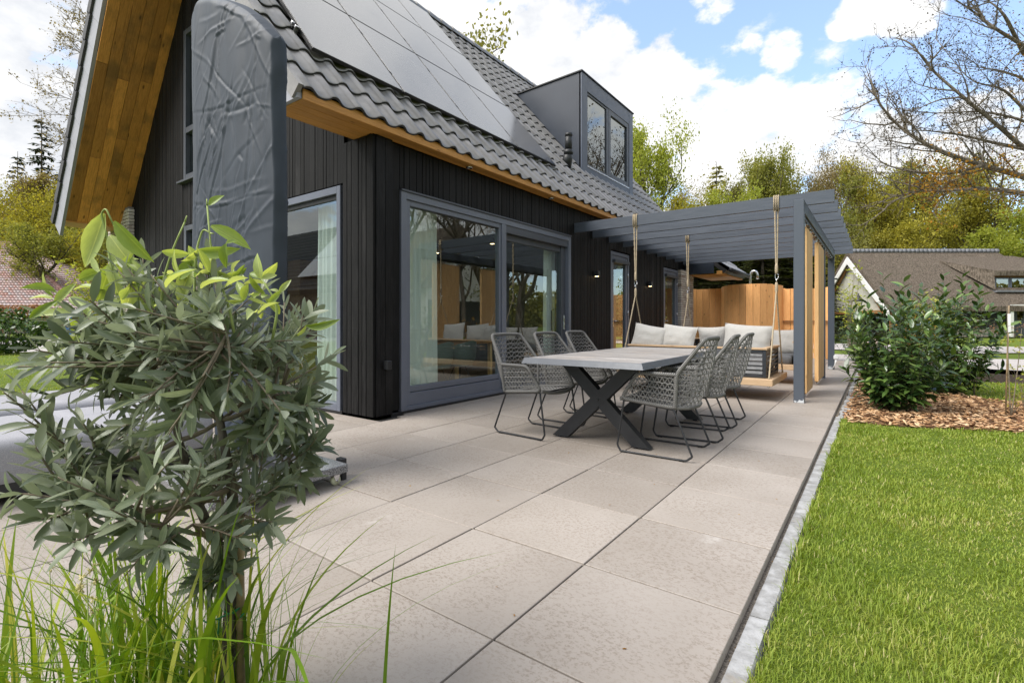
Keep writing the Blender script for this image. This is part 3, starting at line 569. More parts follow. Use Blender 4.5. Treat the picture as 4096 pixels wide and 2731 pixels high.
def boards_gable(x0, x1, z0, z1=None):
    for a, b in splits(x0, x1):
        a2, b2 = a + .0045, b - .0045; q = random.uniform(0, .006); za, zb = (z1, z1) if z1 is not None else (zgab(a2), zgab(b2))
        y = YG - q; mb = MB(); mb.prism([(a2, y, z0), (b2, y, z0), (b2, y, zb), (a2, y, za)], (0, .03, 0)); mb.build('board', MT['black'], house)
def build_walls():
    core = MB()     # dark battens and membrane behind the boards
    for y0, y1, z0, z1 in ((3.16, 3.31, 0, 3.25), (7.41, 9.2, 0, 3.25), (10.18, 12.48, 0, 3.25), (3.31, 7.41, 2.68, 3.25), (9.2, 10.18, 2.63, 3.25), (12.48, 13.66, 2.56, 3.25), (13.66, 14.5, 0, 3.25)):
        core.box((XF - .16, y0, z0), (XF - .031, y1, z1))
    for x0, x1, z0, z1 in ((-4.78, -4.25, 0, 3.5), (-6.5, -4.78, 2.745, 4.4), (-8.1, -6.5, 0, 6.0), (-9.3, -8.1, 0, .9), (-9.3, -8.1, 2.76, 3.53), (-9.3, -8.1, 6.16, 6.6), (-10.5, -9.3, 0, 5.2), (-11.3, -10.5, 0, 4.1), (-12.0, -11.3, 0, 3.2)):
        core.box((x0, YG + .031, z0), (x1, YG + .16, z1))
    core.build('wall', MT['void'], house)
    # corner pillar, proud of both walls
    for a, b in splits(YG + .005, 3.16): mb = MB(); mb.box((-4.3, a + .003, .03), (-4.145 + random.uniform(0, .004), b - .003, 3.225), .003); mb.build('board', MT['black'], house)
    for a, b in splits(-4.72, -4.15): mb = MB(); mb.box((a + .004, YG - .03 - random.uniform(0, .004), .03), (b - .004, YG + .002, 3.225), .003); mb.build('board', MT['black'], house)
    boards_front(3.165, 3.31, .05, 3.22); boards_front(3.31, 7.41, 2.705, 3.22); boards_front(7.41, 9.17, .05, 3.22)
    boards_front(9.17, 10.21, 2.66, 3.22); boards_front(10.21, 12.45, .05, 3.22); boards_front(12.45, 13.66, 2.59, 3.22)
    boards_gable(-6.5, -4.725, 2.77); boards_gable(-8.1, -6.5, .05); boards_gable(-9.3, -8.1, .05, .88); boards_gable(-9.3, -8.1, 2.78, 3.50); boards_gable(-9.3, -8.1, 6.16); boards_gable(-12.08, -9.3, .05)
    p = MB(); p.box((-4.2, 3.17, -.03), (XF + .02, 13.66, .03), .003); p.box((-12.1, YG - .02, -.03), (-4.75, YG + .06, .04), .003); p.build('plinth', MT['flash'], house)
    b = MB(); b.box((XF + .055, 3.02, .56), (XF + .125, 3.09, .66), .005); b.build('outdoor_socket', MT['black_metal'], house)
build_walls()
def brick_pier(x0, x1, y0, y1, z0, z1, faces):
    """bricks as pieces on a mortar core; faces: 'x+' and or 'y-' and or 'x-'"""
    c = MB(); c.box((x0 + .012, y0 + .012, z0), (x1 - .012, y1 - .012, z1)); pier = c.build('brick_pier', MT['mortar'], house)
    cache = {}; n = 0; row = 0; z = z0 + .006
    def brick(cx, cy, w, ax, zz, pal=[0]):
        k = (round(w, 2), ax)
        if k not in cache:
            mb = MB(); mb.box((-w / 2 if ax == 'y' else -.05, -.05 if ax == 'y' else -w / 2, -.026), (w / 2 if ax == 'y' else .05, .05 if ax == 'y' else w / 2, .026), .004); cache[k] = mb.mesh('brick', MT['brick'])
        place('brick', cache[k], pier, Matrix.Translation((cx + random.uniform(-.003, .003), cy + random.uniform(-.003, .003), zz)))
    while z + .052 < z1:
        for f in faces:
            if f == 'y-': a, b = x0, x1
            else: a, b = y0, y1
            p = a - (0 if row % 2 else .11)
            while p < b - .02:
                s, t = max(p, a), min(p + .21, b)
                if t - s > .04:
                    m = (s + t) / 2
                    if f == 'y-': brick(m, y0 + .05, t - s - .010, 'y', z + .03)
                    elif f == 'x+': brick(x1 - .05, m, t - s - .010, 'x', z + .03)
                    else: brick(x0 + .05, m, t - s - .010, 'x', z + .03)
                p += .22
        z += .066; row += 1
brick_pier(-4.55, -4.12, 13.68, 14.86, 0, 2.60, ('x+',))
brick_pier(-13.0, -11.72, 2.80, 2.905, 1.2, 3.42, ('y-',))
lowp = MB(); lowp.box((-12.98, 2.82, 0), (-11.74, 2.9, 1.19)); lowp.build('brick_base', MT['brick_far'], house)

def roof_geometry():
    w, gx = .288, .2787; L = gx * math.hypot(1, SL); ax = Vector((0, 1, 0)); ay = Vector((-1, 0, SL)).normalized(); az = ax.cross(ay)
    # one S-profile tile: roll and pan, lip at the front, 16 segments across
    n = 14; top = []
    for i in range(n + 1):
        t = i / n; s = .5 + .5 * math.cos(2 * math.pi * (t - .20)); z = .060 * s ** 1.25; top.append((t * (w + .012), z))
    V = []; F = []
    for (x, z) in top: V += [(x, -.012, z + .030), (x, L + .03, z + .002), (x, -.012, z + .006), (x, -.004, z + .036)]
    for i in range(n):
        a = 4 * i; b = a + 4; F += [(a + 3, b + 3, b + 1, a + 1), (a, b, b + 3, a + 3), (a + 2, b + 2, b, a)]
    mb = MB(); mb.add(V, F, False); me = mb.mesh('roof_tile', [MT['rooftile'], MT['rooftile_dark']])
    for p in me.polygons: p.material_index = 1 if p.index % 3 == 2 else 0; p.use_smooth = p.index % 3 == 0
    Mats = []
    for c in range(15):
        for r in range(44):
            y = 1.93 + r * w; x = XE - c * gx
            if 2.75 < y < 6.85 and c >= 3: continue                 # under the solar panels
            if 9.35 < y + w * .5 < 12.1 and -6.86 < x - gx * .5 < -5.02: continue   # inside the dormer
            o = Vector((x, y, zr(x))); m = Matrix(((ax.x, ay.x, az.x, o.x), (ax.y, ay.y, az.y, o.y), (ax.z, ay.z, az.z, o.z), (0, 0, 0, 1)))
            m = m @ Matrix.Translation((random.uniform(-.002, .002), random.uniform(-.004, .004), random.uniform(0, .003)))
            Mats.append(((o - Vector(CAM)).length, m))
    Mats.sort(key=lambda q: q[0])
    for d, m in Mats[:290]: place('roof_tile', me, house, m)
    rest = MB()
    for d, m in Mats[290:]: rest.add([m @ Vector(v) for v in V], F, False)
    ob = rest.build('roof_tiles', [MT['rooftile'], MT['rooftile_dark']], house); ob['kind'] = 'stuff'
    for p in ob.data.polygons: p.material_index = 1 if p.index % 3 == 2 else 0; p.use_smooth = p.index % 3 == 0
    deck = MB(); nn = Vector((SL, 0, 1)).normalized()
    deck.prism([(XE - .02, 1.97, zr(XE) - .015), (XR, 1.97, zr(XR) - .015), (XR, 1.97, zr(XR) - .22), (XE - .3, 1.97, zr(XE - .3) - .22), (XE - .02, 1.97, ZE - .06)], (0, 12.55, 0)); deck.build('roof_deck', MT['flash'], house)
    # far slope: only its verge and underside show
    far = MB(); far.prism([(-12.60, 2.0, 3.06), (-12.24, 2.0, 3.10), (XR, 2.0, zl(XR) + .03), (XR, 2.0, zr(XR) - .02), (-12.9, 2.0, 3.22)], (0, 12.5, 0)); far.build('far_roof_slope', MT['rooftile_dark'], house)
    # stepped grey rake trim with the verge tiles over it
    for k in range(17):
        x = -12.93 + .268 * k; z = 3.14 + 1.36 * (x + 12.93); d = Vector((1, 0, 1.36)).normalized(); nrm = Vector((-d.z, 0, d.x))
        o = Vector((x, 0, z)); mb = MB()
        a = o + nrm * .01; b = o + d * .47 - nrm * .005
        mb.prism([(a.x, 1.86, a.z), ((a - nrm * .17).x, 1.86, (a - nrm * .17).z), ((b - nrm * .20).x, 1.86, (b - nrm * .20).z), ((b - nrm * .03).x, 1.86, (b - nrm * .03).z)], (0, .30, 0)); mb.build('verge_tile', MT['rooftile_dark'], house)
        mb = MB(); a = o - nrm * .15; b = o + d * .455 - nrm * .19; c1 = o + d * .455 - nrm * .60; c2 = o - nrm * .60
        mb.prism([(a.x, 1.90, a.z), (c2.x, 1.90, c2.z), (c1.x, 1.90, c1.z), (b.x, 1.90, b.z)], (0, .05 + .006 * (k % 2), 0)); mb.build('rake_trim', MT['trim'], house)
    for (z0, y) in ((.0, 1.905),):
        mb = MB(); mb.prism([(-4.44, y, 3.245), (-4.03, y, 3.245), (-4.03, y, 3.33), (XR, y, zr(XR) + .03), (XR, y, zr(XR) - .52)], (0, .045, 0)); mb.build('rake_trim', MT['trim'], house)
    for c in range(15):
        x = XE - c * gx; o = Vector((x, 1.88, zr(x))); mb = MB(); e = o + ay * (L + .02)
        mb.prism([(o + az * .075), (o + az * -.085), (e + az * -.11), (e + az * .045)], (0, .05, 0)); mb.build('verge_tile', MT['rooftile'], house)
    # ridge
    for r in range(32):
        y = 1.95 + r * .40; mb = MB(); pr = []
        for j in range(9):
            t = math.pi * (j / 8) - .15 * (1 - j / 4); pr.append((math.cos(t), math.sin(t)))
        P = [(XR + .17 * c * k, y + yy, zr(XR) - .02 + .15 * s * k) for yy, k in ((0, 1.06), (.42, .94)) for c, s in pr]
        mb.grid(P, 2, 9); mb.add(P[:9], [tuple(range(9))]); mb.build('ridge_tile', MT['rooftile'], house)
    # far verge
    mb = MB(); mb.prism([(XE, 14.58, ZE + .07), (XR, 14.58, zr(XR) + .07), (XR, 14.58, zr(XR) - .3), (XE, 14.58, ZE - .1)], (0, .06, 0)); mb.build('rake_trim', MT['rooftile_dark'], house)
roof_geometry()
def soffits():
    # far slope: planks along the slope, seven wide, butt-jointed
    d = Vector((1, 0, 1.31)).normalized(); nrm = Vector((-d.z, 0, d.x)); Ltot = 6.4; ws = [.165, .16, .165, .16, .17, .163]; y = 1.945
    for wv in ws:
        s = 0.0; first = True
        while s < Ltot:
            l = random.uniform(.8, 3.4) if first else random.uniform(2.2, 4.2); first = False; l = min(l, Ltot - s)
            a = Vector((-12.24, y + wv / 2, 3.05)) + d * (s + .002); b = Vector((-12.24, y + wv / 2, 3.05)) + d * (s + l - .002)
            mb = MB(); off = random.uniform(0, .004); mb.bar(a + nrm * (.012 + off), b + nrm * (.012 + off), wv - .005, .022, up=nrm, bev=.003); mb.build('soffit_plank', MT['soffit_r'], house); s += l
        y += wv
    mb = MB(); mb.box((-12.86, 1.95, 3.035), (-12.22, 2.91, 3.058), .003); mb.build('soffit_plank', MT['soffit_y'], house)
    # boxed eave on the terrace side: boards along the house
    xs = [-4.495, -4.375, -4.255, -4.135, -4.022]
    for i in range(4):
        yy = 1.95; x0, x1 = xs[i], xs[i + 1]; end = 2.908 if x1 < -4.2 else 14.4
        if x0 < -4.2 < x1:
            for q0, q1, e in ((x0, x1, 2.884), (-4.195, x1, 14.4)):
                mb = MB(); mb.box((q0 + .0015, yy if e < 5 else 2.886, 3.23), (q1 - .0015, e, 3.25), .002); mb.build('eave_board', MT['soffit_y'], house)
            continue
        while yy < end - .01:
            l = min(random.uniform(2.2, 4.2), end - yy)
            mb = MB(); mb.box((x0 + .0015, yy + .001, 3.23 + random.uniform(0, .002)), (x1 - .0015, yy + l - .001, 3.25), .002); mb.build('eave_board', MT['soffit_y'], house); yy += l
    mb = MB(); mb.box((-4.024, 1.952, 3.234), (-4.002, 14.4, 3.335), .002); mb.build('fascia_board', MT['soffit_y'], house)
    mb = MB(); mb.box((-4.52, 1.95, 3.232), (-4.498, 2.91, 3.60), .002); mb.build('fascia_board', MT['soffit_y'], house)
    for y in (4.47, 6.60):
        mb = MB(); mb.lathe((-4.11, y, 3.214), [(.012, .012), (.026, .012), (.030, .003), (.044, 0), (.046, .012), (.046, .018)], 20); o = mb.build('downlight', MT['chrome'], house)
        mb = MB(); mb.lathe((-4.11, y, 3.222), [(.001, 0), (.026, 0), (.026, .004)], 16); mb.build('lens', MT['iron'], o)
MT['soffit_r'] = timber('stained_larch_rake', (.64, .29, .066), (.30, .115, .020), .5, (.9, 12, .9), .34, .9, 2.6, .65, .2, (.10, .07, .03), (.8, 2.2, .8))
soffits()
def solar():
    ys = [2.34, 3.63, 4.92, 6.17, 7.40]; xs = [-4.48, -5.66, -6.82, -7.96]; up = Vector((SL, 0, 1)).normalized(); off = .2
    for r in range(3):
        for c in range(4):
            a, b = xs[r] - .006, xs[r + 1] + .006; y0, y1 = ys[c] + .008, ys[c + 1] - .008
            q = lambda x, y, h: Vector((x, y, zr(x) + off)) + up * h
            f = MB(); f.prism([q(a, y0, -.036), q(a, y1, -.036), q(b, y1, -.036), q(b, y0, -.036)], up * .034); fr = f.build('solar_panel', MT['panel_frame'], house)
            g = MB(); e = .012; g.prism([q(a - e * .64, y0 + e, 0), q(a - e * .64, y1 - e, 0), q(b + e * .64, y1 - e, 0), q(b + e * .64, y0 + e, 0)], up * .003); g.build('panel_glass', MT['solar'], fr)
            k = MB()
            for x in (a - .28, b + .28):
                if c < 3: p = q(x, y1 + .008, -.002); k.obox(p, (.035, .022, .018), (0, math.atan(SL) , 0), .003)
            if c < 3: k.build('clamp', MT['panel_frame'], fr)
    for x in (-4.78, -5.36, -5.95, -6.53, -7.1, -7.68):
        p = Vector((x, 0, zr(x) + .135)); m = MB(); m.bar((p.x, 2.27, p.z), (p.x, 7.46, p.z), .04, .05, up=up); rail = m.build('mounting_rail', MT['panel_frame'], house)
        h = MB(); h.obox((x + .02, 2.31, zr(x) + .10), (.03, .05, .12), (0, math.atan(SL), 0), .004); h.obox((x, 2.29, zr(x) + .19), (.04, .03, .03), (0, math.atan(SL), 0), .004); h.build('roof_hook', MT['steel'], rail)
solar()
def dormer():
    X = -5.0; y0, y1, z0, z1 = 9.30, 12.215, 4.475, 6.79; xb = XE - (z1 - .05 - ZE) / SL
    c = MB(); c.prism([(X, y0, z0 - .01), (X, y0, z1 - .03), (xb - .1, y0, z1 - .09), (xb + .06, y0, zr(xb + .06) - .05), (X - .05, y0, zr(X - .05) - .06)], (0, .05, 0))
    d = c.build('dormer', MT['zinc'], house); c = MB(); c.prism([(X, y1 - .05, z0 - .01), (X, y1 - .05, z1 - .03), (xb - .1, y1 - .05, z1 - .09), (X - .05, y1 - .05, zr(X - .05) - .06)], (0, .05, 0)); c.build('side_cheek', MT['zinc'], d)
    r = MB(); r.prism([(X + .05, y0 - .03, z1), (X + .05, y0 - .03, z1 - .028), (xb - .15, y0 - .03, z1 - .088), (xb - .15, y0 - .03, z1 - .06)], (0, y1 - y0 + .06, 0)); r.build('roof_edge', MT['flash'], d)
    f = MB(); F = lambda a, b, c_, e, d0=-.04, d1=.03: f.box((X + d0, a, c_), (X + d1, b, e), .004)
    F(y0, 9.565, z0 - .06, z1 - .03); F(11.965, y1, z0 - .06, z1 - .03); F(9.567, 11.963, 6.405, z1 - .03, -.04, .026); F(9.567, 11.963, z0 - .06, 4.665, -.04, .026); f.build('cladding_frame', MT['zinc_light'], d)
    s = MB(); s.box((X - .01, 9.57, 4.667), (X + .036, 11.96, 4.70), .003); s.build('sill', MT['chrome'], d)
    for a, b, inset in ((9.575, 10.66, 0), (10.72, 11.955, .07)):
        w = MB(); t = .05 + inset
        w.box((X - .06, a, 4.70), (X + .005 + inset * .2, a + t, 6.40), .004); w.box((X - .06, b - t, 4.70), (X + .005 + inset * .2, b, 6.40), .004)
        w.box((X - .06, a + t, 6.40 - t), (X + .004 + inset * .2, b - t, 6.40), .004); w.box((X - .06, a + t, 4.70), (X + .004 + inset * .2, b - t, 4.70 + t), .004); o = w.build('window', MT['frame_dark'], house)
        g = MB(); g.box((X - .034, a + t + .001, 4.70 + t), (X - .02, b - t - .001, 6.40 - t)); g.build('pane', MT['glass_refl'], o)
    m = MB(); m.box((X - .06, 10.66, 4.70), (X + .012, 10.72, 6.40), .004); m.build('mullion', MT['frame'], d)
    i = MB(); i.box((X - .9, y0 + .06, 4.6), (X - .85, y1 - .06, 6.7)); i.build('room_wall', MT['room_wall'], d)
    # flashing and the raking vent pipe beside it
    fl = MB(); fl.prism([(X + .02, y0 - .15, zr(X + .02) + .075), (X + .02, y0 - .002, zr(X + .02) + .095), (xb, y0 - .002, zr(xb) + .095), (xb, y0 - .15, zr(xb) + .075)], (.008, 0, .008)); fl.build('flashing', MT['flash'], house)
    k = 0; y = y0 + .02
    while y < y1 + .1:
        m = MB(); m.box((X - .05, y + .003, zr(X) - .01), (X + .16, y + .2, zr(X) + .0), 0, Matrix.Translation((X, 0, zr(X) + .07)) @ Matrix.Rotation(math.atan(SL), 4, 'Y') @ Matrix.Translation((-X, 0, -zr(X)))); m.build('lead_flap', MT['flash'], house); y += .205
    p = MB(); b = Vector((-4.93, 8.48, 4.42)); p.tube([b + Vector((.0, 0, -.02)), b + Vector((.08, -.02, .12)), b + Vector((.10, -.03, .24))], [.135, .10, .085], 16)
    p.tube([b + Vector((.10, -.03, .20)), b + Vector((.10, -.035, .29))], .098, 16); p.tube([b + Vector((.10, -.03, .28)), b + Vector((.12, -.05, .62))], .074, 16); p.tube([b + Vector((.12, -.05, .57)), b + Vector((.121, -.05, .63))], .08, 16); v = p.build('vent_pipe', MT['iron'], house)
    q = MB(); q.lathe(b + Vector((.02, 0, -.03)), [(.2, -.03), (.17, .01), (.12, .02)], 16, M=Matrix.Rotation(math.atan(SL), 4, 'Y')); q.build('base_flange', MT['flash'], v)
dormer()
def openings():
    M = MT
    # --- sliding door on the terrace
    f = MB(); y0, y1, zb, zt = 3.315, 7.405, .03, 2.675
    pf(f, y0, y0 + .085, zb, zt, -.10, .028); pf(f, y1 - .09, y1, zb, zt, -.10, .028); pf(f, y0 + .085, y1 - .09, zt - .085, zt, -.10, .026); pf(f, y0 + .085, y1 - .09, zb, zb + .05, -.10, .020); pf(f, 5.30, 5.41, zb + .05, zt - .085, -.10, .024); o = f.build('sliding_door', M['frame'], house)
    s = MB(); a, b = y0 + .085, 5.30            # fixed leaf
    pf(s, a, a + .075, zb + .05, zt - .085, -.08, .004); pf(s, b - .045, b, zb + .05, zt - .085, -.08, .004); pf(s, a + .075, b - .045, zt - .15, zt - .085, -.08, .002); pf(s, a + .075, b - .045, zb + .05, zb + .205, -.08, .002); pf(s, a + .075, b - .045, zb + .215, zb + .285, -.08, -.006); s.build('fixed_leaf', M['frame'], o)
    g = MB(); pf(g, a + .075, b - .045, zb + .285, zt - .15, -.055, -.035, 0); g.build('pane', M['glass'], o)
    g = MB(); pf(g, a + .068, a + .075, zb + .285, zt - .15, -.034, .001, 0); pf(g, a + .075, b - .045, zt - .158, zt - .15, -.034, .001, 0); g.build('glazing_bead', M['iron'], o)
    s = MB(); a, b = 5.42, y1 - .09              # sliding leaf, set back
    pf(s, a, a + .11, zb + .05, zt - .2, -.16, -.065); pf(s, b - .14, b, zb + .05, zt - .2, -.16, -.045); pf(s, a + .11, b - .14, zt - .30, zt - .2, -.16, -.067); pf(s, a + .11, b - .14, zb + .05, zb + .17, -.16, -.067); s.build('sliding_leaf', M['frame_dark'], o)
    s = MB(); pf(s, 5.42, y1 - .09, zt - .20, zt - .085, -.12, .012); s.build('track_cover', M['frame_dark'], o)
    g = MB(); pf(g, a + .11, b - .14, zb + .17, zt - .30, -.12, -.10, 0); g.build('pane', M['glass'], o)
    h = MB(); pf(h, b - .09, b - .05, .96, 1.22, -.045, -.020, .012); h.build('handle', M['chrome'], o)
    h = MB(); h.tube([(XF - .18, b - .20, .92), (XF - .22, b - .20, .95), (XF - .22, b - .20, 1.3), (XF - .18, b - .20, 1.33)], .012, 8); h.build('handle', M['iron'], o)
    h = MB(); pf(h, y0, y1, 2.675, 2.70, -.02, .045); h.build('drip_cap', M['frame_dark'], o)
    # --- corner window in the gable
    f = MB(); x0, x1, zb, zt = -6.5, -4.775, .03, 2.745
    pg(f, x0, x0 + .07, zb, zt, -.10, .028); pg(f, x1 - .075, x1, zb, zt, -.10, .028); pg(f, x0 + .07, x1 - .075, zt - .09, zt, -.10, .026); pg(f, x0 + .07, x1 - .075, zb, zb + .09, -.10, .026); o = f.build('corner_window', M['frame'], house)
    g = MB(); pg(g, x0 + .07, x1 - .075, zb + .09, zt - .15, -.05, -.03, 0); g.build('pane', M['glass'], o)
    g = MB(); pg(g, x0 + .07, x1 - .075, zt - .15, zt - .09, -.09, -.012, .003); g.build('glazing_bead', M['iron'], o)
    # --- gable windows
    for x0, x1, zb, zt, tr in ((-9.3, -8.12, 3.55, 6.14, 4.40), (-9.28, -8.12, .92, 2.76, None)):
        f = MB(); pg(f, x0, x0 + .09, zb, zt, -.10, .03); pg(f, x1 - .09, x1, zb, zt, -.10, .03); pg(f, x0 + .09, x1 - .09, zt - .09, zt, -.10, .028); pg(f, x0 + .09, x1 - .09, zb, zb + .09, -.10, .028)
        if tr: pg(f, x0 + .09, x1 - .09, tr - .05, tr + .05, -.10, .028)
        o = f.build('gable_window', M['frame_dark'], house)
        g = MB(); pg(g, x0 + .09, x1 - .09, zb + .09, zt - .09, -.06, -.04, 0); g.build('pane', M['glass'], o)
        s = MB(); pg(s, x0 - .14, x1 + .1, zb - .05, zb - .012, -.02, .09); s.build('sill', M['frame_dark'], o)
    # --- two glazed doors under the pergola
    for y0, y1, zt, hy in ((9.2, 10.18, 2.63, .16), (12.48, 13.655, 2.56, .16)):
        f = MB(); pf(f, y0, y0 + .07, .03, zt, -.12, -.01); pf(f, y1 - .075, y1, .03, zt, -.12, -.01); pf(f, y0 + .07, y1 - .075, zt - .075, zt, -.12, -.012); o = f.build('door', M['frame'], house)
        s = MB(); a, b = y0 + .075, y1 - .08; pf(s, a, a + .09, .04, zt - .08, -.11, -.025); pf(s, b - .09, b, .04, zt - .08, -.11, -.025); pf(s, a + .09, b - .09, zt - .18, zt - .08, -.11, -.027); pf(s, a + .09, b - .09, .04, .22, -.11, -.027); s.build('door_leaf', M['frame'], o)
        s = MB(); pf(s, a + .02, b - .02, zt - .24, zt - .17, -.03, .05); s.build('vent_hood', M['frame_dark'], o)
        g = MB(); pf(g, a + .09, b - .09, .22, zt - .18, -.08, -.06, 0); g.build('pane', M['glass'], o)
        h = MB(); pf(h, a + .025, a + .06, .98, 1.2, -.03, -.012, .006); h.tube([(XF - .015, a + .042, 1.12), (XF + .04, a + .042, 1.12), (XF + .045, a + .06, 1.12), (XF + .045, a + .19, 1.12)], .010, 8); h.build('handle', M['chrome'], o)
        for z in (.4, 1.25, 2.1): h = MB(); h.tube([(XF - .008, y1 - .078, z), (XF - .008, y1 - .078, z + .11)], .011, 8); h.build('hinge', M['chrome'], o)
    for y, z in ((8.38, 2.065), (11.3, 2.03)):
        b = MB(); b.box((XF + .012, y - .05, z - .05), (XF + .115, y + .05, z + .055), .004); o = b.build('wall_lamp', M['black_metal'], house)
        g = MB(); g.box((XF + .035, y - .03, z - .054), (XF + .095, y + .03, z - .051)); g.build('lamp_lens', M['glow'], o)
openings()
def porch():
    """low roof over the far entrance, beyond the pergola"""
    M = MT; y0 = 14.35
    f = MB(); f.box((-4.6, y0, 2.50), (-3.40, y0 + .06, 2.86), .004); f.build('porch_fascia', M['zinc'], house)
    for k in range(6): w = MB(); x = -4.1 + k * .155; w.box((x, y0 + .07, 2.47), (x + .15, 16.8, 2.49), .002); w.build('soffit_plank', M['soffit_y'], house)
    b = MB(); b.box((-3.32, y0 + .0, 2.46), (-3.17, 17.0, 2.56), .004); b.build('gutter_board', M['soffit_y'], house)
    for k in range(8):
        for c in range(3):
            P = []; x0 = -2.98 - c * .32; z0 = 2.58 + c * .26; y = y0 + .02 + k * .30
            n = 8
            for i in range(n + 1):
                t = i / n; h = .05 * (.5 + .5 * math.cos(2 * math.pi * (t - .2))); P += [(x0 + .02, y + t * .31, z0 + h), (x0 + .0, y + t * .31, z0 + h + .035), (x0 - .36, y + t * .31, z0 + .29 + h)]
            mb = MB(); mb.grid(P, n + 1, 3, smooth=False); mb.build('porch_tile', M['rooftile'], house)
    d = MB(); d.prism([(-3.05, y0 + .03, 2.57), (-4.05, y0 + .03, 3.38), (-4.05, y0 + .03, 3.30), (-3.15, y0 + .03, 2.50)], (0, 2.6, 0)); d.build('porch_roof', M['flash'], house)
    g = MB(); g.tube([(-2.93, y0 - .05, 2.56), (-2.93, y0 + 2.6, 2.56)], .06, 10); g.build('gutter', M['flash'], house)
porch()
def interior():
    M = MT
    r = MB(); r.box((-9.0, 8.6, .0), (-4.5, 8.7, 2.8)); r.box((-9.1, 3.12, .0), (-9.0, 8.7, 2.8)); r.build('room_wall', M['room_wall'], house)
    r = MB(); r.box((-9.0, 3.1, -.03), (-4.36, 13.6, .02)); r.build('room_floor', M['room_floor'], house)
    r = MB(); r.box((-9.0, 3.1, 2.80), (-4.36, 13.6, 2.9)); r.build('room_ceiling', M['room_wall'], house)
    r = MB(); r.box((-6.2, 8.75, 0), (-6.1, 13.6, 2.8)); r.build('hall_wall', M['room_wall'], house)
    r = MB(); r.box((-8.98, 4.6, .02), (-8.55, 7.6, 2.3), .01); w = r.build('oak_cupboard', M['room_wood']); tag(w, 'tall oak cupboard at the back of the room behind the sliding door', 'cupboard')
    def curtain(name, a, b, z0, z1, fixed, axis, label):
        n = int(abs(b - a) / .012); P = []
        for i in range(n + 1):
            t = a + (b - a) * i / n
            for z in (z0, (z0 + z1) / 2, z1):
                d = .028 * math.sin(t * 62 + .6 * math.sin(t * 23)) * (1.0 if z < z1 else .7) + .01 * math.sin(t * 17 + z)
                P.append((fixed + d, t, z) if axis == 'y' else (t, fixed + d, z))
        mb = MB(); mb.grid(P, n + 1, 3); o = mb.build(name, M['curtain'], None, loc=(fixed, (a + b) / 2, 0) if axis == 'y' else ((a + b) / 2, fixed, 0)); tag(o, label, 'curtain', 'sheer white curtains inside the windows')
    curtain('curtain', 3.42, 4.22, .03, 2.72, -4.46, 'y', 'wide sheer curtain behind the fixed pane of the sliding door')
    curtain('curtain', 6.98, 7.32, .03, 2.72, -4.50, 'y', 'narrow sheer curtain behind the sliding leaf by the door handle')
    curtain('curtain', -5.62, -5.14, .03, 2.78, 3.14, 'x', 'sheer curtain in the corner window of the gable')
    t = thing('dining_table', (-5.6, 5.2, 0), 'indoor wooden table seen through the sliding door', 'table')
    mb = MB(); mb.box((-6.1, 4.3, .72), (-5.1, 6.4, .76), .006); mb.build('table_top', M['room_wood'], t)
    for x in (-6.0, -5.2):
        for y in (4.42, 6.28): mb = MB(); mb.bar((x, y, .02), (x * .98 - .11, y, .72), .06, .06); mb.build('leg', M['larch_pale'], t)
    for i, (x, y, lb) in enumerate(((-4.9, 4.62, 'sage green tub chair half behind the wide curtain'), (-4.95, 5.2, 'sage green tub chair in clear view behind the fixed pane'))):
        c = thing('tub_chair', (x, y, 0), lb, 'chair', 'green chairs at the indoor table'); P = []
        for a in range(13):
            th = R(-110 + 220 * a / 12)
            for z, rr in ((.42, .21), (.55, .255), (.82, .27)): P.append((x + rr * math.cos(th), y + rr * math.sin(th), z - (.12 if z > .8 else 0) * abs(a - 6) / 6))
        mb = MB(); mb.grid(P, 13, 3); mb.lathe((x, y, .40), [(.05, 0), (.21, .01), (.22, .04), (.05, .06)], 14); mb.build('seat_shell', M['green_chair'], c)
        for a in range(4): th = R(45 + 90 * a); mb = MB(); mb.tube([(x + .08 * math.cos(th), y + .08 * math.sin(th), .41), (x + .24 * math.cos(th), y + .24 * math.sin(th), .025)], .010, 6); mb.build('leg', M['iron'], c)
    for i, (x, y, lb) in enumerate(((-6.4, 4.0, 'ceiling spot glowing behind the corner window'), (-5.7, 6.9, 'ceiling spot glowing behind the sliding leaf'), (-7.5, 7.2, 'farther ceiling spot deep in the room'))):
        s = thing('ceiling_spot', (x, y, 2.8), lb, 'lamp', 'spots on the ceiling of the room'); mb = MB(); mb.box((x - .16, y - .05, 2.775), (x + .16, y + .05, 2.798), .004); mb.build('mount', M['iron'], s)
        mb = MB(); mb.lathe((x + .06, y, 2.62), [(.05, 0), (.055, .02), (.04, .1), (.02, .155)], 14); mb.build('lamp_shade', M['iron'], s)
        mb = MB(); mb.lathe((x + .06, y, 2.618), [(.002, 0), (.038, 0), (.04, .004)], 12); mb.build('bulb', M['glow'], s)
interior()
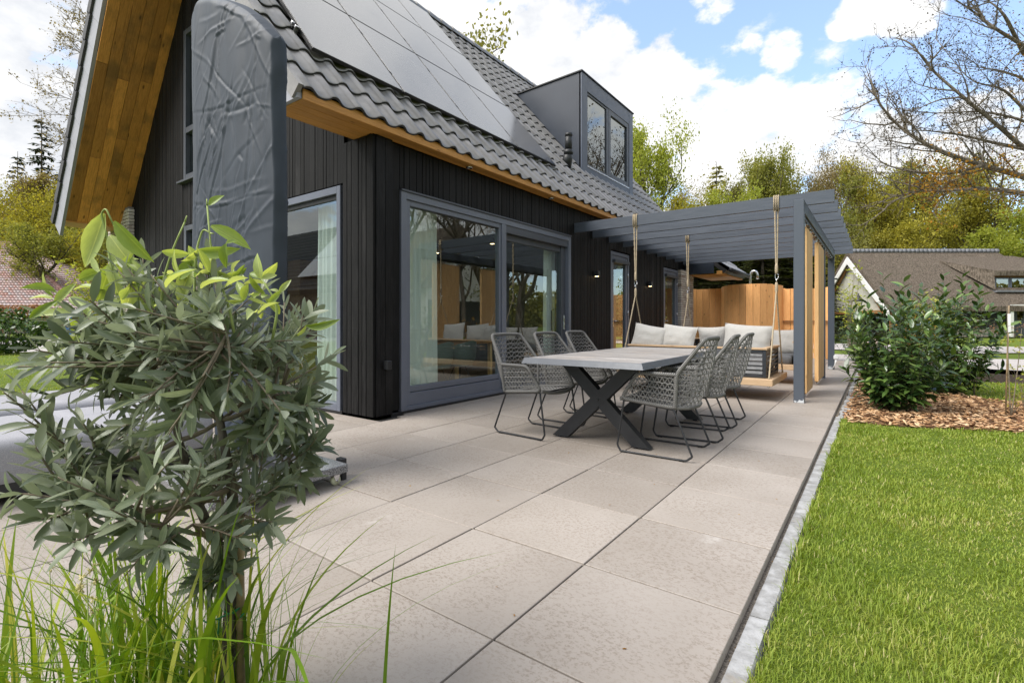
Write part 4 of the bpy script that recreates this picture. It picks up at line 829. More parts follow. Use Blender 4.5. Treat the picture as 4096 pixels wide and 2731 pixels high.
# ------------------------------------------------------------------ pergola, swings, fence
def pergola():
    M = MT; t = thing('pergola', (-.45, 7.13, 0), 'grey pergola with ten broad beams carried on slim posts beside the house wall', 'pergola')
    for y in (7.56, 8.31, 9.06, 9.79, 10.53, 11.22, 11.92, 12.61, 13.32, 14.08):
        b = MB(); b.box((-4.185, y - .024, 2.772), (-.065, y + .024, 2.952), .003); b.build('beam', M['beamwood'], t)
    c = MB(); c.box((-.508, 7.205, 2.60), (-.39, 12.93, 2.768), .004); c.build('carrier', M['beam'], t)
    p = MB(); p.box((-.512, 7.075, .001), (-.386, 7.20, 2.768), .004); p.build('post', M['post'], t)
    p = MB(); p.box((-.512, 12.935, .001), (-.386, 13.06, 2.768), .004); p.build('post', M['post'], t)
    p = MB(); p.box((-.47, 10.72, .001), (-.405, 10.80, 2.598), .003); p.build('post', M['beam'], t)
    r = MB(); r.box((-.488, 7.21, 2.545), (-.412, 12.92, 2.592), .003); r.build('track_rail', M['black_metal'], t)
    for k in range(14): s = MB(); s.obox((-.44, 7.4 + k * .4, 2.545), (.05, .03, .03), bev=.004); s.build('track_bracket', M['chrome'], t)
    w = MB(); w.box((-.40, 12.90, .24), (-.30, 12.95, .33), .012); w.tube([(-.36, 12.93, .24), (-.37, 12.91, .12), (-.42, 12.92, .02)], .011, 6); w.tube([(-.34, 12.93, .24), (-.36, 12.91, .16), (-.41, 12.9, .03)], .008, 6); w.build('outdoor_socket', M['white'], t)
    def screen(y0, y1, x, label, knob):
        s = thing('sliding_screen', (x, (y0 + y1) / 2, .05), label, 'screen', 'larch screens sliding between the pergola posts'); n = 6; d = (y1 - y0) / n
        for i in range(n):
            b = MB(); b.box((x - .018, y0 + i * d + .0025, .055), (x + .018, y0 + (i + 1) * d - .0025, 2.49), .003); b.build('board', M['larch_pale'], s)
        f = MB(); f.box((x - .03, y0 - .014, .07), (x + .03, y0 - .001, 2.47), .003); f.build('edge_batten', M['larch_pale'], s)
        for q in (y0 + .04, y1 - .09): f = MB(); f.box((x - .022, q, 2.485), (x + .004, q + .05, 2.56), .003); f.build('hanger', M['chrome'], s)
        f = MB(); f.tube([(x, y0 + .05, .052), (x, y0 + .05, .012)], .011, 8); f.build('floor_guide', M['chrome'], s)
        if knob: f = MB(); f.lathe((x - .05, y0 + .05, 1.18), [(.005, 0), (.02, .008), (.02, .02), (.005, .028)], 10); f.build('knob', M['white'], s)
    screen(7.66, 8.56, -.437, 'nearer sliding screen of pale larch boards, just behind the front pergola post', True)
    screen(9.42, 10.66, -.437, 'farther and wider sliding screen of pale larch boards, before the thin middle post', False)
    return t
pergola()
def rope_line(mb, a, b, r=.011, n=10):
    a, b = Vector(a), Vector(b); L = (b - a).length; k = max(2, int(L / .03)); P = [a.lerp(b, i / k) for i in range(k + 1)]
    mb.tube(P, [r * (1 + .12 * math.sin(i * 2.1)) for i in range(k + 1)], 6)
def hanging_rope(x, yb, zb_bot, zb_top, y0, y1, zend, label):
    """loop round a beam, down to a ring, then parted to both edges of the platform"""
    t = thing('swing_rope', (x, yb, zb_top), label, 'rope', 'ropes carrying the swing beds'); m = MB(); d = .034
    for q in (-.028, 0, .028):
        m.tube([(x + q, yb - d, zb_bot - .02), (x + q, yb - d, zb_top), (x + q, yb - d * .6, zb_top + .014), (x + q, yb + d * .6, zb_top + .014), (x + q, yb + d, zb_top), (x + q, yb + d, zb_bot - .02), (x + q, yb, zb_bot - .03), (x + q, yb - d, zb_bot - .02)], .011, 6)
    m.build('beam_loop', MT['hemp'], t)
    kz = 1.72; m = MB(); rope_line(m, (x - .018, yb - .02, zb_bot - .02), (x - .004, yb, kz + .10)); rope_line(m, (x + .018, yb + .01, zb_bot - .02), (x + .006, yb, kz + .10))
    m.tube([(x, yb, kz + .25), (x, yb, kz + .2), (x, yb, kz + .12), (x, yb, kz + .09)], [.014, .022, .022, .014], 8); m.build('rope', MT['hemp'], t)
    m = MB(); P = [(x + .004 + .022 * math.cos(a), yb, kz + .055 + .042 * math.sin(a)) for a in np.linspace(0, 2 * math.pi, 15)]; m.tube(P, .006, 6)
    P = [(x, yb + .02 * math.cos(a), kz - .01 + .026 * math.sin(a)) for a in np.linspace(0, 2 * math.pi, 13)]; m.tube(P, .006, 6); m.build('carabiner', MT['chrome'], t)
    m = MB(); m.tube([(x, yb, kz - .03), (x, yb, kz - .07), (x, yb, kz - .15), (x, yb, kz - .20)], [.013, .022, .022, .013], 8)
    rope_line(m, (x, yb - .004, kz - .15), (x, y0, zend)); rope_line(m, (x, yb + .004, kz - .15), (x, y1, zend)); m.build('spread_rope', MT['hemp'], t)
def swing(x0, x1, y0, y1, zp, sx0, sx1, sy0, sy1, zr_, back, label):
    """sofa of charcoal slats with a teak rail, on a wooden platform; back: 'front' or 'rear'"""
    M = MT; t = thing('swing_bed', ((x0 + x1) / 2, (y0 + y1) / 2, zp), label, 'swing bed', 'swing beds under the pergola')
    d = MB(); d.box((x0, y0, zp), (x1, y0 + .045, zp + .09), .005); d.build('platform_board', M['teak_x'], t); d = MB(); d.box((x0, y1 - .045, zp), (x1, y1, zp + .09), .005); d.build('platform_board', M['teak_x'], t)
    for x in (x0, x1 - .06): d = MB(); d.box((x, y0 + .046, zp), (x + .06, y1 - .046, zp + .09), .005); d.build('platform_board', M['teak'], t)
    n = 9; w = (y1 - y0 - .092) / n
    for i in range(n): d = MB(); d.box((x0 + .062, y0 + .046 + i * w + .003, zp + .05), (x1 - .062, y0 + .046 + (i + 1) * w - .003, zp + .088), .003); d.build('platform_board', M['teak_x'], t)
    for x in (x0 + .06, x1 - .06):
        for y in (y0 + .07, y1 - .07): d = MB(); P = [(x + .012 * math.cos(a), y, zp - .012 + .02 * math.sin(a)) for a in np.linspace(0, 2 * math.pi, 11)]; d.tube(P, .004, 5); d.build('eye_hook', M['chrome'], t)
    zb = zp + .092; f = MB(); s = .05
    for x in (sx0, sx1 - s):
        for y in (sy0, sy1 - s): f.box((x, y, zb), (x + s, y + s, zr_ - .03), .004)
    yb = sy0 if back == 'front' else sy1 - .035
    f.box((sx0 + s, yb, zb), (sx1 - s, yb + .035, zb + .04), .003); f.box((sx0 + s, yb, zr_ - .07), (sx1 - s, yb + .035, zr_ - .031), .003)
    for x in (sx0, sx1 - .035): f.box((x, sy0 + s, zb), (x + .035, sy1 - s, zb + .04), .003); f.box((x, sy0 + s, zr_ - .07), (x + .035, sy1 - s, zr_ - .031), .003)
    f.build('sofa_frame', M['sofa_metal'], t)
    k = 5; h = (zr_ - .07 - zb - .04) / k
    for i in range(k):
        z = zb + .04 + i * h + h / 2; m = MB(); m.obox(((sx0 + sx1) / 2, yb + .018, z), (sx1 - sx0 - 2 * s, .012, h * .80), (-.42 if back == 'front' else .42, 0, 0), .002); m.build('slat', M['sofa_metal'], t)
        for x, r in ((sx0 + .018, .42), (sx1 - .018, -.42)): m = MB(); m.obox((x, (sy0 + sy1) / 2, z), (.012, sy1 - sy0 - 2 * s, h * .80), (0, -r, 0), .002); m.build('slat', M['sofa_metal'], t)
    yr = (sy0 - .015, sy0 + .075) if back == 'front' else (sy1 - .075, sy1 + .015)
    m = MB(); m.box((sx0 - .015, yr[0], zr_ - .03), (sx1 + .015, yr[1], zr_), .004); m.build('arm_rail', M['teak_x'], t)
    ya, yc = (yr[1] + .001, sy1 + .01) if back == 'front' else (sy0 - .01, yr[0] - .001)
    for x in (sx0 - .015, sx1 - .065): m = MB(); m.box((x, ya, zr_ - .03), (x + .08, yc, zr_ + .0), .004); m.build('arm_rail', M['teak'], t)
    return t
MT['teak_x'] = MT['teak']; MT['teak'] = timber('teak_slats_across', (.52, .37, .23), (.33, .20, .10), .55, (14, .8, 14), .1, .25, 3, .5, .15, None, (2, .9, 2))
swing(-3.02, -.735, 6.86, 8.22, .222, -2.88, -.84, 7.03, 8.10, .738, 'front', 'nearer swing bed with its slatted back towards the dining table')
swing(-2.86, -.60, 9.14, 10.42, .262, -2.74, -.72, 9.24, 10.30, .76, 'rear', 'farther swing bed by the curved fence, its slatted back to the fence')
hanging_rope(-.79, 7.56, 2.772, 2.952, 6.93, 8.14, .31, 'rope at the right end of the nearer swing bed, beside the pergola post')
hanging_rope(-2.98, 7.56, 2.772, 2.952, 6.93, 8.14, .31, 'rope at the house end of the nearer swing bed')
hanging_rope(-2.76, 9.79, 2.772, 2.952, 9.22, 10.34, .35, 'rope at the house end of the farther swing bed, before the brick pier')
hanging_rope(-.68, 9.79, 2.772, 2.952, 9.22, 10.34, .35, 'rope at the right end of the farther swing bed, behind the pergola post')
def cushion_mb(w, h, t, seed, rnd_edge=2.4):
    g = random.Random(seed); n = 15; P = []; mb = MB(); o = (g.random() * 50, g.random() * 50, g.random() * 50)
    for side in (1, -1):
        P = []
        for i in range(n):
            for j in range(n):
                u = -1 + 2 * i / (n - 1); v = -1 + 2 * j / (n - 1)
                th = max(0, (1 - abs(u) ** rnd_edge)) ** .55 * max(0, (1 - abs(v) ** rnd_edge)) ** .55
                px = u * w / 2 * (1 - .07 * (1 - abs(u)) * 0 - .06 * (1 - v * v) * abs(u) ** 3); pz = v * h / 2 * (1 - .07 * (1 - u * u) * abs(v) ** 3)
                nz = mnoise.noise((u * 2.2 + o[0], v * 2.2 + o[1], side + o[2])) * .018 + mnoise.noise((u * 5 + o[0], v * 5, side)) * .008
                P.append((px, side * (th * t / 2 + nz * th), pz))
        mb.grid(P, n, n)
    return mb
def cushion(w, h, t, loc, rot, label, mat='cushion', group='pale cushions on the swing beds', seed=1):
    mb = cushion_mb(w, h, t, seed); o = mb.build('cushion', MT[mat], None); o.location = loc; o.rotation_euler = rot; tag(o, label, 'cushion', group); return o
cushion(.56, .42, .17, (-2.60, 7.21, .845), (R(-14), R(10), R(4)), 'pale cushion at the house end of the nearer swing bed, by its rope', seed=1)
cushion(.56, .42, .17, (-2.14, 7.25, .845), (R(-15), R(6), R(-5)), 'pale cushion with a peaked corner, second from the house end of the nearer swing bed', seed=2)
cushion(.47, .47, .17, (-1.78, 7.95, .80), (R(16), R(-2), R(0)), 'square pale cushion standing in the middle of the nearer swing bed', seed=3)
cushion(.68, .48, .18, (-1.19, 7.55, .83), (R(-12), R(4), R(3)), 'large pale cushion at the post end of the nearer swing bed', seed=4)
cushion(.62, .50, .19, (-.95, 10.05, .72), (R(-16), R(-3), R(0)), 'pale back cushion of the farther swing bed, beside the pergola post', seed=5)
cushion(.62, .50, .19, (-1.60, 10.08, .72), (R(-16), R(2), R(3)), 'pale back cushion in the middle of the farther swing bed', seed=6)
def rounded_pad(x0, x1, y0, y1, z0, z1, r, nx=26, ny=26, dip=None):
    mb = MB(); P = []; prof = [(0, z0)]; n = 6
    def rect(off, z):
        pts = []; ax0, ax1, ay0, ay1 = x0 + off, x1 - off, y0 + off, y1 - off
        for i in range(nx): pts.append((ax0 + (ax1 - ax0) * i / nx, ay0, z))
        for i in range(ny): pts.append((ax1, ay0 + (ay1 - ay0) * i / ny, z))
        for i in range(nx): pts.append((ax1 - (ax1 - ax0) * i / nx, ay1, z))
        for i in range(ny): pts.append((ax0, ay1 - (ay1 - ay0) * i / ny, z))
        return pts
    rings = [rect(r * .3, z0)]
    for k in range(n + 1): a = math.pi / 2 * k / n; rings.append(rect(r * (1 - math.sin(a + 0)) if False else r - r * math.cos(a), z1 - r + r * math.sin(a)))
    rings.insert(1, rect(0.0, z0 + r * .5)); L = len(rings[0])
    for rg in rings: P += rg
    fs = [(k * L + i, k * L + (i + 1) % L, (k + 1) * L + (i + 1) % L, (k + 1) * L + i) for k in range(len(rings) - 1) for i in range(L)]
    mb.add(P, fs, True)
    gx, gy_ = nx, ny; top = []
    for i in range(gx + 1):
        for j in range(gy_ + 1):
            x = x0 + r + (x1 - x0 - 2 * r) * i / gx; y = y0 + r + (y1 - y0 - 2 * r) * j / gy_; z = z1
            if dip and 0 < i < gx and 0 < j < gy_: z -= dip(x, y)
            top.append((x, y, z))
    mb.grid(top, gx + 1, gy_ + 1); return mb
mb = rounded_pad(-2.66, -.80, 9.28, 10.24, .355, .51, .06); o = mb.build('seat_pad', MT['cushion_dark'], None, loc=(-1.73, 9.76, .355)); tag(o, 'charcoal seat pad of the farther swing bed', 'seat pad', 'charcoal seat pads of the swing beds')
mb = rounded_pad(-2.82, -.90, 7.09, 8.06, .316, .47, .06); o = mb.build('seat_pad', MT['cushion_dark'], None, loc=(-1.86, 7.57, .316)); tag(o, 'charcoal seat pad of the nearer swing bed, seen through its slats', 'seat pad', 'charcoal seat pads of the swing beds')
def fence():
    M = MT; t = thing('garden_fence', (-2.7, 16.2, 0), 'fresh larch board fence with a curved shower screen at the end of the terrace', 'fence')
    def run(x0, x1, z0, ztop, y, n, jit=.012):
        d = (x1 - x0) / n
        for i in range(n):
            b = MB(); q = random.uniform(-.004, .004); b.box((x0 + i * d + .005, y - .014 + q, z0), (x0 + (i + 1) * d - .005, y + .010 + q, ztop + random.uniform(-jit, jit)), .003); b.build('board', M['larch'], t)
    run(-4.62, -3.60, .02, 2.165, 16.2, 5); run(-1.88, -.70, 1.13, 2.075, 16.22, 6); run(-1.88, -.70, .02, 1.10, 16.24, 6)
    b = MB(); b.box((-1.90, 16.16, 1.085), (-.70, 16.20, 1.125), .003); b.build('rail', M['room_wood'], t)
    n = 14; r = .86; c = (-2.745, 16.22)
    for i in range(n):
        a0 = math.pi + math.pi * i / n; a1 = math.pi + math.pi * (i + 1) / n; p = Vector((c[0] + r * math.cos(a0), c[1] + r * math.sin(a0), 0)); q = Vector((c[0] + r * math.cos(a1), c[1] + r * math.sin(a1), 0))
        d = (q - p).normalized(); z = 2.165 + .055 * math.sin(math.pi * (i + .5) / n) + random.uniform(-.006, .006); m = (p + q) / 2; w = (q - p).length - .007
        b = MB(); b.obox((m.x, m.y, z / 2 + .01), (w, .024, z - .02), (0, 0, math.atan2(d.y, d.x)), .003); b.build('board', M['larch'], t)
    for x, y in ((-3.62, 16.28), (-1.86, 16.28), (-.74, 16.30)): b = MB(); b.box((x - .035, y - .035, .0), (x + .035, y + .035, 2.1), .004); b.build('fence_post', M['larch'], t)
    s = thing('outdoor_shower', (-2.70, 15.9, 0), 'stainless steel shower pipe curving over above the larch screen', 'shower'); m = MB()
    P = [(-2.72, 15.9, .0), (-2.72, 15.9, 2.50)] + [(-2.62 - .10 * math.cos(a), 15.9, 2.50 + .14 * math.sin(a)) for a in np.linspace(.2, math.pi - .1, 9)] + [(-2.52, 15.9, 2.40)]
    m.tube(P, .034, 12); m.build('pipe', M['steel'], s); m = MB(); m.tube([(-2.52, 15.9, 2.405), (-2.52, 15.9, 2.385)], .045, 12); m.build('shower_head', M['steel'], s)
fence()
# ------------------------------------------------------------------ dining table and chairs
def dining_table():
    M = MT; x0, x1, y0, y1, z = -2.20, -1.08, 3.06, 5.50, .78
    t = thing('garden_table', ((x0 + x1) / 2, (y0 + y1) / 2, 0), 'long terrace table with weathered plank top and black crossed legs', 'table')
    n = 20; d = (y1 - y0 - .036) / n
    for i in range(n):
        b = MB(); q = random.uniform(0, .0025); b.box((x0 + .018, y0 + .018 + i * d + .0016, z - .03), (x1 - .018, y0 + .018 + (i + 1) * d - .0016, z - q), .0025); b.build('plank', M['table_x'], t)
    f = MB(); e = .03; h = .050
    def edge(a, b, a2, b2): f.prism([a, b, b2, a2], (0, 0, 0)) if False else None
    top = [(x0, y0), (x1, y0), (x1, y1), (x0, y1)]; inn = [(x0 + .018, y0 + .018), (x1 - .018, y0 + .018), (x1 - .018, y1 - .018), (x0 + .018, y1 - .018)]; out = [(x0 - .022, y0 - .022), (x1 + .022, y0 - .022), (x1 + .022, y1 + .022), (x0 - .022, y1 + .022)]
    for i in range(4):
        j = (i + 1) % 4; s = MB(); A, B, a, b, c, dd = top[i], top[j], inn[i], inn[j], out[i], out[j]
        V = [(*a, z), (*b, z), (*B, z), (*A, z), (*c, z - h), (*dd, z - h), (*b, z - h), (*a, z - h)]
        s.add(V, [(0, 1, 2, 3), (3, 2, 5, 4), (4, 5, 6, 7), (7, 6, 1, 0), (0, 3, 4, 7), (1, 6, 5, 2)]); s.build('edge_frame', M['table_edge'], t)
    u = MB(); u.box((x0 + .06, y0 + .06, z - .052), (x1 - .06, y1 - .06, z - .032)); u.build('under_frame', M['black_metal'], t)
    for y in (3.47, 5.02):
        for s in (1, -1):
            m = MB(); xc = (x0 + x1) / 2; yy = y + s * .0015
            bx, tx = xc + s * .405, xc - s * .335; dx = tx - bx; L = math.hypot(dx, .70); hw = .056 * L / .70
            m.prism([(bx - hw, yy - .04, .014), (bx + hw, yy - .04, .014), (tx + hw, yy - .04, .727), (tx - hw, yy - .04, .727)], (0, .08, 0)); m.build('crossed_leg', M['black_metal'], t)
            m = MB(); m.lathe((bx, y, 0), [(.022, 0), (.024, .006), (.012, .013), (.012, .016)], 12); m.build('foot', M['rubber'], t)
        for zz in (.335, .395): m = MB(); m.lathe((xc, y - .047, zz), [(.004, 0), (.010, .002), (.010, .008)], 10, M=Matrix.Rotation(R(-90), 4, 'X')); m.build('bolt', M['iron'], t)
        d_ = 1 if y < 4 else -1; m = MB(); m.bar((xc, y + d_ * .03, .355), (xc, 4.245 - d_ * .02, .715), .06, .07); m.build('brace', M['black_metal'], t)
MT['table_x'] = None
def _tx():
    n = NT('weathered_table_boards'); g = n.noise(4, 8, .68, (.8, 13, 13), dist=.5); g2 = n.noise(30, 4, .5, (.8, 9, 9)); w = n.noise(3.1, 5, .6)
    c = n.mix(n.ramp(g, .34, .68), (.20, .182, .168), (.42, .395, .37)); c = n.mix(n.ramp(w, .5, .72, 0, .6), c, (.34, .285, .235)); c = n.mix(n.ramp(g2, .56, .74, 0, .65), c, (.12, .10, .09))
    c = n.scale(c, n.math('ADD', n.math('MULTIPLY', n.rand, .36), .82)); n.bump(n.math('ADD', g, n.math('MULTIPLY', g2, .6)), .6, .004); MT['table_x'] = n.set(c, .62, 0, .4)
_tx(); dining_table()

def resample(P, step):
    P = [Vector(p) for p in P]; out = [P[0]]
    for a, b in zip(P, P[1:]):
        k = max(1, int((b - a).length / step)); out += [a.lerp(b, i / k) for i in range(1, k + 1)]
    return out
def fillet(P, r, n=5):
    P = [Vector(p) for p in P]; out = [P[0]]
    for i in range(1, len(P) - 1):
        a, b, c = P[i - 1], P[i], P[i + 1]; d1 = (a - b); d2 = (c - b); k = min(r, d1.length * .45, d2.length * .45); p, q = b + d1.normalized() * k, b + d2.normalized() * k
        for j in range(n + 1): s = j / n; out.append(p * (1 - s) ** 2 + b * 2 * s * (1 - s) + q * s * s)
    out.append(P[-1]); return out
def wrapped(mb, P, r=.0155):
    Q = resample(P, .0042); mb.tube(Q, [r * (1.07 if i % 2 else .93) for i in range(len(Q))], 7)
def make_chair(label):
    t = local_thing('rope_chair', (0, 0, 0), label, 'chair', 'rope chairs around the garden table'); M = MT
    # closed rim: seat front, arm, back
    sf, af, jn, bt, br = (.265, .275, .462), (.115, .298, .688), (-.205, .300, .688), (-.405, .232, .972), (-.185, .272, .42)
    mir = lambda p: (p[0], -p[1], p[2])
    rim = MB(); wrapped(rim, fillet([(-.30, 0, .415), (-.275, .17, .414), br, (0, .288, .437), sf, af, jn], .055))
    wrapped(rim, fillet([(-.30, 0, .415), (-.275, -.17, .414), mir(br), (0, -.288, .437), mir(sf), mir(af), mir(jn)], .055))
    wrapped(rim, fillet([br, (-.203, .292, .60), jn, bt, (-.432, 0, .978), mir(bt), mir(jn), (-.203, -.292, .60), mir(br)], .05), .0165)
    wrapped(rim, fillet([sf, (.300, .15, .435), (.310, 0, .428), (.300, -.15, .435), mir(sf)], .08), .0165); rim.build('rope_rim', M['rope_wrap'], t)
    S = [0, .13, .335, .42, .5, .58, .665, .87, 1]
    Bp = [sf, (.10, .286, .446), br, (-.262, .185, .416), (-.30, 0, .415), (-.262, -.185, .416), mir(br), (.10, -.286, .446), mir(sf)]
    Tp = [sf, (.115, .298, .688), jn, bt, (-.432, 0, .978), mir(bt), mir(jn), (.115, -.298, .688), mir(sf)]
    def samp(A, s):
        for i in range(len(S) - 1):
            if s <= S[i + 1] + 1e-9: k = (s - S[i]) / (S[i + 1] - S[i]); return Vector(A[i]).lerp(Vector(A[i + 1]), k)
        return Vector(A[-1])
    def pt(s, h):
        b, tp = samp(Bp, s), samp(Tp, s); H = (tp - b).length; v = min(1, h / max(H, 1e-4)); p = b.lerp(tp, v)
        bulge = .028 * math.sin(math.pi * v) * max(0, math.cos((s - .5) * math.pi / .34)) if abs(s - .5) < .17 else 0; p.x -= bulge
        return p
    def Hs(s): return (samp(Tp, s) - samp(Bp, s)).length
    net = MB(); dh = .047; rr = .0040; NS = 36; rows = int(.62 / dh)
    for k in range(1, rows + 1):
        run = []
        for i in range(NS * 2 + 1):
            s = i / (NS * 2)
            if Hs(s) > k * dh + .004: run.append(pt(s, k * dh) + Vector((0, 0, .003 * math.sin(i * 2.4 + k))))
            else:
                if len(run) > 2: net.tube(run, rr * 1.15, 4, False)
                run = []
        if len(run) > 2: net.tube(run, rr * 1.15, 4, False)
    for k in range(rows + 1):
        for i in range(NS):
            s0, s1, s2 = i / NS, (i + .5) / NS, (i + 1) / NS; top = (k + 1) * dh
            for a, b in ((s0, s1), (s2, s1)):
                if Hs(a) > k * dh + .006:
                    net.tube([pt(a, k * dh), pt(b, min(top, Hs(b)))], rr, 4, False)
    # seat net
    def seat(u, v):      # u 0..1 front to rear, v -1..1
        x = .295 + (-.27 - .295) * u; w = .278 - .085 * max(0, u - .75) / .25 * 1.0; z = .447 - .030 * u - .022 * math.sin(math.pi * u) * (1 - v * v) - .012 * (1 - v * v)
        x += -.02 * (v * v) * (1 - u) + .03 * v * v * u; return Vector((x, v * w, z))
    NR, NC = 12, 14
    for k in range(NR + 1): net.tube([seat(k / NR, -1 + 2 * i / (NC * 1.0)) + Vector((0, 0, .003 * math.sin(i * 2.6 + k))) for i in range(NC + 1)], rr * 1.2, 4, False)
    for k in range(NR):
        for i in range(NC):
            a, b, c = -1 + 2 * i / NC, -1 + 2 * (i + .5) / NC, -1 + 2 * (i + 1) / NC; net.tube([seat(k / NR, a), seat((k + 1) / NR, b)], rr, 4, False); net.tube([seat(k / NR, c), seat((k + 1) / NR, b)], rr, 4, False)
    net.build('rope_net', M['rope'], t)
    for s in (1, -1):
        y = s * .272; f = MB(); f.tube(fillet([(-.175, y * .985, .404), (.245, y * .985, .447), (.303, y, .060), (.275, y, .0125), (-.275, y, .0125), (-.322, y, .050), (-.175, y * .985, .404), (-.10, y * .985, .412)], .012, 3), .0088, 8); f.build('sled_leg', M['black_metal'], t)
        for x in (.24, -.24): f = MB(); f.tube([(x - .02, y, .009), (x + .02, y, .009)], .0105, 8); f.build('glide', M['rubber'], t)
    f = MB(); f.tube([(-.165, -.268, .405), (-.165, .268, .405)], .008, 6); f.tube([(.235, -.268, .440), (.235, .268, .440)], .008, 6); f.build('cross_bar', M['black_metal'], t)
    return t
chair = make_chair('rope chair at the near end of the house side of the garden table')
chair.location = (-2.35, 3.485, 0); chair.rotation_euler = (0, 0, R(-4))
for x, y, a, lb in ((-2.36, 4.285, -2, 'middle rope chair on the house side of the garden table'), (-2.37, 5.03, 0, 'rope chair at the far end of the house side of the garden table'),
                    (-1.08, 3.545, 181, 'rope chair at the near end of the lawn side of the garden table'), (-1.065, 4.30, 187, 'middle rope chair on the lawn side of the garden table, turned slightly'), (-1.085, 5.06, 183, 'rope chair at the far end of the lawn side of the garden table')):
    copy_tree(chair, (x, y, 0), R(a), lb)

# ------------------------------------------------------------------ covered parasol and loungers
def parasol():
    M = MT; t = thing('covered_parasol', (-2.95, .94, 0), 'tall cantilever parasol tied up in a wrinkled grey cover on a granite base', 'parasol')
    s = MB(); x0, x1, y0, y1 = -3.40, -2.50, .50, 1.38; s.box((x0, y0, .085), (x1, y1, .142), .004); s.build('granite_slab', M['granite'], t)
    for x, y in ((x1 - .07, y0 + .07), (x1 - .06, y1 - .06), (x0 + .06, y0 + .06), (x0 + .06, y1 - .06)):
        w = MB(); w.tube([(x - .014, y, .034), (x + .014, y, .034)], .033, 16); c = w.build('caster_wheel', M['nylon'], t)
        f = MB(); f.box((x - .028, y - .03, .072), (x + .028, y + .03, .0835), .002); f.prism([(x + .017, y - .026, .075), (x + .017, y + .026, .075), (x + .017, y + .008, .028), (x + .017, y - .008, .028)], (.004, 0, 0)); f.prism([(x - .021, y - .026, .075), (x - .021, y + .026, .075), (x - .021, y + .008, .028), (x - .021, y - .008, .028)], (.004, 0, 0)); f.tube([(x - .022, y, .034), (x + .022, y, .034)], .008, 8); f.build('caster_fork', M['chrome'], c)
    f = MB(); f.box((-3.27, .6, .143), (-3.17, 1.3, .16), .003); f.build('foot_bar', M['black_metal'], t); f = MB(); f.box((-3.4, .93, .1615), (-2.7, 1.03, .178), .003); f.build('foot_bar', M['black_metal'], t); f = MB(); f.tube([(-3.22, .98, .17), (-3.22, .98, .6)], .045, 14); f.build('pole', M['black_metal'], t); f = MB(); f.box((-2.67, 1.40, .0), (-2.60, 1.44, .15), .003); f.build('pedal', M['black_metal'], t)
    # the cover: a bag about 1.2 m wide, its peak towards the house, folded and creased
    nf, ns, nv = 150, 8, 330; nu = 2 * (nf + ns); P = []
    def section(z):
        k = min(1, max(0, (1.25 - z) / 1.05)); k = k * k * (3 - 2 * k); xl = -3.84 + .40 * k + .014 * math.sin(z * 3.1); xr = -2.66 - .40 * k + .010 * math.sin(z * 4.3)
        return xl, xr
    def ztop(u): return 3.485 - .02 * u - .56 * (max(0, u - .2) / .8) ** 1.6 - .025 * max(0, .05 - u) / .05 + .02 * math.sin(u * 9) * (1 - u)
    N = lambda x, y, z: mnoise.noise((x, y, z))
    g5 = np.random.default_rng(23); SEG = []
    knots = [(-2.95, 1.72), (-3.45, 2.45), (-2.85, 2.55), (-3.2, 3.15), (-3.55, 1.5), (-3.0, 1.1), (-2.8, 3.0)]
    for k in range(150):        # creases of a bag that lay folded: most run out from crumpled knots
        if k < 58: c = knots[k % len(knots)]; ang = g5.uniform(0, np.pi); off = g5.normal(0, .09, 2); L = g5.gamma(2.2, .07); p = (c[0] + off[0], c[1] + off[1])
        else: p = (g5.uniform(-3.8, -2.65), g5.uniform(.4, 3.4)); ang = g5.choice((1.57, 1.2, .75, 2.3, 0.1)) + g5.normal(0, .16); L = g5.uniform(.12, .55)
        SEG.append((p[0], p[1], math.cos(ang), math.sin(ang), L, g5.uniform(.006, .016), g5.uniform(.0022, .0075) * g5.choice((-1, 1, 1))))
    for zf, dp in ((1.94, .007), (2.62, .004), (1.2, .005)): SEG.append((-3.25, zf, .995, -.09, .62, .009, -dp))
    for xf, dp in ((-3.25, .004), (-2.86, .006), (-3.58, .003)): SEG.append((xf, 1.9, .02, 1, 1.6, .008, -dp))
    SEG = np.array(SEG)
    def relief_grid(X, Z):
        H = np.zeros_like(X)
        for cx_, cz_, ux, uz, L, w, dp in SEG:
            dx, dz = X - cx_, Z - cz_; al = dx * ux + dz * uz; d = -dx * uz + dz * ux + .05 * L * np.sin(al / max(L, .05) * 3.0 + cx_ * 40); t = np.clip(1 - (np.abs(al) / L) ** 2.2, 0, 1)
            H += dp * t * (np.exp(-np.abs(d) / w) - .55 * np.exp(-np.abs(d - w * 2.2) / (w * 1.6)))
        return H
    for j in range(nv):
        tj = j / (nv - 1)
        for i in range(nu):
            if i < nf: u, face = i / nf, -1
            elif i < nf + ns: u, face = 1.0, 2
            elif i < 2 * nf + ns: u, face = 1 - (i - nf - ns) / nf, 1
            else: u, face = 0.0, -2
            z = .20 + (ztop(u) - .20) * tj; xl, xr = section(z); x = xl + (xr - xl) * u; ym = .985; uu = abs(2 * u - 1); ht = .035 + .045 * max(0, 1 - uu ** 3.6) ** .8
            if z > ztop(u) - .06: ht *= 1 - .30 * ((z - ztop(u) + .06) / .06) ** 2
            if abs(face) == 1:
                e = min(1, min(u, 1 - u) / .05); h = .018 * N(x * 1.3, 1.0 + face, z * .8) + .013 * N(x * 4.6 + z * .4, 5.0, z * .55) + .006 * N(x * 9 - z * .5, 8.0, z * 1.1); y = ym + face * (ht + h * (.25 + .75 * e) + .014)
            else:
                k = (i - nf if face == 2 else i - 2 * nf - ns) / ns; k = k if face == 2 else 1 - k; w = ht + .014
                y = ym + (2 * k - 1) * w; x += (.010 * N(4, y * 8, z * 6) + .012 * math.sin(math.pi * k)) * (1 if face == 2 else -1)
            P.append((x, y, z))
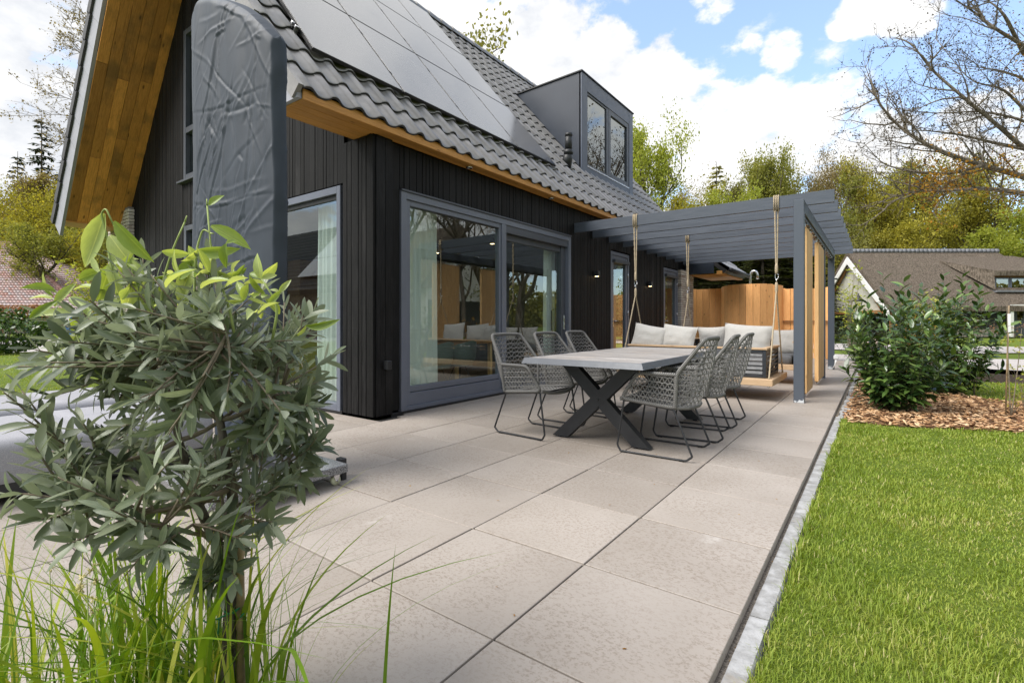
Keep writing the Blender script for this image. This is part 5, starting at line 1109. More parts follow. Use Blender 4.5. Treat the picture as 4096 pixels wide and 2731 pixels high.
    A = np.array(P); msk = np.array([(i < nf or nf + ns <= i < 2 * nf + ns) for j in range(nv) for i in range(nu)]); sg = np.where(A[:, 1] < .985, -1.0, 1.0); A[msk, 1] += (sg * relief_grid(A[:, 0], A[:, 2]))[msk] * 1.25; P = [tuple(p) for p in A]
    mb = MB(); rows = nv
    fs = [(j * nu + i, j * nu + (i + 1) % nu, (j + 1) * nu + (i + 1) % nu, (j + 1) * nu + i) for j in range(nv - 1) for i in range(nu)]
    mb.add(P, fs, True); top = P[(nv - 1) * nu:]; h = []
    half = nu // 2
    # close the top with a slightly domed cap
    cx = sum(p[0] for p in top) / nu
    cap = []
    for i in range(nu): p = top[i]; cap.append((p[0], p[1] * .55 + .985 * .45, p[2] + .018)); 
    cap2 = [(p[0], .985, p[2] + .008) for p in cap]
    mb.add(list(top) + cap + cap2, [(k * nu + i, k * nu + (i + 1) % nu, (k + 1) * nu + (i + 1) % nu, (k + 1) * nu + i) for k in range(2) for i in range(nu)], True)
    mb.build('fabric_cover', M['cover'], t)
    c = MB(); c.tube([(-2.62, .84, .36), (-2.66, .80, .28), (-2.63, .78, .20), (-2.70, .79, .16)], .004, 5); c.tube([(-2.62, .84, .36), (-2.6, .79, .27), (-2.62, .80, .21)], .004, 5); c.tube([(-2.62, .83, .37), (-2.62, .83, .33)], .012, 6); c.build('drawcord', M['rubber'], t)
parasol()
def lounger(x0, x1, y0, y1, z0, z1, label):
    t = thing('sun_lounger', ((x0 + x1) / 2, (y0 + y1) / 2, 0), label, 'sun lounger', 'grey upholstered loungers on the terrace'); ys = [y0 + (y1 - y0) * k / 3 for k in (1, 2)]; xm = (x0 + x1) / 2
    dip = lambda x, y: sum(.012 * math.exp(-((y - q) / .03) ** 2) for q in ys) + .010 * math.exp(-((x - xm) / .03) ** 2) - .008 * math.sin((x - x0) / (x1 - x0) * math.pi)
    p = rounded_pad(x0, x1, y0, y1, z0, z1, .075, 40, 60, dip); p.build('mattress', MT['fabric'], t)
    f = MB(); f.box((x0 + .02, y0 + .02, .055), (x1 - .02, y1 - .02, z0 + .004), .004); f.build('base_frame', MT['black_metal'], t)
    for x in (x0 + .1, x1 - .16):
        for y in (y0 + .1, y1 - .16): l = MB(); l.box((x, y, .0), (x + .06, y + .06, .056), .003); l.build('leg', MT['rubber'], t)
    m = MB()
    for x in (x1 - .002, ): m.tube([(x, y0 + .08, z0 + .085), (x, y1 - .08, z0 + .085)], .004, 5)
    m.build('piping', MT['fabric'], t)
lounger(-4.92, -3.79, -1.25, 1.06, .135, .405, 'grey upholstered lounger nearest the parasol base')
lounger(-6.25, -5.12, -1.15, 1.15, .135, .425, 'grey upholstered lounger behind the first, beside the lawn')
# ------------------------------------------------------------------ plants
def leaf_mesh(name, mat, L=1.0, W=.22, fold=.25, curl=.25, twist=0.0, tipw=.5, seed=0):
    """leaf blade along +y from its stalk, unit length, folded along the midrib and curved"""
    V = []; F = []; n = 6
    for i in range(n + 1):
        t = i / n; w = W * .5 * (min(1, .12 + (t / .42) ** .9) if t < .42 else math.sqrt(max(0.0, 1 - ((t - .42) / .585) ** 2.3))) if tipw < .5 else W * math.sin(math.pi * min(1, .04 + t ** .95 * .96)) ** .85 * .5; y = L * t; z = -curl * L * t * t; a = twist * t
        for s in (-1, 0, 1):
            x = s * w; zz = z + abs(s) * w * fold; V.append((x * math.cos(a) - 0, y, zz + x * math.sin(a)))
    for i in range(n):
        for s in (0, 1): k = i * 3 + s; F.append((k, k + 1, k + 4, k + 3))
    me = bpy.data.meshes.new(name); me.from_pydata(V, [], F); me.polygons.foreach_set('use_smooth', [True] * len(F)); me.materials.append(mat); me.update()
    return me, np.array(V), np.array(F)
def frame(d, up, roll=0.0):
    d = d.normalized(); x = d.cross(up)
    if x.length < 1e-3: x = d.orthogonal()
    x.normalize(); z = x.cross(d); m = Matrix(((x.x, d.x, z.x), (x.y, d.y, z.y), (x.z, d.z, z.z)))
    return (m @ Matrix.Rotation(roll, 3, 'Y')).to_4x4()
def add_leaves(parent, name, variants, mats, stuff_mat, nmax, stuff_name):
    """the nmax leaves nearest the camera become parts that share mesh data, the others one mass"""
    o = ORG.get(parent.name, Vector((0, 0, 0))); c = Vector(CAM)
    mats.sort(key=lambda q: (q[1].to_translation() - c).length)
    for k, m in mats[:nmax]: place(name, variants[k][0], parent, m)
    rest = mats[nmax:]
    if rest:
        VV, FF, RR = [], [], []; off = 0
        for k, m in rest:
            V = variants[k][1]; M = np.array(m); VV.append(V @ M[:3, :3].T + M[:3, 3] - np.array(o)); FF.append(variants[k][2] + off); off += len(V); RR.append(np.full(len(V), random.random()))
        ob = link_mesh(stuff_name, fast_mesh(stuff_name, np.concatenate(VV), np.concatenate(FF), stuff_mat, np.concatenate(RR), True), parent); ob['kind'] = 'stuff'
def olive_tree():
    M = MT; g = random.Random(11); t = thing('olive_tree', (-.95, -.09, 0), 'young olive tree with a round grey-green crown in the foreground bed', 'olive tree')
    tr = MB(); tr.tube([(-.955, -.092, -.03), (-.952, -.09, .2), (-.945, -.085, .39), (-.945, -.086, .48)], [.019, .0175, .0165, .018], 10)
    tr.tube([(-.945, -.086, .46), (-.938, -.08, .56), (-.94, -.085, .68), (-.95, -.11, .86), (-.955, -.13, 1.0)], [.0165, .015, .0135, .010, .006], 8)
    tr.tube([(-.947, -.087, .455), (-.985, -.10, .52), (-1.035, -.128, .63), (-1.07, -.16, .80), (-1.08, -.19, .97)], [.013, .0125, .012, .009, .005], 8); tr.build('trunk', M['olive_bark'], t)
    var = [leaf_mesh('leaf', M['olive'], 1, w, f, c, tw, .4) for w, f, c, tw in ((.225, .25, .12, 0), (.20, .35, -.10, .3), (.26, .2, .25, -.3), (.215, .3, .02, .15), (.24, .4, .32, .2))]
    C = Vector((-1.015, -.150, .895)); br = MB(); mats = []
    spine = [Vector(p) for p in ((-.945, -.086, .50), (-.938, -.08, .56), (-.94, -.085, .68), (-.95, -.11, .86), (-.955, -.13, 1.0), (-.985, -.10, .52), (-1.035, -.128, .63), (-1.07, -.16, .80), (-1.08, -.19, .97))]
    limbs = []
    for i in range(17):
        b0 = spine[i % 9]; a = i * 2.39996; d = Vector((math.cos(a), math.sin(a), g.uniform(-.15, .75))).normalized(); e = b0 + d * g.uniform(.16, .27); e = C + (e - C) * min(1, .30 / max(.01, (e - C).length)); m1 = b0.lerp(e, .5) + Vector((0, 0, -.03 + g.uniform(-.02, .03)))
        L = [b0 * (1 - s) ** 2 + m1 * 2 * s * (1 - s) + e * s * s for s in (k / 6 for k in range(7))]; limbs.append(L); br.tube(L, [.0075 - .0038 * k / 6 for k in range(7)], 6)
    nodes = [p for L in limbs for p in L[2:]]
    for i in range(244):
        u = g.uniform(-1, 1); a = g.uniform(0, 2 * math.pi); d = Vector((math.sqrt(1 - u * u) * math.cos(a), math.sqrt(1 - u * u) * math.sin(a), u * 1.0))
        rx = .40 * g.choice((g.uniform(.45, .9), g.uniform(.85, 1.06))); end = C + Vector((d.x * rx * .90, d.y * rx * .88, d.z * rx * .96))
        if i >= 240: end = Vector((-.93, -.09, .42)) + Vector((g.uniform(-.10, .12), g.uniform(-.12, .02), g.uniform(-.04, .10)))
        if i < 240 and end.z < .60 and g.random() < .35: continue
        if (end - Vector(CAM)).length < .72 or (end - C).dot(Vector((.806, .592, 0))) < -.33: continue
        h = min(nodes, key=lambda q: (q - end).length + g.uniform(0, .10)) if i < 240 else Vector((-.944, -.086, .47)); mid = h.lerp(end, .5) + Vector((g.uniform(-.03, .03), g.uniform(-.03, .03), g.uniform(-.03, .02))); P = []
        for k in range(8): s = k / 7; P.append(h * (1 - s) ** 2 + mid * 2 * s * (1 - s) + end * s * s)
        br.tube(P, [.0036 - .0021 * k / 7 for k in range(8)], 5)
        nl = g.randint(5, 8); ph = g.uniform(0, 3)
        for k in range(nl):
            s = .25 + .75 * (k + .5) / nl; p = h * (1 - s) ** 2 + mid * 2 * s * (1 - s) + end * s * s; tg = (2 * (1 - s) * (mid - h) + 2 * s * (end - mid)).normalized()
            x = tg.orthogonal().normalized(); y = tg.cross(x)
            for q in (0, 1):
                an = ph + k * math.pi / 2 + q * math.pi + g.uniform(-.4, .4); out = x * math.cos(an) + y * math.sin(an); dd = (tg * g.uniform(.45, 1.1) + out * g.uniform(.6, 1.0) + Vector((0, 0, g.uniform(-.15, .18)))).normalized()
                L = g.uniform(.056, .092) * (1 - .25 * (k / nl)); mats.append((g.randrange(5), Matrix.Translation(p) @ frame(dd, tg + Vector((0, 0, .5)), g.uniform(-.7, .7)) @ Matrix.Diagonal((L * g.uniform(.8, 1.15), L, L, 1))))
        mats.append((g.randrange(5), Matrix.Translation(end) @ frame(tg, Vector((0, 0, 1)), g.uniform(-1, 1)) @ Matrix.Diagonal((.05, .05, .05, 1))))
    br.build('branches', M['twig'], t)
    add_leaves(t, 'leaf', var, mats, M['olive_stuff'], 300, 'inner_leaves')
    # long pale shoots above the crown, each young leaf modelled on its own
    YOUNG = [(-1.102, -0.309, 1.377, -1.166, -0.323, 1.256, 0.046), (-1.018, -0.311, 1.348, -0.982, -0.252, 1.257, 0.034), (-1.056, -0.31, 1.318, -1.011, -0.283, 1.246, 0.036), (-1.145, -0.286, 1.258, -1.162, -0.305, 1.165, 0.046), (-1.097, -0.299, 1.254, -1.045, -0.296, 1.182, 0.03), (-0.933, -0.143, 1.404, -0.912, -0.125, 1.433, 0.018), (-0.865, -0.167, 1.341, -0.809, -0.104, 1.294, 0.03), (-0.887, -0.187, 1.284, -0.814, -0.137, 1.276, 0.026), (-0.807, -0.158, 1.295, -0.808, -0.166, 1.242, 0.018), (-0.751, -0.105, 1.214, -0.748, -0.12, 1.269, 0.022), (-0.827, -0.066, 1.221, -0.784, -0.05, 1.263, 0.026), (-0.916, -0.178, 1.234, -0.873, -0.11, 1.224, 0.014), (-1.123, -0.247, 1.212, -1.047, -0.174, 1.247, 0.024), (-1.112, -0.311, 1.237, -1.144, -0.352, 1.217, 0.026), (-0.932, -0.245, 1.278, -0.911, -0.195, 1.274, 0.022), (-0.938, -0.188, 1.167, -0.959, -0.232, 1.216, 0.022), (-0.942, -0.172, 1.262, -0.989, -0.187, 1.221, 0.036), (-0.946, -0.177, 1.16, -0.949, -0.148, 1.181, 0.026), (-1.047, -0.351, 1.142, -1.088, -0.379, 1.172, 0.022), (-1.141, -0.347, 1.129, -1.192, -0.417, 1.132, 0.024), (-1.18, -0.344, 1.082, -1.24, -0.362, 1.033, 0.036), (-0.716, -0.012, 1.105, -0.645, 0.023, 1.106, 0.016), (-0.803, -0.033, 1.186, -0.783, -0.017, 1.218, 0.014), (-1.05, -0.271, 1.197, -1.049, -0.252, 1.149, 0.03), (-0.964, -0.271, 1.153, -0.974, -0.255, 1.215, 0.03), (-0.983, -0.192, 1.166, -0.976, -0.166, 1.254, 0.034), (-0.782, -0.13, 1.163, -0.813, -0.13, 1.216, 0.018), (-0.782, -0.13, 1.163, -0.744, -0.133, 1.202, 0.018), (-0.904, -0.104, 1.211, -0.9, -0.074, 1.258, 0.014), (-1.237, -0.345, 1.046, -1.199, -0.319, 1.001, 0.024), (-1.018, -0.289, 1.148, -0.966, -0.287, 1.213, 0.03), (-1.03, -0.233, 1.133, -1.063, -0.241, 1.204, 0.026), (-1.034, -0.203, 1.222, -1.037, -0.221, 1.155, 0.026)]
    YSTEM = [[(-0.887, -0.166, 1.393), (-0.878, -0.159, 1.259), (-0.844, -0.134, 1.148), (-0.833, -0.126, 1.07)], [(-1.066, -0.300, 1.345), (-1.085, -0.311, 1.388), (-1.104, -0.315, 1.376), (-1.098, -0.305, 1.321), (-1.09, -0.30, 1.252), (-1.06, -0.285, 1.122), (-1.04, -0.25, 1.02)], [(-0.93, -0.198, 1.354), (-0.956, -0.216, 1.285), (-0.977, -0.232, 1.196), (-0.969, -0.226, 1.05)], [(-0.872, -0.165, 1.325), (-0.895, -0.172, 1.338), (-0.908, -0.181, 1.291), (-0.913, -0.185, 1.183), (-0.909, -0.182, 1.05)], [(-0.782, -0.089, 1.217), (-0.748, -0.064, 1.154), (-0.765, -0.076, 1.04)], [(-1.141, -0.353, 1.083), (-1.112, -0.331, 0.996), (-1.07, -0.26, 0.92)], [(-1.036, -0.275, 1.301), (-1.031, -0.272, 1.217), (-1.019, -0.25, 1.08)]]
    g2 = random.Random(5)
    for s in YSTEM:
        P = fillet([Vector(p) for p in s[::-1]], .05, 5); m = MB(); m.tube(P, [.0034 - .0016 * i / len(P) for i in range(len(P))], 6)
        m.tube([P[-1], P[-1] + (P[-1] - P[-2]).normalized() * .012 + Vector((0, 0, .004))], [.0024, .0012], 5); m.build('young_shoot', M['stem'], t)
    yv = [leaf_mesh('young_leaf', M['young'], 1, 1.0, .30, c, tw, .6) for c, tw in ((.10, 0), (.28, .25), (-.12, -.2), (.4, .1))]
    for y in YOUNG:
        p, q = Vector(y[:3]), Vector(y[3:6]); L = (q - p).length; toc = (Vector(CAM) - p).normalized(); me = yv[g2.randrange(4)][0]
        place('young_leaf', me, t, Matrix.Translation(p) @ frame(q - p, toc, g2.uniform(-.7, .7)) @ Matrix.Diagonal((y[6] * 1.05, L * 1.04, L, 1)))
        if g2.random() < .9 and y[2] < 1.30:      # a smaller opposite leaf
            d = (q - p).normalized(); dd = (d * -.4 + toc.cross(d) * g2.choice((-1, 1)) + Vector((0, 0, .4)) + toc * g2.uniform(-.5, .5)).normalized()
            place('young_leaf', yv[g2.randrange(4)][0], t, Matrix.Translation(p) @ frame(dd, toc, g2.uniform(-.8, .8)) @ Matrix.Diagonal((y[6] * .75, L * .62, L * .6, 1)))
    for i in range(46):      # smaller pale leaves capping the upper crown
        a = g2.uniform(0, 6.3); r = .34 * math.sqrt(g2.random()); p = Vector((-1.0 + r * math.cos(a), -.19 + r * .8 * math.sin(a), 1.135 + .13 * (1 - (r / .34) ** 2) - .03 * g2.random()))
        dd = Vector((g2.uniform(-.8, .8), g2.uniform(-.8, .8), g2.uniform(.1, 1.2))); L = g2.uniform(.04, .075); place('young_leaf', yv[g2.randrange(4)][0], t, Matrix.Translation(p) @ frame(dd, Vector((.4, -.6, .5)), g2.uniform(-1, 1)) @ Matrix.Diagonal((L * .30, L, L, 1)))
    s = thing('bamboo_stake', (-.925, -.075, 0), 'bamboo stake standing against the olive trunk', 'stake'); m = MB(); zs = [-.05, .12, .125, .31, .315, .50, .505, .62]; P = [(-.922 - .01 * z, -.070, z) for z in zs]; m.tube(P, [.0095, .0095, .0115, .0092, .0112, .009, .0108, .0088], 10); m.build('cane', M['bamboo'], s)
    w = thing('tie_wire', (-.94, -.08, .36), 'green wire tying the olive trunk to its stake', 'wire'); m = MB(); P = [(-.937 + .030 * math.cos(a), -.08 + .026 * math.sin(a), .352 + .006 * math.sin(a * 2) + .004 * a) for a in np.linspace(0, 2 * math.pi, 18)]
    P += [(-.93, -.12, .362), (-.965, -.135, .345), (-.985, -.14, .35)]; m.tube(P, .0022, 6); m.tube([(-.955, -.11, .35), (-.95, -.115, .31), (-.968, -.125, .285)], .0022, 6); m.build('wire', M['green_tie'], w)
olive_tree()
def sedge():
    M = MT; g = random.Random(31); t = thing('ornamental_grass', (-.95, -.12, 0), 'clump of bright green ornamental grass round the olive trunk', 'grass clump')
    var = []
    for bend, wd in ((.10, 1.0), (.30, .9), (.60, .9), (.95, .8), (.45, 1.2), (.2, .6)):
        V = []; F = []; n = 10
        for i in range(n + 1):
            s = i / n; y = bend * s ** 2.2; z = s * (1 - .32 * bend * s ** 1.5); w = .5 * wd * (1 - .0 - s ** 2.5) * (.55 + .45 * min(1, s * 4))
            V += [(-w, y, z), (0, y - .0, z - .0), (w, y, z)]
        for i in range(n):
            for k in (0, 1): a = 3 * i + k; F.append((a, a + 1, a + 4, a + 3))
        me = bpy.data.meshes.new('blade'); V = np.array(V); V[1::3, 1] += .0; me.from_pydata([tuple(v) for v in V], [], F); me.polygons.foreach_set('use_smooth', [True] * len(F)); me.materials.append(M['sedge']); me.update(); var.append((me, V, np.array(F)))
    Rv, Fv = Vector((.806, .592, 0)), Vector((-.592, .806, 0)); mats = []; fine = []
    def blade(a, d, h, w, k, az): return (k, Matrix.Translation(Vector((CAM[0], CAM[1], -.03)) + Rv * a + Fv * d) @ Matrix.Rotation(az, 4, 'Z') @ Matrix.Diagonal((w, h, h, 1)))
    for i in range(190):     # three tufts: left of the trunk, around it, right of it
        c = g.choices(((-1.22, 1.16, .09), (-.98, 1.22, .11), (-.80, 1.30, .10), (-1.02, 1.40, .10), (-.70, 1.22, .06)), (2.2, 2.2, 3.6, 1.6, 1.8))[0]
        a = g.gauss(c[0], c[2]); d = min(1.55, max(.95, g.gauss(c[1], .07))); mats.append(blade(a, d, g.uniform(.36, .82) * (1.0 if g.random() < .7 else 1.1), g.uniform(.010, .021), g.randrange(6), g.uniform(0, 6.3)))
    # the long blades that cross the slabs
    mats += [blade(-.27, 1.02, .74, .011, 0, R(-36 - 70)), blade(-.30, .98, .56, .008, 2, R(-36 - 88)), blade(-1.12, 1.05, .70, .013, 0, R(-36 + 30)), blade(-1.10, 1.1, .66, .011, 1, R(-36 - 80)), blade(-1.26, 1.10, .50, .014, 0, R(-36)), blade(-1.45, 1.12, .45, .010, 0, R(-36 + 20))]
    for i in range(330):
        c = g.choice(((-1.22, 1.2, .12), (-.98, 1.25, .14), (-.78, 1.32, .12), (-1.0, 1.42, .12))); fine.append(blade(g.gauss(c[0], c[2]), min(1.6, max(.95, g.gauss(c[1], .1))), g.uniform(.28, .78), g.uniform(.0024, .006), g.randrange(6), g.uniform(0, 6.3)))
    for k, m in mats: place('blade', var[k][0], t, m)
    VV, FF, RR = [], [], []; off = 0; o = np.array(t.location)
    for k, m in fine: V = var[k][1]; A = np.array(m); VV.append(V @ A[:3, :3].T + A[:3, 3] - o); FF.append(var[k][2] + off); off += len(V); RR.append(np.full(len(V), g.random()))
    ob = link_mesh('fine_blades', fast_mesh('fine_blades', np.concatenate(VV), np.concatenate(FF), M['sedge_stuff'], np.concatenate(RR), True), t); ob['kind'] = 'stuff'
    for i in range(9):
        a, d, z = g.uniform(-1.15, -.68), g.uniform(1.1, 1.35), g.uniform(.28, .58)
        if i == 0: a, d, z = -.94, 1.10, .545
        p = Vector((CAM[0], CAM[1], 0)) + Rv * a + Fv * d; m = MB(); m.tube([p + Vector((.02, .01, -.0)), p + Vector((.008, .004, z * .6)), p + Vector((0, 0, z))], [.0016, .0014, .001], 4); st = m.build('flower_stalk', M['stem'], t)
        m = MB(); s = .014 if i == 0 else .007
        for q in range(5 if i == 0 else 3):
            c = p + Vector((g.uniform(-s, s), g.uniform(-s, s), z + g.uniform(-s, s) * 1.2))
            for r_ in range(14): v = Vector((g.gauss(0, 1), g.gauss(0, 1), g.gauss(0, 1))).normalized(); m.tube([c, c + v * s * .8], [s * .16, s * .05], 3)
        m.build('flower_head', M['flower'], st)
sedge()
def laurel(loc, H, Rw, nsh, seed, label, nmax, red=0.0, leafL=(.105, .175)):
    M = MT; g = random.Random(seed); t = thing('laurel_shrub', loc, label, 'shrub', 'laurel shrubs along the terrace'); b = Vector(loc)
    var = [leaf_mesh('leaf', M['laurel'], 1, w, f, c, tw) for w, f, c, tw in ((.33, .25, .14, 0), (.30, .35, .30, .2), (.36, .2, .03, -.2), (.32, .3, .22, .1))]
    st = MB(); mats = []
    for i in range(nsh):
        a = g.uniform(0, 6.3); r0 = .10 * Rw * math.sqrt(g.random()); rr = Rw * math.sqrt(g.uniform(.05, 1)); h = H * (1.0 - .45 * (rr / Rw) ** 2) * g.uniform(.72, 1.05)
        if g.random() < .22: h *= .5
        p0 = b + Vector((r0 * math.cos(a), r0 * math.sin(a), 0)); p2 = b + Vector((rr * math.cos(a), rr * math.sin(a), h)); p1 = b + Vector((rr * .75 * math.cos(a), rr * .75 * math.sin(a), h * .42))
        q = lambda s: p0 * (1 - s) ** 2 + p1 * 2 * s * (1 - s) + p2 * s * s
        st.tube([q(k / 7) for k in range(8)], [.006 - .0042 * k / 7 for k in range(8)], 5); n = g.randint(20, 30); ph = g.uniform(0, 6)
        for k in range(n):
            s = .16 + .84 * (k + .6) / n; p = q(s); tg = (2 * (1 - s) * (p1 - p0) + 2 * s * (p2 - p1)).normalized(); x = tg.orthogonal().normalized(); y = tg.cross(x); an = ph + k * 2.4
            out = x * math.cos(an) + y * math.sin(an); dd = (tg * (g.uniform(.25, .9) + (.5 if s > .85 else 0)) + out * g.uniform(.7, 1.1) + Vector((0, 0, -.15))).normalized(); L = g.uniform(*leafL)
            mats.append((g.randrange(4), Matrix.Translation(p) @ frame(dd, tg + Vector((0, 0, .6)), g.uniform(-.5, .5)) @ Matrix.Diagonal((L, L, L, 1))))
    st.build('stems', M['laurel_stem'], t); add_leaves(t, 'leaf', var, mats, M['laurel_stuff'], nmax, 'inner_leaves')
laurel((.62, 7.35, -.05), 1.80, .62, 76, 3, 'glossy laurel shrub nearest the lawn, in the bark mulch', 300)
laurel((1.33, 9.7, -.05), 1.92, .72, 66, 4, 'glossy laurel shrub second from the lawn, behind the nearest one', 220)
laurel((.62, 11.2, -.05), 1.45, .55, 34, 6, 'lower laurel shrub between the second laurel and the terrace edge', 60)
laurel((-.10, 16.9, -.05), 1.75, .55, 34, 5, 'small-leaved laurel shrub at the far corner of the terrace', 80, 0, (.06, .09))
def wispy(loc, H, n, seed, label, mat, leaf=.05, nl=5, spread=.25, name='young_shrub', nleaf_fine=0, cat='shrub'):
    g = random.Random(seed); t = thing(name, loc, label, cat, None); b = Vector(loc); st = MB(); V = []; F = []; Rr = []
    for i in range(n):
        a = g.uniform(0, 6.3); top = b + Vector((spread * math.cos(a) * g.random(), spread * math.sin(a) * g.random(), H * g.uniform(.6, 1))); mid = b.lerp(top, .5) + Vector((g.uniform(-.1, .1), g.uniform(-.1, .1), 0)) * spread * 2
        q = lambda s: b * (1 - s) ** 2 + mid * 2 * s * (1 - s) + top * s * s
        st.tube([q(k / 6) for k in range(7)], [.006 * H ** .5 - .0042 * H ** .5 * k / 6 for k in range(7)], 5)
        for k in range(nl):
            s = g.uniform(.4, 1); p = q(s); d = Vector((g.gauss(0, 1), g.gauss(0, 1), g.gauss(.2, .6))).normalized(); tw = p + d * leaf * g.uniform(.5, 3); st.tube([p, tw], [.002, .001], 3, False)
            for c in range(3):
                e = Vector((g.gauss(0, 1), g.gauss(0, 1), g.gauss(0, .7))).normalized(); f = e.orthogonal().normalized(); L = leaf * g.uniform(.6, 1.2); o = len(V); V += [tw, tw + e * L * .5 + f * L * .25, tw + e * L, tw + e * L * .5 - f * L * .25]; F.append((o, o + 1, o + 2, o + 3)); Rr += [g.random()] * 4
    st.build('stems', MT['twig'], t); me = fast_mesh('leaves', np.array([tuple(v - b) for v in V]), np.array(F), mat, np.array(Rr)); ob = link_mesh('leaves', me, t); ob['kind'] = 'stuff'; return t
wispy((1.70, 7.62, -.05), 1.70, 2, 2, 'thin sapling with a few pale leaves beside its tall stake in the mulch', MT['crown_lime'], .05, 7, .10, 'sapling', cat='sapling')
wispy((1.62, 9.75, -.05), .95, 4, 3, 'young shrub with pale green leaf tiers right of the laurels', MT['crown_lime'], .055, 8, .20)
wispy((1.95, 8.35, -.05), .62, 5, 4, 'sparse pink-stemmed shrub at the back of the mulch bed', MT['crown_lime'], .04, 7, .35)
wispy((1.78, 8.0, -.05), .36, 6, 9, 'low twiggy shrub with yellowish leaves in the mulch', MT['crown_yellow'], .035, 8, .12)
wispy((.95, 10.6, -.05), 1.25, 14, 5, 'red and orange leaved shrub showing between the laurels', MT['crown_orange'], .07, 16, .45)
wispy((1.6, 16.5, -.05), 2.0, 16, 6, 'light green young tree behind the laurel shrubs', MT['crown_lime'], .09, 26, .6)
wispy((-.35, 19.4, -.05), 3.3, 9, 7, 'leafy young tree rising before the white gable', MT['crown_lime'], .10, 20, .55, 'young_tree', cat='tree')
s = thing('sapling_stake', (1.66, 7.66, -.05), 'tall stake beside the thin sapling in the mulch', 'stake'); m = MB(); m.tube([(1.66, 7.66, -.06), (1.69, 7.66, 1.30)], [.009, .007], 8); m.build('cane', MT['bamboo'], s); m = MB(); m.box((1.675, 7.645, .98), (1.705, 7.675, 1.20), .003); m.build('tree_guard', MT['white'], s)
# ---- trees
def tree_variant(seed, style):
    """unit tree about 10 m tall: returns trunk-and-limb mesh arrays and leaf positions"""
    g = random.Random(seed); mb = MB(); tips = []
    def grow(p, d, L, r, lvl):
        n = 4; P = [p]; q = p.copy(); dd = d.copy()
        for i in range(n):
            dd = (dd + Vector((g.gauss(0, .16), g.gauss(0, .16), g.gauss(.05, .10)))).normalized(); q = q + dd * L / n; P.append(q.copy())
        mb.tube(P, [r * (1 - .6 * i / n) for i in range(n + 1)], 5 if lvl < 2 else 3, False)
        if lvl >= 3 or L < .45:
            for k in P[1:]: tips.append((k, L))
            return
        if lvl >= 1:
            for k in P[2:]: tips.append((k, L * .4))
        kids = {0: 9, 1: 5, 2: 4}[lvl]
        for k in range(kids):
            s = g.uniform(.35 if lvl else .28, 1.0); b = P[min(n, int(s * n + .5))]; a = g.uniform(0, 6.3); up = {'round': .62, 'tall': 1.15, 'bare': .55}[style]
            c = (dd * .35 + Vector((math.cos(a), math.sin(a), up * g.uniform(.5, 1.5)))).normalized(); grow(b, c, L * g.uniform(.42, .66) * (1.0 if lvl else (1.05 - .35 * s)), r * (.52 - .12 * lvl), lvl + 1)
    grow(Vector((0, 0, 0)), Vector((0, 0, 1)), 7.0, .17, 0)
    return mb, tips
def crown_mesh(tips, n, size, spread, seed, mat, name='crown', flat=.7):
    g = np.random.default_rng(seed); pos = np.array([tuple(p) for p, _ in tips]); rad = np.array([max(.22, l * .38) for _, l in tips]); idx = g.integers(0, len(pos), n)
    c = pos[idx] + g.normal(0, 1, (n, 3)) * (rad[idx] * spread)[:, None]; a = g.normal(0, 1, (n, 3)); a[:, 2] *= flat; a /= np.linalg.norm(a, axis=1)[:, None]; b = np.cross(a, g.normal(0, 1, (n, 3))); b /= np.linalg.norm(b, axis=1)[:, None]
    L = size * g.uniform(.55, 1.35, n)[:, None]; V = np.stack([c - a * L * .5, c + b * L * .32, c + a * L * .5, c - b * L * .32], 1)
    clump = g.uniform(0, 1, len(pos)); rn = np.clip(.55 * clump[idx] + .45 * g.uniform(0, 1, n), 0, 1)
    return fast_mesh(name, V.reshape(-1, 3), np.arange(n * 4).reshape(n, 4), mat, np.repeat(rn, 4))
TV = {}
def get_variant(style, v, kind, n, size, spread):
    k = (style, v, kind, n)
    if k not in TV:
        tk = (style, v)
        if tk not in TV: mb, tips = tree_variant(100 + v * 7 + len(style), style); TV[tk] = (mb.mesh('trunk', MT['bark']), tips)
        TV[k] = crown_mesh(TV[tk][1], n, size, spread, v + 3, MT['crown_' + kind])
    return TV[(style, v)][0], TV[k]
def tree(loc, H, Rw, kind, v, label, group, style='round', n=5200, size=.20, spread=1.0, name='woodland_tree'):
    tr, cr = get_variant(style, v, kind, n, size * 10 / H if False else size, spread)
    t = local_thing(name, loc, label, 'tree', group, random.uniform(0, 6.3)); sx = Rw / 4.2; sz = H / 10.2; t.scale = (sx, sx, sz)
    for nm, me in (('trunk', tr), ('crown', cr)):
        o = bpy.data.objects.new(nm, me); COL.objects.link(o); o.parent = t
        if nm == 'crown': o['kind'] = 'stuff'
    return t
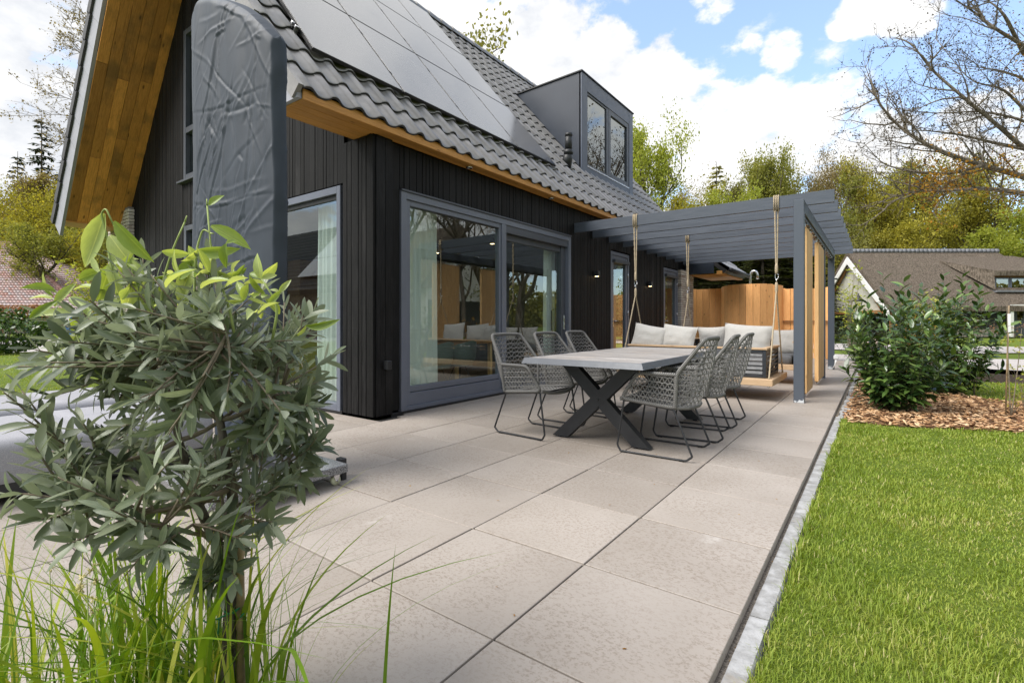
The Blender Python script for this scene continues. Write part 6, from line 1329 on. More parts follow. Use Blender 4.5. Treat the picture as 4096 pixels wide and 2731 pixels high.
def fir_mesh(seed, droop=.25, n_whorl=34, dens=1.0):
    g = np.random.default_rng(seed); V = []; rn = []; mb = MB(); mb.tube([(0, 0, 0), (0, 0, 5), (0, 0, 10)], [.16, .10, .015], 6)
    for w in range(n_whorl):
        s = w / n_whorl; z = 1.0 + 8.9 * s; r = 2.4 * (1 - s) ** .85 * g.uniform(.75, 1.1) + .1
        for k in range(int(5 + 3 * (1 - s))):
            a = g.uniform(0, 6.3); m = max(3, int(16 * r / 2.4 * dens)); dirv = np.array([np.cos(a), np.sin(a), 0]); mb.tube([(0, 0, z), (r * .9 * dirv[0], r * .9 * dirv[1], z - droop * r)], [.02, .006], 3, False)
            for q in range(m):
                u = (q + g.uniform(0, 1)) / m; p = dirv * r * u + [0, 0, z - droop * r * u + .10 * u]; side = np.array([-dirv[1], dirv[0], 0])
                for h in (-1, 1):
                    L = .50 * (1 - .40 * u) * g.uniform(.6, 1.2); e = (dirv * .6 + side * h * .8 + [0, 0, g.normal(-.22, .14)]); e /= np.linalg.norm(e); f = np.cross(e, [g.normal(0, .3), g.normal(0, .3), 1]); f /= np.linalg.norm(f); V += [p, p + e * L * .5 + f * L * .17, p + e * L, p + e * L * .5 - f * L * .17]; rn += [g.uniform(0, .8) + .25 * u] * 4
    return mb, np.array(V), np.array(rn)
FIR = {}
def fir(loc, H, Rw, mat, v, label, group, name='fir_tree', droop=.25, dens=1.0):
    if (v, mat, droop) not in FIR:
        mb, V, rn = fir_mesh(40 + v, droop, 34, dens); FIR[(v, mat, droop)] = (mb.mesh('trunk', MT['bark']), fast_mesh('crown', V, np.arange(len(V)).reshape(-1, 4), MT[mat], np.clip(rn, 0, 1)))
    a, b = FIR[(v, mat, droop)]; t = local_thing(name, loc, label, 'tree', group, random.uniform(0, 6.3)); t.scale = (Rw / 2.4, Rw / 2.4, H / 10)
    for nm, me in (('trunk', a), ('crown', b)):
        o = bpy.data.objects.new(nm, me); COL.objects.link(o); o.parent = t
        if nm == 'crown': o['kind'] = 'stuff'
    return t
RV, FV = Vector((.8059, .5921, 0)), Vector((-.5921, .8059, 0))
def wp(a, d, z=0.0): return Vector((CAM[0], CAM[1], 0)) + RV * a + FV * d + Vector((0, 0, z))
def woods():
    G1 = 'trees of the wood behind the thatched house'
    lab = {'lime': 'fresh lime-green tree in the wood beyond the house', 'green': 'green leafing tree in the wood beyond the pergola', 'olive': 'olive-green budding tree in the wood beyond the pergola', 'yellow': 'yellow-green budding tree in the wood behind the thatched house', 'brown': 'tall thinly leafed brownish tree in the wood beyond the pergola'}
    # lateral metres, depth, height, crown radius, kind, variant, style
    rows = [(11.9, 42, 18.0, 4.4, 'lime', 2, 'round'), (14.6, 40, 13.2, 3.8, 'lime', 1, 'round'), (10.5, 52, 17.5, 4.5, 'green', 2, 'round'), (23.5, 53, 18.6, 5.0, 'olive', 3, 'round'), (25.8, 49, 18.8, 4.2, 'green', 1, 'tall'), (29.5, 55, 19.0, 5.2, 'olive', 0, 'round'), (30.5, 51, 19.6, 3.6, 'brown', 2, 'tall'), (31.0, 47, 17.0, 4.2, 'green', 3, 'round'), (36.5, 55, 20.6, 4.6, 'brown', 1, 'tall'), (36.0, 49, 17.6, 4.6, 'yellow', 0, 'round'), (43.0, 55, 19.4, 5.4, 'olive', 2, 'round'), (43.0, 50, 17.2, 5.0, 'yellow', 3, 'round'), (52.0, 57, 20.6, 5.6, 'olive', 1, 'round'), (50.0, 51, 17.4, 5.0, 'yellow', 2, 'round'), (52.5, 49, 17.6, 5.0, 'lime', 3, 'round'), (58.0, 51, 18.0, 5.4, 'lime', 0, 'round'), (62, 56, 21, 5.6, 'green', 2, 'round'), (19.0, 50, 15.0, 4.5, 'yellow', 2, 'round'), (33.5, 60, 19.0, 5.5, 'olive', 3, 'round'), (40.0, 62, 19.5, 5.5, 'yellow', 1, 'round'), (47.5, 63, 20.5, 5.6, 'green', 0, 'round'), (57, 64, 21, 5.6, 'yellow', 3, 'round'), (26.5, 62, 20, 5.5, 'brown', 2, 'round'), (21.0, 58, 17.8, 5.0, 'brown', 0, 'tall'), (16.5, 46, 12, 4.2, 'lime', 3, 'round'),
            (38.5, 47.5, 10.5, 4.6, 'olive', 1, 'round'), (45.5, 47.5, 10.5, 4.6, 'lime', 2, 'round'), (49.0, 46.5, 11.5, 4.6, 'lime', 0, 'round'), (34.0, 46.5, 11, 4.6, 'yellow', 2, 'round'), (29, 44, 9.5, 4.2, 'olive', 0, 'round'), (24.5, 42, 9, 4.0, 'yellow', 3, 'round'), (17.5, 54, 15.0, 4.8, 'olive', 3, 'round'), (20.5, 50, 14.8, 4.6, 'brown', 1, 'round'), (23.0, 57, 17.5, 5.0, 'olive', 1, 'round'), (27.5, 52, 17.0, 4.8, 'olive', 2, 'round'), (33.0, 52, 17.0, 4.6, 'brown', 3, 'round')]
    ORD = ['leftmost', 'second', 'third', 'fourth', 'fifth', 'sixth', 'seventh', 'eighth', 'ninth', 'tenth', 'eleventh', 'twelfth', 'thirteenth', 'fourteenth']
    def ranked(rws, i): return ORD[sorted([q for q in rws if q[4] == rws[i][4]], key=lambda q: q[0] / q[1]).index(rws[i])]
    def nth(o, text): return (o + ' ' + text) if o == 'leftmost' else (o + ' from the left, ' + text)
    for i_, (a, d, H, Rw, k, v, st) in enumerate(rows): tree(wp(a, d), H, Rw, k, v, nth(ranked(rows, i_), lab[k]), G1, st, 12500 if k != 'brown' else 8000, .155 if k != 'brown' else .115, .75)
    for i_, (a, d, H, Rw, v) in enumerate(((22.2, 54, 18.4, 3.6, 0),)): fir(wp(a, d), H, Rw, 'crown_olive', v, 'single spire-topped conifer among the leafing trees of the wood', None)
    hem = ((9.6, 26, 5.6, 2.8, 0), (11.6, 28, 6.2, 3.2, 1), (13.6, 27, 5.8, 3.0, 2), (15.6, 29, 6.3, 3.2, 0), (17.4, 31, 6.8, 3.4, 1), (19.6, 33, 7.2, 3.2, 2), (20.8, 38, 8.2, 3.4, 0), (8.2, 31, 6.6, 3.2, 2), (14.4, 33, 7.0, 3.6, 1), (18.6, 36, 7.6, 3.8, 2))
    for i_, (a, d, H, Rw, v) in enumerate(hem):
        fir(wp(a, d), H, Rw, 'crown_hemlock', v, nth(ORD[sorted(range(len(hem)), key=lambda q: hem[q][0] / hem[q][1]).index(i_)], 'dense dark hemlock behind the larch fence'), 'dark hemlocks behind the larch fence', 'hemlock_tree', .42, 1.25)
    # left of the house
    G2 = 'leafing trees behind the red-tiled house'
    left = ((-56, 60, 19.5, 6.0, 'yellow', 0), (-49.5, 58, 18.6, 5.6, 'yellow', 1), (-62, 62, 21, 6.0, 'brown', 2), (-44, 56, 16.5, 5.0, 'yellow', 3), (-53, 66, 21, 6, 'olive', 2), (-67, 60, 20, 6, 'yellow', 1), (-40, 52, 13, 4.6, 'green', 0), (-60, 70, 22, 6, 'yellow', 3), (-46.5, 68, 19, 6, 'olive', 0), (-37, 56, 13, 5, 'olive', 1), (-47, 51, 11.5, 4.6, 'green', 2), (-53.5, 54.5, 14, 5, 'yellow', 2))
    for i_, (a, d, H, Rw, k, v) in enumerate(left):
        tree(wp(a, d), H, Rw, k, v, nth(ranked(left, i_), {'yellow': 'golden yellow leafing tree behind the red-tiled house', 'brown': 'thin brownish tree behind the red-tiled house', 'olive': 'olive-toned tree behind the red-tiled house', 'green': 'green tree right of the red-tiled house'}[k]), G2, 'round', 10000, .175, .8)
    for i_, (a, d, H, Rw, v) in enumerate(((-69.0, 73, 31.5, 5.2, 0), (-75.5, 76, 27, 4.4, 1), (-79.5, 74, 28.5, 4.4, 2), (-64.5, 72, 25, 5.5, 1))): fir(wp(a, d), H, Rw, 'crown_fir', v + 5, ('tallest dark fir, standing above the golden trees', 'small dark fir left of the tallest one', 'dark fir at the left edge of the skyline', 'lower dark fir right of the tallest one, by the roof')[i_], 'dark firs on the left skyline')
    tree(wp(-3.9, 30), 18.4, 5.0, 'olive', 2, 'tree top rising behind the roof ridge', None, 'tall', 4200, .2, .9, 'ridge_tree')
    # trees on the road side, which the panes of the house mirror
    for i_, (x, y, H, Rw, v) in enumerate(((19, 25.5, 17, 7.0, 0), (24, 36, 18, 7.0, 1), (17, 16.5, 19, 6.5, 2), (30, 50, 25, 8, 3), (22, 60, 31, 9, 1), (20, 70, 34, 9, 0), (34, 42, 20, 7, 2))): tree((x, y, 0), H, Rw, 'bud', v, ('second', 'fourth', 'nearest', 'sixth', 'seventh', 'farthest', 'fifth')[i_] + ' bare budding tree along the road beyond the lawn', 'bare trees along the road', 'bare', 1300, .11, .6, 'bare_tree')
    for i_, (x, y, H, Rw, v) in enumerate(((27, 29, 9, 4, 0), (25, 41, 10, 4.2, 2), (28, 20, 10, 4.5, 1), (30, 9, 12, 5, 3), (29, -4, 13, 5, 2))): tree((x, y, 0), H, Rw, 'green', v, ('second farthest', 'farthest', 'middle', 'second nearest', 'nearest')[i_] + ' low green tree across the road beyond the lawn', 'green trees across the road', 'round', 5200, .24)
    # undergrowth that closes the wood
    g = np.random.default_rng(77); n = 90000; a = g.uniform(2, 100, n); d = 60 + g.uniform(0, 14, n) + .06 * a; z = 15.5 * g.uniform(0, 1, n) ** .9 * (.62 + .38 * np.sin(a * .9 + 2 * np.sin(a * .37))); P = np.c_[CAM[0] + a * RV.x + d * FV.x, CAM[1] + a * RV.y + d * FV.y, z]
    def mass(name, P, size, mat):
        n = len(P); u = g.normal(0, 1, (n, 3)); u /= np.linalg.norm(u, axis=1)[:, None]; b = np.cross(u, g.normal(0, 1, (n, 3))); b /= np.linalg.norm(b, axis=1)[:, None]; L = size * g.uniform(.5, 1.4, n)[:, None]
        V = np.stack([P - u * L * .5, P + b * L * .35, P + u * L * .5, P - b * L * .35], 1); o = link_mesh(name, fast_mesh(name, V.reshape(-1, 3), np.arange(n * 4).reshape(n, 4), mat, np.repeat(np.clip(.5 + .3 * np.sin(P[:, 0] * .7) * np.sin(P[:, 2] * .8 + P[:, 1] * .5) + g.normal(0, .22, n), 0, 1), 4))); o['kind'] = 'stuff'; return o
    mass('woodland', P, .50, MT['crown_olive'])
    n = 26000; a = g.uniform(-95, -22, n); d = 66 + g.uniform(0, 12, n); z = 15 * g.uniform(0, 1, n); mass('woodland', np.c_[CAM[0] + a * RV.x + d * FV.x, CAM[1] + a * RV.y + d * FV.y, z], .7, MT['crown_olive'])
    n = 13000; a = g.uniform(5, 23.2, n); d = 37.5 + g.uniform(0, 6, n); z = 6.5 * g.uniform(0, 1, n) ** 1.2; mass('woodland', np.c_[CAM[0] + a * RV.x + d * FV.x, CAM[1] + a * RV.y + d * FV.y, z], .40, MT['crown_hemlock'])
woods()
def road_side():
    g = np.random.default_rng(5); n = 52000; y = g.uniform(-60, 170, n); x = 44 + g.uniform(0, 9, n); z = 9.5 * g.uniform(0, 1, n) ** 1.1 * (.75 + .3 * np.sin(y * .31) * np.sin(y * .13)); P = np.c_[x, y, z]
    u = g.normal(0, 1, (n, 3)); u /= np.linalg.norm(u, axis=1)[:, None]; b = np.cross(u, g.normal(0, 1, (n, 3))); b /= np.linalg.norm(b, axis=1)[:, None]; L = .8 * g.uniform(.5, 1.4, n)[:, None]
    V = np.stack([P - u * L * .5, P + b * L * .35, P + u * L * .5, P - b * L * .35], 1); o = link_mesh('woodland', fast_mesh('woodland', V.reshape(-1, 3), np.arange(n * 4).reshape(n, 4), MT['crown_olive'], np.repeat(g.uniform(0, 1, n), 4))); o['kind'] = 'stuff'
road_side()
def budding_tree():
    """tree behind the far slope of the roof; only its outer twigs show"""
    g = random.Random(12); D = 19.0; b = wp(-13.2, 20.5); t = thing('budding_tree', tuple(b), 'budding tree whose twigs reach out past the far slope of the roof', 'tree'); tr = MB(); tr.tube([b, b + Vector((0, 0, 4)), b + Vector((-.2, .1, 8)), b + Vector((-.3, .1, 12.5))], [.2, .16, .11, .04], 8); tr.build('trunk', MT['limb'], t); tw = MB(); tips = []
    TW = [((-22.71, 5.89, 11.38), (-23.85, 5.05, 12.13), (-24.64, 4.47, 12.63)), ((-22.71, 5.89, 10.71), (-23.85, 5.05, 11.46), (-24.68, 4.44, 11.96)), ((-22.84, 5.79, 10.55), (-23.91, 5.01, 11.25), (-24.89, 4.29, 11.53)), ((-22.84, 5.79, 8.88), (-24.31, 4.71, 9.52), (-25.96, 3.5, 10.21)), ((-22.97, 5.69, 8.55), (-24.38, 4.66, 8.92), (-26.34, 3.22, 8.95)), ((-22.97, 5.69, 7.89), (-24.18, 4.81, 8.05), (-25.09, 4.14, 8.39)), ((-22.84, 5.79, 9.38), (-24.05, 4.91, 10.05), (-24.85, 4.32, 10.63)), ((-22.97, 5.69, 7.72), (-24.18, 4.81, 7.75), (-24.92, 4.27, 7.94)), ((-22.84, 5.79, 12.38), (-23.78, 5.1, 12.54), (-24.05, 4.91, 12.74))]
    def run(P, r, lvl):
        Q = fillet(P, .3, 4); k = len(Q); tw.tube(Q, [r * (1 - .75 * i / (k - 1)) for i in range(k)], 4, False)
        for i in range(1, k):
            if g.random() < (.8 if lvl < 2 else 0):
                x = (Q[i] - Q[i - 1]).normalized(); c = (x * .9 + Vector((g.gauss(0, .4), g.gauss(0, .4), g.gauss(.05, .5)))).normalized(); L = g.uniform(.25, .9) * (1 if lvl == 0 else .5); run([Q[i], Q[i] + c * L * .5 + Vector((0, 0, .03)), Q[i] + c * L], r * .45, lvl + 1)
            if lvl > 0 or i > k * .45: tips.extend([Q[i]] * (3 if i > k - 3 else 1))
    for q in TW:
        P = [Vector(p) for p in q]; P = [P[0]] + [P[0].lerp(P[1], s) + Vector((g.gauss(0, .10), g.gauss(0, .10), g.gauss(0, .10))) for s in (.35, .7)] + [P[1]] + [P[1].lerp(P[2], s) + Vector((g.gauss(0, .12), g.gauss(0, .12), g.gauss(0, .12))) for s in (.25, .5, .75)] + [P[2]]; run(P, .020, 0); p = P[0]; h = b + Vector((-.2, .1, max(3.0, p.z - 2.0))); tw.tube([h, h.lerp(p, .6) + Vector((0, 0, .3)), p], [.06, .04, .024], 5, False)
    tw.build('twigs', MT['limb'], t); gg = np.random.default_rng(6); pos = np.array([tuple(p) for p in tips]) - np.array(b); n = 2600; c = pos[gg.integers(0, len(pos), n)] + gg.normal(0, .035, (n, 3)); u = gg.normal(0, 1, (n, 3)); u /= np.linalg.norm(u, axis=1)[:, None]; v = np.cross(u, gg.normal(0, 1, (n, 3))); v /= np.linalg.norm(v, axis=1)[:, None]; L = .075 * gg.uniform(.5, 1.4, n)[:, None]
    V = np.stack([c - u * L * .5, c + v * L * .3, c + u * L * .5, c - v * L * .3], 1); o = link_mesh('buds', fast_mesh('buds', V.reshape(-1, 3), np.arange(n * 4).reshape(n, 4), MT['crown_brown'], np.repeat(gg.uniform(0, 1, n), 4)), t); o['kind'] = 'stuff'
budding_tree()
def big_tree():
    """spreading oak whose trunk stands outside the frame; its limbs reach in from the right"""
    LIMBS = [[(9.9, 25.9, .4), (9.6, 25.8, 3.0), (8.747, 25.111, 4.131), (6.511, 23.472, 4.826), (4.099, 21.264, 6.483), (3.4, 20.409, 7.094), (2.49, 19.395, 7.85), (1.754, 19.345, 8.861), (1.355, 19.089, 9.563)], [(9.6, 25.8, 2.6), (7.636, 23.163, 3.435), (5.528, 21.619, 4.613), (4.237, 22.086, 5.796), (3.076, 20.717, 6.004), (2.049, 19.34, 6.247), (1.444, 19.194, 6.719), (0.989, 19.662, 7.362), (0.444, 19.149, 8.096), (0.242, 18.921, 8.834)], [(9.6, 25.8, 3.2), (8.487, 24.305, 5.651), (5.71, 22.415, 8.399), (4.145, 21.538, 9.795), (3.262, 19.973, 9.911), (2.859, 20.413, 10.764), (2.183, 19.493, 11.072)], [(9.6, 25.8, 2.4), (8.119, 24.76, 3.031), (5.534, 21.647, 4.487), (4.146, 21.543, 5.162), (3.121, 21.074, 5.374), (2.016, 19.305, 5.075), (1.368, 19.824, 5.326), (0.692, 19.293, 4.844)], [(6.147, 22.029, 4.997), (4.687, 21.982, 7.141), (3.722, 20.221, 7.208), (2.981, 20.425, 7.658), (1.879, 19.516, 7.53), (0.892, 18.443, 7.572)], [(5.641, 22.114, 5.092), (4.182, 21.758, 7.881), (3.482, 20.515, 8.299), (2.697, 19.689, 8.337), (1.909, 19.928, 10.03)], [(5.692, 22.335, 7.022), (4.18, 21.746, 8.849), (3.356, 20.301, 8.785), (2.405, 19.729, 8.97)], [(4.18, 21.748, 6.601), (3.419, 20.752, 6.642), (2.544, 20.108, 6.913), (1.642, 19.044, 6.925), (1.095, 18.312, 6.823)], [(4.218, 21.974, 9.7), (3.427, 20.131, 10.532), (2.824, 20.818, 11.661)], [(3.019, 20.251, 5.898), (2.277, 20.575, 5.849), (1.333, 19.059, 5.721), (0.58, 19.306, 6.125), (0.081, 18.373, 6.663)], [(9.6, 25.8, 3.0), (10.5, 25.0, 6.5), (11.5, 24, 9.5), (12.5, 24, 12)], [(9.6, 25.8, 3.0), (10.5, 27.0, 6.5), (10.5, 29, 9.5), (12, 31, 11)]]
    g = random.Random(9); t = thing('spreading_tree', (9.9, 25.9, 0), 'spreading budding tree whose limbs reach in over the thatched house', 'tree'); lim = MB(); tw = MB(); tips = []
    tr = MB(); tr.tube([(9.95, 25.95, -.1), (9.9, 25.9, 1.2), (9.7, 25.8, 2.6), (9.6, 25.8, 3.4)], [.36, .29, .25, .2], 10); tr.build('trunk', MT['bark'], t)
    def twig(p, d, L, r, lvl):
        P = [p]; q = p.copy(); dd = d.normalized()
        for i in range(5): dd = (dd + Vector((g.gauss(0, .17), g.gauss(0, .17), g.gauss(.03, .15)))).normalized(); q = q + dd * L / 5; P.append(q.copy())
        tw.tube(P, [r * (1 - .68 * i / 5) for i in range(6)], 4 if lvl == 0 else 3, False)
        if lvl < 2:
            for k in range(5 if lvl == 0 else 4):
                i = g.randint(1, 5); x = (P[i] - P[i - 1]).normalized(); c = (x * .8 + Vector((g.gauss(0, .6), g.gauss(0, .6), g.gauss(.15, .55)))).normalized(); twig(P[i], c, L * g.uniform(.4, .62), r * .45, lvl + 1)
        for i in range(1, 6):
            if lvl == 2 or i > 3: tips.append(P[i])
    for n, P in enumerate(LIMBS):
        P = [Vector(p) for p in P]; Q = fillet(P, .6, 4); k = len(Q); r0 = .135 if n in (0, 1, 3) else (.11 if n in (2, 10, 11) else .06)
        lim.tube(Q, [r0 * (1 - .84 * (i / (k - 1)) ** .8) for i in range(k)], 7)
        for i in range(k // 3 if len(P) > 6 else 1, k):
            if g.random() < (.85 if i > k * .35 else .45):
                x = (Q[i] - Q[i - 1]).normalized(); c = (x * .9 + Vector((g.gauss(-.1, .5), g.gauss(-.1, .5), g.gauss(.15, .6)))).normalized(); twig(Q[i], c, g.uniform(.8, 2.2) * (1.15 - .5 * i / k), r0 * .22, 0)
    lim.build('limbs', MT['limb'], t); o = tw.build('twigs', MT['limb'], t)
    gg = np.random.default_rng(3); pos = np.array([tuple(p) for p in tips]) - np.array(t.location)
    def buds(name, sel, n, size, mat, sp):
        q = pos[sel]; i = gg.integers(0, len(q), n); c = q[i] + gg.normal(0, sp, (n, 3)); a = gg.normal(0, 1, (n, 3)); a /= np.linalg.norm(a, axis=1)[:, None]; b = np.cross(a, gg.normal(0, 1, (n, 3))); b /= np.linalg.norm(b, axis=1)[:, None]; L = size * gg.uniform(.5, 1.4, n)[:, None]
        V = np.stack([c - a * L * .5, c + b * L * .3, c + a * L * .5, c - b * L * .3], 1); ob = link_mesh(name, fast_mesh(name, V.reshape(-1, 3), np.arange(n * 4).reshape(n, 4), mat, np.repeat(gg.uniform(0, 1, n), 4)), t); ob['kind'] = 'stuff'
    buds('buds', np.ones(len(pos), bool), 7500, .060, MT['crown_bud'], .05)
    low = pos[:, 2] < 6.2; buds('young_leaves', low & (pos[:, 0] > -8.6), 1700, .085, MT['crown_orange'], .14)
    near = pos[:, 0] > -6.2
    if near.sum() > 10: buds('young_leaves', near, 800, .085, MT['crown_orange'], .15)
big_tree()
# ------------------------------------------------------------------ neighbours and small things
def thatched_house():
    M = MT; a0, a1, d0 = 27.0, 40.5, 35.4; half = 3.9; zE, zR = 2.40, 6.60
    t = thing('thatched_house', tuple(wp(33, 39)), 'black boarded house with thatched roof and white gable boards across the driveway', 'house'); W = wp
    def pr(name, pts, ext, mat, parent=t): m = MB(); m.prism([W(*p) for p in pts], ext); return m.build(name, mat, parent)
    th = .34; hip = 1.6
    # thatch: two thick slopes, hipped at the far right end
    m = MB(); q = lambda *p: W(*p); fr = [q(a0 - .5, d0 - .55, zE - .25), q(a1, d0 - .55, zE - .25), q(a1 - 2.2, d0 + half, zR), q(a0 - .5, d0 + half, zR)]
    dn = Vector((0, 0, -th))
    def slab(poly):
        n = len(poly); lo = [p + dn for p in poly]; m.add(list(poly) + lo, [tuple(range(n)), tuple(range(n, 2 * n))[::-1]] + [(i, (i + 1) % n, n + (i + 1) % n, n + i) for i in range(n)])
    slab(fr); slab([q(a0 - .5, d0 + half, zR), q(a1 - 2.2, d0 + half, zR), q(a1, d0 + 2 * half + .55, zE - .25), q(a0 - .5, d0 + 2 * half + .55, zE - .25)]); slab([q(a1, d0 - .55, zE - .25), q(a1 + .01, d0 + 2 * half + .55, zE - .25), q(a1 - 2.2, d0 + half, zR)])
    roof = m.build('thatched_roof', M['thatch'], t)
    k = a0 - .5
    while k < a1 - 2.3: r = MB(); r.tube([W(k, d0 + half, zR + .02), W(k + .31, d0 + half, zR + .04)], [.17, .19], 8); r.build('ridge_tile', M['ridge_tile'], roof); k += .33
    # eyebrow dormer with its window
    m = MB(); b0, b1 = 34.9, 39.6; zt = 4.75; L = [q(b0 - 1.9, d0 + 2.95, 5.75), q(b0, d0 + .55, zt), q(b1, d0 + .55, zt), q(b1 + 1.2, d0 + 2.9, 5.75), q(b1 - .5, d0 + 3.5, 6.2), q(b0 + .3, d0 + 3.6, 6.25)]; n = 6
    lo = [p + Vector((0, 0, -.36)) for p in L]; m.add(L + lo, [tuple(range(n)), tuple(range(n, 2 * n))[::-1]] + [(i, (i + 1) % n, n + (i + 1) % n, n + i) for i in range(n)])
    m.add([q(b0, d0 + .6, zt - .1), q(b0 - 1.9, d0 + 2.9, 5.7), q(b0 - .15, d0 + .35, 3.35)], [(0, 1, 2)]); m.build('thatched_dormer', M['thatch'], t)
    def bx(name, A, B, mat, parent=t):
        m = MB(); P = [W(x, y, z) for z in (A[2], B[2]) for x, y in ((A[0], A[1]), (B[0], A[1]), (B[0], B[1]), (A[0], B[1]))]; m.add(P, [(0, 3, 2, 1), (4, 5, 6, 7), (0, 1, 5, 4), (1, 2, 6, 5), (2, 3, 7, 6), (3, 0, 4, 7)]); return m.build(name, mat, parent)
    bx('dormer_wall', (b0 + .1, d0 + .95, 3.3), (b1, d0 + 1.2, zt - .1), M['room_wood'])
    for x in (b0 + .28, b0 + 1.42): w = bx('window', (x, d0 + .86, 3.42), (x + 1.1, d0 + .95, 4.28), M['frame']); bx('pane', (x + .12, d0 + .85, 3.52), (x + .98, d0 + .858, 4.18), M['glass_refl'], w)
    bx('dormer_sill', (b0 - .1, d0 + .3, 3.20), (b1, d0 + .95, 3.34), M['ridge_tile'])
    # walls: weatherboards one by one, brick foot, white posts, door, small window
    bx('wall', (a0 + .9, d0 + .06, 0), (a1 - .3, d0 + .3, 2.4), M['black_boards'])
    for i in range(10): bx('weatherboard', (a0 + .9, d0 - .012 - .012 * (i % 2), .55 + i * .18), (a1 - .3, d0 + .055, .715 + i * .18), M['black_boards'])
    bx('brick_foot', (a0 + .9, d0 - .03, 0), (a1 - .3, d0 + .05, .53), M['brick_far'])
    for x in (28.6, 35.0, 37.05): bx('porch_post', (x, d0 - .5, 0), (x + .22, d0 - .3, 2.25), M['white_paint'])
    bx('lintel', (35.0, d0 - .5, 2.1), (37.3, d0 - .3, 2.27), M['white_paint'])
    dr = bx('door', (35.6, d0 - .05, .05), (36.7, d0 - .026, 2.1), M['frame_dark']); bx('pane', (35.9, d0 - .06, 1.2), (36.3, d0 - .052, 1.8), M['glass_refl'], dr)
    w = bx('window', (32.9, d0 - .06, 1.2), (33.6, d0 - .026, 1.9), M['frame_dark']); bx('pane', (33.0, d0 - .066, 1.28), (33.5, d0 - .061, 1.82), M['glass_refl'], w); bx('sill', (32.85, d0 - .12, 1.14), (33.65, d0 - .03, 1.195), M['white_paint'], w)
    # the open gable: white boards, cream panelling set back, dark braces
    for s in (-1, 1):
        dd = lambda u: d0 + half + s * u; e = (-1.0 if s < 0 else 1.0)
        pts = [(a0 - .55, dd(0), zR - .42), (a0 - .55, dd(half + .45), zE - .62), (a0 - .55, dd(half + .45), zE - 1.05), (a0 - .55, dd(0), zR - .98)]; pr('barge_board', pts, RV * .08, M['white_paint'])
    pr('gable_panel', [(a0 - .1, d0 + .1, 1.9), (a0 - .1, d0 + .1, zE - .30), (a0 - .1, d0 + half, zR - .5), (a0 - .1, d0 + 2 * half - .1, zE - .30), (a0 - .1, d0 + 2 * half - .1, 1.9)], RV * .1, M['tudor_render'])
    pr('gable_wall', [(a0 + .9, d0 + .1, 0), (a0 + .9, d0 + .1, 1.88), (a0 + .9, d0 + 2 * half - .1, 1.88), (a0 + .9, d0 + 2 * half - .1, 0)], RV * .1, M['black_boards'])
    for s in (-1, 1): m = MB(); m.bar(W(a0 - .25, d0 + half + s * (half - .5), 1.9), W(a0 - .25, d0 + half + s * .5, zR - 1.3), .16, .16); m.build('brace', M['room_wood'], t)
    m = MB(); m.bar(W(a0 - .25, d0 + .3, 1.78), W(a0 - .25, d0 + 2 * half - .3, 1.78), .2, .22); m.build('tie_beam', M['room_wood'], t)
    for y in (d0 + .3, d0 + half, d0 + 2 * half - .3): m = MB(); m.bar(W(a0 + .2, y, 0), W(a0 + .2, y, 1.75), .2, .2); m.build('gable_post', M['room_wood'], t)
thatched_house()
def mirrored_gable():
    M = MT; t = thing('gabled_house', (26, 37.5, 0), 'white gabled thatched house beyond the lawn, mirrored in the sliding door', 'house'); y0, y1, yc, zE, zR = 32.5, 42.2, 37.6, 4.6, 11.0
    m = MB(); m.prism([(26.2, y0 + .6, 0), (26.2, y1 - .6, 0), (26.2, y1 - .6, zE + .5), (26.2, yc, zR - .7), (26.2, y0 + .6, zE + .5)], (8, 0, 0)); m.build('wall', M['white_paint'], t)
    m = MB()
    for y in (y0, y1): m.prism([(25.6, y, zE - .3), (25.6, yc, zR), (25.6, yc, zR - .75), (25.6, y + (.7 if y < yc else -.7), zE - .3)], (9, 0, 0))
    m.build('thatched_roof', M['thatch'], t); m = MB(); m.box((26.12, yc - .45, 8.2), (26.19, yc + .45, 9.2)); m.build('window', M['iron'], t)
    m = MB(); m.box((26.1, y0 + .8, 0), (26.18, y1 - .8, 3.2)); m.build('boarding', M['black_boards'], t)
mirrored_gable()
def mirrored_neighbour():
    """brick house with panels on the other side of the garden, seen in the corner window"""
    M = MT; t = thing('brick_neighbour_house', (-31, -14, 0), 'brick house with dark roof and solar panels, mirrored in the corner window', 'house'); y = -14.0
    m = MB(); m.box((-46, y - 7, 0), (-22, y - .7, 3.35)); m.build('wall', M['brick_far'], t)
    m = MB(); m.prism([(-47, y, 3.4), (-47, y - 5.6, 9.4), (-47, y - 11.2, 3.4), (-47, y - 11.2, 3.1), (-47, y, 3.1)], (26, 0, 0)); rf = m.build('roof', M['rooftile_dark'], t)
    for i in range(17): m = MB(); m.bar((-47, y - .02 - i * .33, 3.46 + i * .353), (-21, y - .02 - i * .33, 3.46 + i * .353), .06, .05); m.build('tile_course', M['rooftile'], rf)
    for r in range(3):
        for c in range(6):
            x = -36.0 + c * 1.9; a, b = .16 + r * .27, .42 + r * .27; m = MB(); P = lambda u, xx: Vector((xx, y - 5.6 * u + .12, 3.4 + 6.0 * u + .12)); m.prism([P(a, x), P(a, x + 1.84), P(b, x + 1.84), P(b, x)], (0, .05, .05)); m.build('solar_panel', M['solar'], t)
mirrored_neighbour()
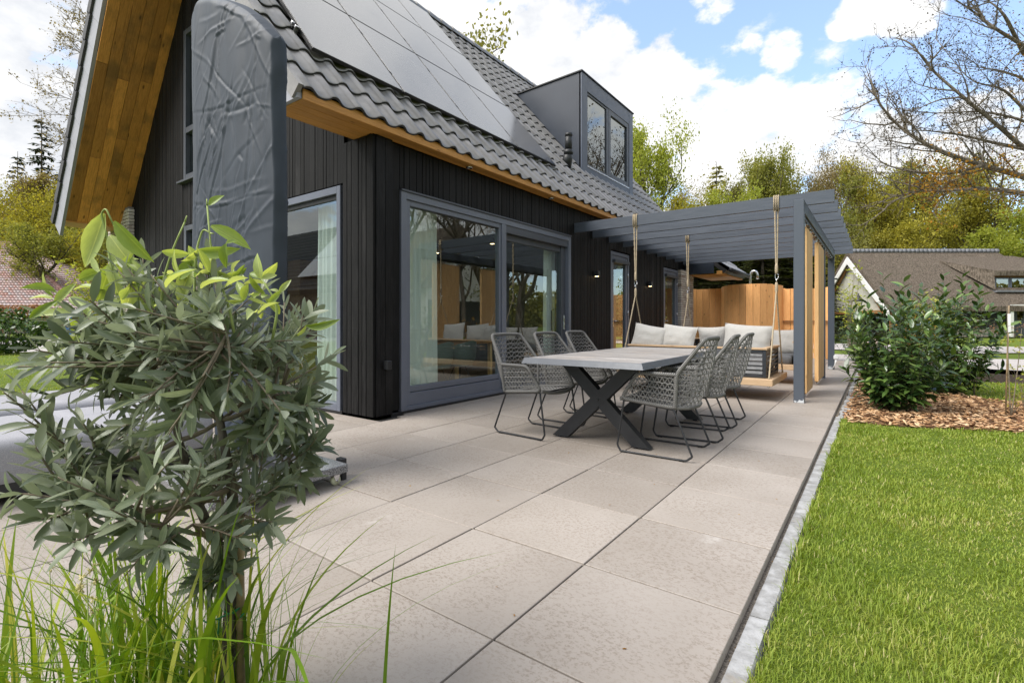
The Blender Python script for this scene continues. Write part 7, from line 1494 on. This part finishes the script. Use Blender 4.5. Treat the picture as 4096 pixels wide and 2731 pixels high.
def red_house():
    M = MT; t = thing('red_tiled_house', tuple(wp(-50, 50)), 'low house with a broad red-blend tiled roof beyond the road', 'house'); d0, zE, a0, a1, dR, zR, aR = 46.0, 1.75, -76.0, -39.2, 54.0, 9.5, -54.6
    # front slope and right hip as rows of single tiles
    V = []; F = []; rn = []; g = random.Random(4); rows = 30
    def face(P0, P1, P2, P3, cols):
        up = ((P3 - P0) + (P2 - P1)).normalized(); nrm = (P1 - P0).cross(P3 - P0).normalized()
        if nrm.z < 0: nrm = -nrm
        for r in range(rows):
            v0, v1 = r / rows, (r + 1.12) / rows
            for c in range(cols):
                u0, u1 = c / cols, (c + .97) / cols; q = lambda u, v: P0.lerp(P1, u).lerp(P3.lerp(P2, u), v)
                A, B, Cc, D = q(u0, v0) + nrm * .10, q(u1, v0) + nrm * .10, q(u1, v1) + nrm * .02, q(u0, v1) + nrm * .02; m0, m1 = q((u0 + u1) / 2, v0) + nrm * .17, q((u0 + u1) / 2, v1) + nrm * .08; o = len(V)
                V.extend([A, m0, m1, D, m0, B, Cc, m1, A - nrm * .1, A, m0, m0 - nrm * .14]); F.extend([(o, o + 1, o + 2, o + 3), (o + 4, o + 5, o + 6, o + 7), (o + 8, o + 9, o + 10, o + 11)]); rn.extend([g.random()] * 12)
    face(wp(a0, d0, zE), wp(a1, d0, zE), wp(aR, dR, zR), wp(a0, dR, zR), 96); face(wp(a1, d0, zE), wp(a1, d0 + 16, zE), wp(aR, dR, zR), wp(aR, dR, zR), 40)
    o = np.array(t.location); ob = link_mesh('roof_tiles', fast_mesh('roof_tiles', np.array([tuple(v) for v in V]) - o, np.array(F), M['redtile'], np.array(rn)), t); ob['kind'] = 'stuff'
    p = wp(a1, d0, zE); q = wp(aR, dR, zR)
    for k in range(26): m = MB(); m.tube([p.lerp(q, k / 26) + Vector((0, 0, .12)), p.lerp(q, (k + 1.1) / 26) + Vector((0, 0, .09))], [.2, .17], 7); m.build('hip_tile', M['redtile'], t)
    m = MB(); m.bar(wp(a0, dR, zR + .1), wp(aR, dR, zR + .1), .35, .3); m.build('ridge', M['redtile'], t)
    m = MB(); P = [wp(a0 + 1, d0 + .8, 0), wp(a1 - .8, d0 + .8, 0), wp(a1 - .8, d0 + 14, 0), wp(a0 + 1, d0 + 14, 0)]; m.prism(P, (0, 0, zE + .1)); m.build('wall', M['brick_far'], t)
    m = MB(); m.bar(wp(a0, d0 - .05, zE - .02), wp(a1, d0 - .05, zE - .02), .16, .2); m.build('gutter', M['white_paint'], t)
red_house()
def hedge(P, Q, n, H, W_, label, mat, leafn, seed, name='hedge'):
    g = np.random.default_rng(seed); P, Q = Vector(P), Vector(Q); t = thing(name, tuple(P), label, 'hedge'); st = MB()
    for k in range(n):
        b = P.lerp(Q, (k + .5) / n); st.tube([b, b + Vector((float(g.normal(0, .05)), float(g.normal(0, .05)), H * .95))], [.03, .012], 4, False)
        for j in range(5): z = H * float(g.uniform(.25, .95)); e = Vector((float(g.normal(0, .4)), float(g.normal(0, .4)), float(g.uniform(.05, .4)))); st.tube([b + Vector((0, 0, z)), b + Vector((0, 0, z)) + e], [.012, .005], 3, False)
    st.build('stems', MT['bark'], t); m = leafn; u = g.uniform(0, 1, m); c = np.array(P)[None] * (1 - u[:, None]) + np.array(Q)[None] * u[:, None] + np.c_[g.normal(0, W_ * .35, m), g.normal(0, W_ * .35, m), H * g.uniform(.04, 1, m) ** .7] - np.array(P)
    a = g.normal(0, 1, (m, 3)); a /= np.linalg.norm(a, axis=1)[:, None]; b = np.cross(a, g.normal(0, 1, (m, 3))); b /= np.linalg.norm(b, axis=1)[:, None]; L = g.uniform(.05, .12, m)[:, None]
    V = np.stack([c - a * L, c + b * L * .6, c + a * L, c - b * L * .6], 1); o = link_mesh('leaves', fast_mesh('leaves', V.reshape(-1, 3), np.arange(m * 4).reshape(m, 4), mat, np.repeat(g.uniform(0, 1, m), 4)), t); o['kind'] = 'stuff'
hedge(wp(-52, 38.5), wp(-36.2, 38.5), 26, 2.35, .5, 'clipped brown beech hedge in front of the red-tiled house', MT['beech'], 7000, 3)
g_ = random.Random(8)
for i in range(15):
    a = 28.2 + i * .78; wispy(tuple(wp(a, 31.0 + g_.uniform(-.15, .15), 0)), g_.uniform(.9, 1.5), 3, 60 + i, ('leftmost', 'second', 'third', 'fourth', 'fifth', 'sixth', 'seventh', 'eighth', 'ninth', 'tenth', 'eleventh', 'twelfth', 'thirteenth', 'fourteenth', 'rightmost')[i] + ' young brown beech plant of the hedge line by the thatched house', MT['beech'], .07, 9 if i % 3 else 16, .22, 'beech_plant', cat='hedge plant')['group'] = 'young beech plants of the new hedge'
def round_bush(loc, H, Rw, label, mat, n, seed, size=.08):
    g = np.random.default_rng(seed); t = thing('round_bush', loc, label, 'bush'); st = MB()
    for k in range(9): a = float(g.uniform(0, 6.3)); st.tube([loc, Vector(loc) + Vector((Rw * .6 * math.cos(a), Rw * .6 * math.sin(a), H * float(g.uniform(.5, .9))))], [.02, .006], 4, False)
    st.build('stems', MT['bark'], t); d = g.normal(0, 1, (n, 3)); d /= np.linalg.norm(d, axis=1)[:, None]; c = d * (g.uniform(.55, 1, n) ** .5)[:, None] * [Rw, Rw, H * .52] + [0, 0, H * .5]; c *= (1 + .10 * np.sin(d[:, :1] * 7 + d[:, 2:] * 9))
    a = g.normal(0, 1, (n, 3)); a /= np.linalg.norm(a, axis=1)[:, None]; b = np.cross(a, g.normal(0, 1, (n, 3))); b /= np.linalg.norm(b, axis=1)[:, None]; L = size * g.uniform(.6, 1.3, n)[:, None]
    V = np.stack([c - a * L, c + b * L * .5, c + a * L, c - b * L * .5], 1); o = link_mesh('leaves', fast_mesh('leaves', V.reshape(-1, 3), np.arange(n * 4).reshape(n, 4), mat, np.repeat(g.uniform(0, 1, n), 4)), t); o['kind'] = 'stuff'
round_bush(tuple(wp(-17.7, 17.4)), 1.42, 1.15, 'rounded dark green cherry laurel bush on the left lawn', MT['laurel_stuff'], 2600, 4, .085)
def lawn_sapling():
    g = random.Random(17); b = wp(-15.9, 18.9); wispy(tuple(b), 4.3, 12, 17, 'light green young tree on the left lawn beside the blue post', MT['crown_lime'], .11, 34, 1.0, 'young_tree', cat='tree')
lawn_sapling()
def blue_post():
    b = wp(-15.4, 17.4); t = thing('marker_post', tuple(b), 'leaning blue marker post with a small white notice on the left lawn', 'post'); M = MT; m = MB(); top = b + Vector((-.10, -.08, 1.30)); m.bar(b, top, .19, .10, up=FV, bev=.01); m.build('post_body', M['blue_post'], t)
    f = (b - top).normalized(); m = MB(); c = top + f * .22 - FV * .056; m.bar(c - f * .15, c + f * .15, .155, .006, up=FV); s = m.build('notice', M['white'], t)
    m = MB(); c2 = c - FV * .006; rr = RV; uu = -f
    P = [c2 + uu * .04 + rr * .05 * math.cos(a) + uu * .05 * math.sin(a) for a in np.linspace(0, 2 * math.pi, 19)]; m.tube(P, .007, 5); m.tube([c2 + uu * .04 - rr * .035 - uu * .035, c2 + uu * .04 + rr * .035 + uu * .035], .006, 5); m.build('prohibition_mark', M['red_print'], s)
    m = MB(); m.tube([c2 + uu * .035, c2 + uu * .055], .012, 6); m.build('printed_symbol', M['iron'], s)
    pt = thing('planter_bowl', tuple(wp(-16.9, 19.6)), 'low brown planter bowl behind the blue post', 'planter'); m = MB(); m.lathe(wp(-16.9, 19.6), [(.22, 0), (.42, .16), (.46, .30), (.40, .30), (.34, .22)], 16); m.build('bowl', M['pot'], pt)
blue_post()
def lantern():
    M = MT; b = Vector((-.151, 21.84, -.05)); t = thing('garden_lantern', tuple(b), 'black post lantern by the driveway, before the white gable', 'lantern'); m = MB(); m.lathe(b, [(.10, 0), (.10, .08), (.045, .14), (.035, 1.45), (.05, 1.48), (.05, 1.54)], 10); m.build('post', M['iron'], t)
    m = MB()
    for k in range(4): a = math.pi / 4 + k * math.pi / 2; m.tube([b + Vector((.08 * math.cos(a), .08 * math.sin(a), 1.55)), b + Vector((.15 * math.cos(a), .15 * math.sin(a), 1.90))], .010, 5)
    m.build('cage', M['iron'], t); m = MB(); m.lathe(b, [(.07, 1.55), (.135, 1.90)], 4, False); m.build('glass', M['lantern_glass'], t)
    m = MB(); m.lathe(b, [(.20, 1.90), (.19, 1.93), (.07, 2.05), (.05, 2.10), (.02, 2.12), (.025, 2.17), (.005, 2.20)], 12); m.build('cap', M['iron'], t)
lantern()
def boulder():
    b = Vector((.1, 20.0, -.05)); t = MB(); n = 14; P = []
    for i in range(n):
        for j in range(9): a = 2 * math.pi * i / n; p = math.pi * j / 8; d = Vector((math.sin(p) * math.cos(a), math.sin(p) * math.sin(a), math.cos(p))); P.append(b + Vector((d.x * .5, d.y * .4, d.z * .34 + .3)) * 1.0 + d * .08 * mnoise.noise(d * 2.1))
    t.grid(P, n, 9, True, True); o = t.build('boulder', MT['boulder'], None, loc=tuple(b)); tag(o, 'pinkish boulder on the verge behind the far laurel', 'boulder')
boulder()
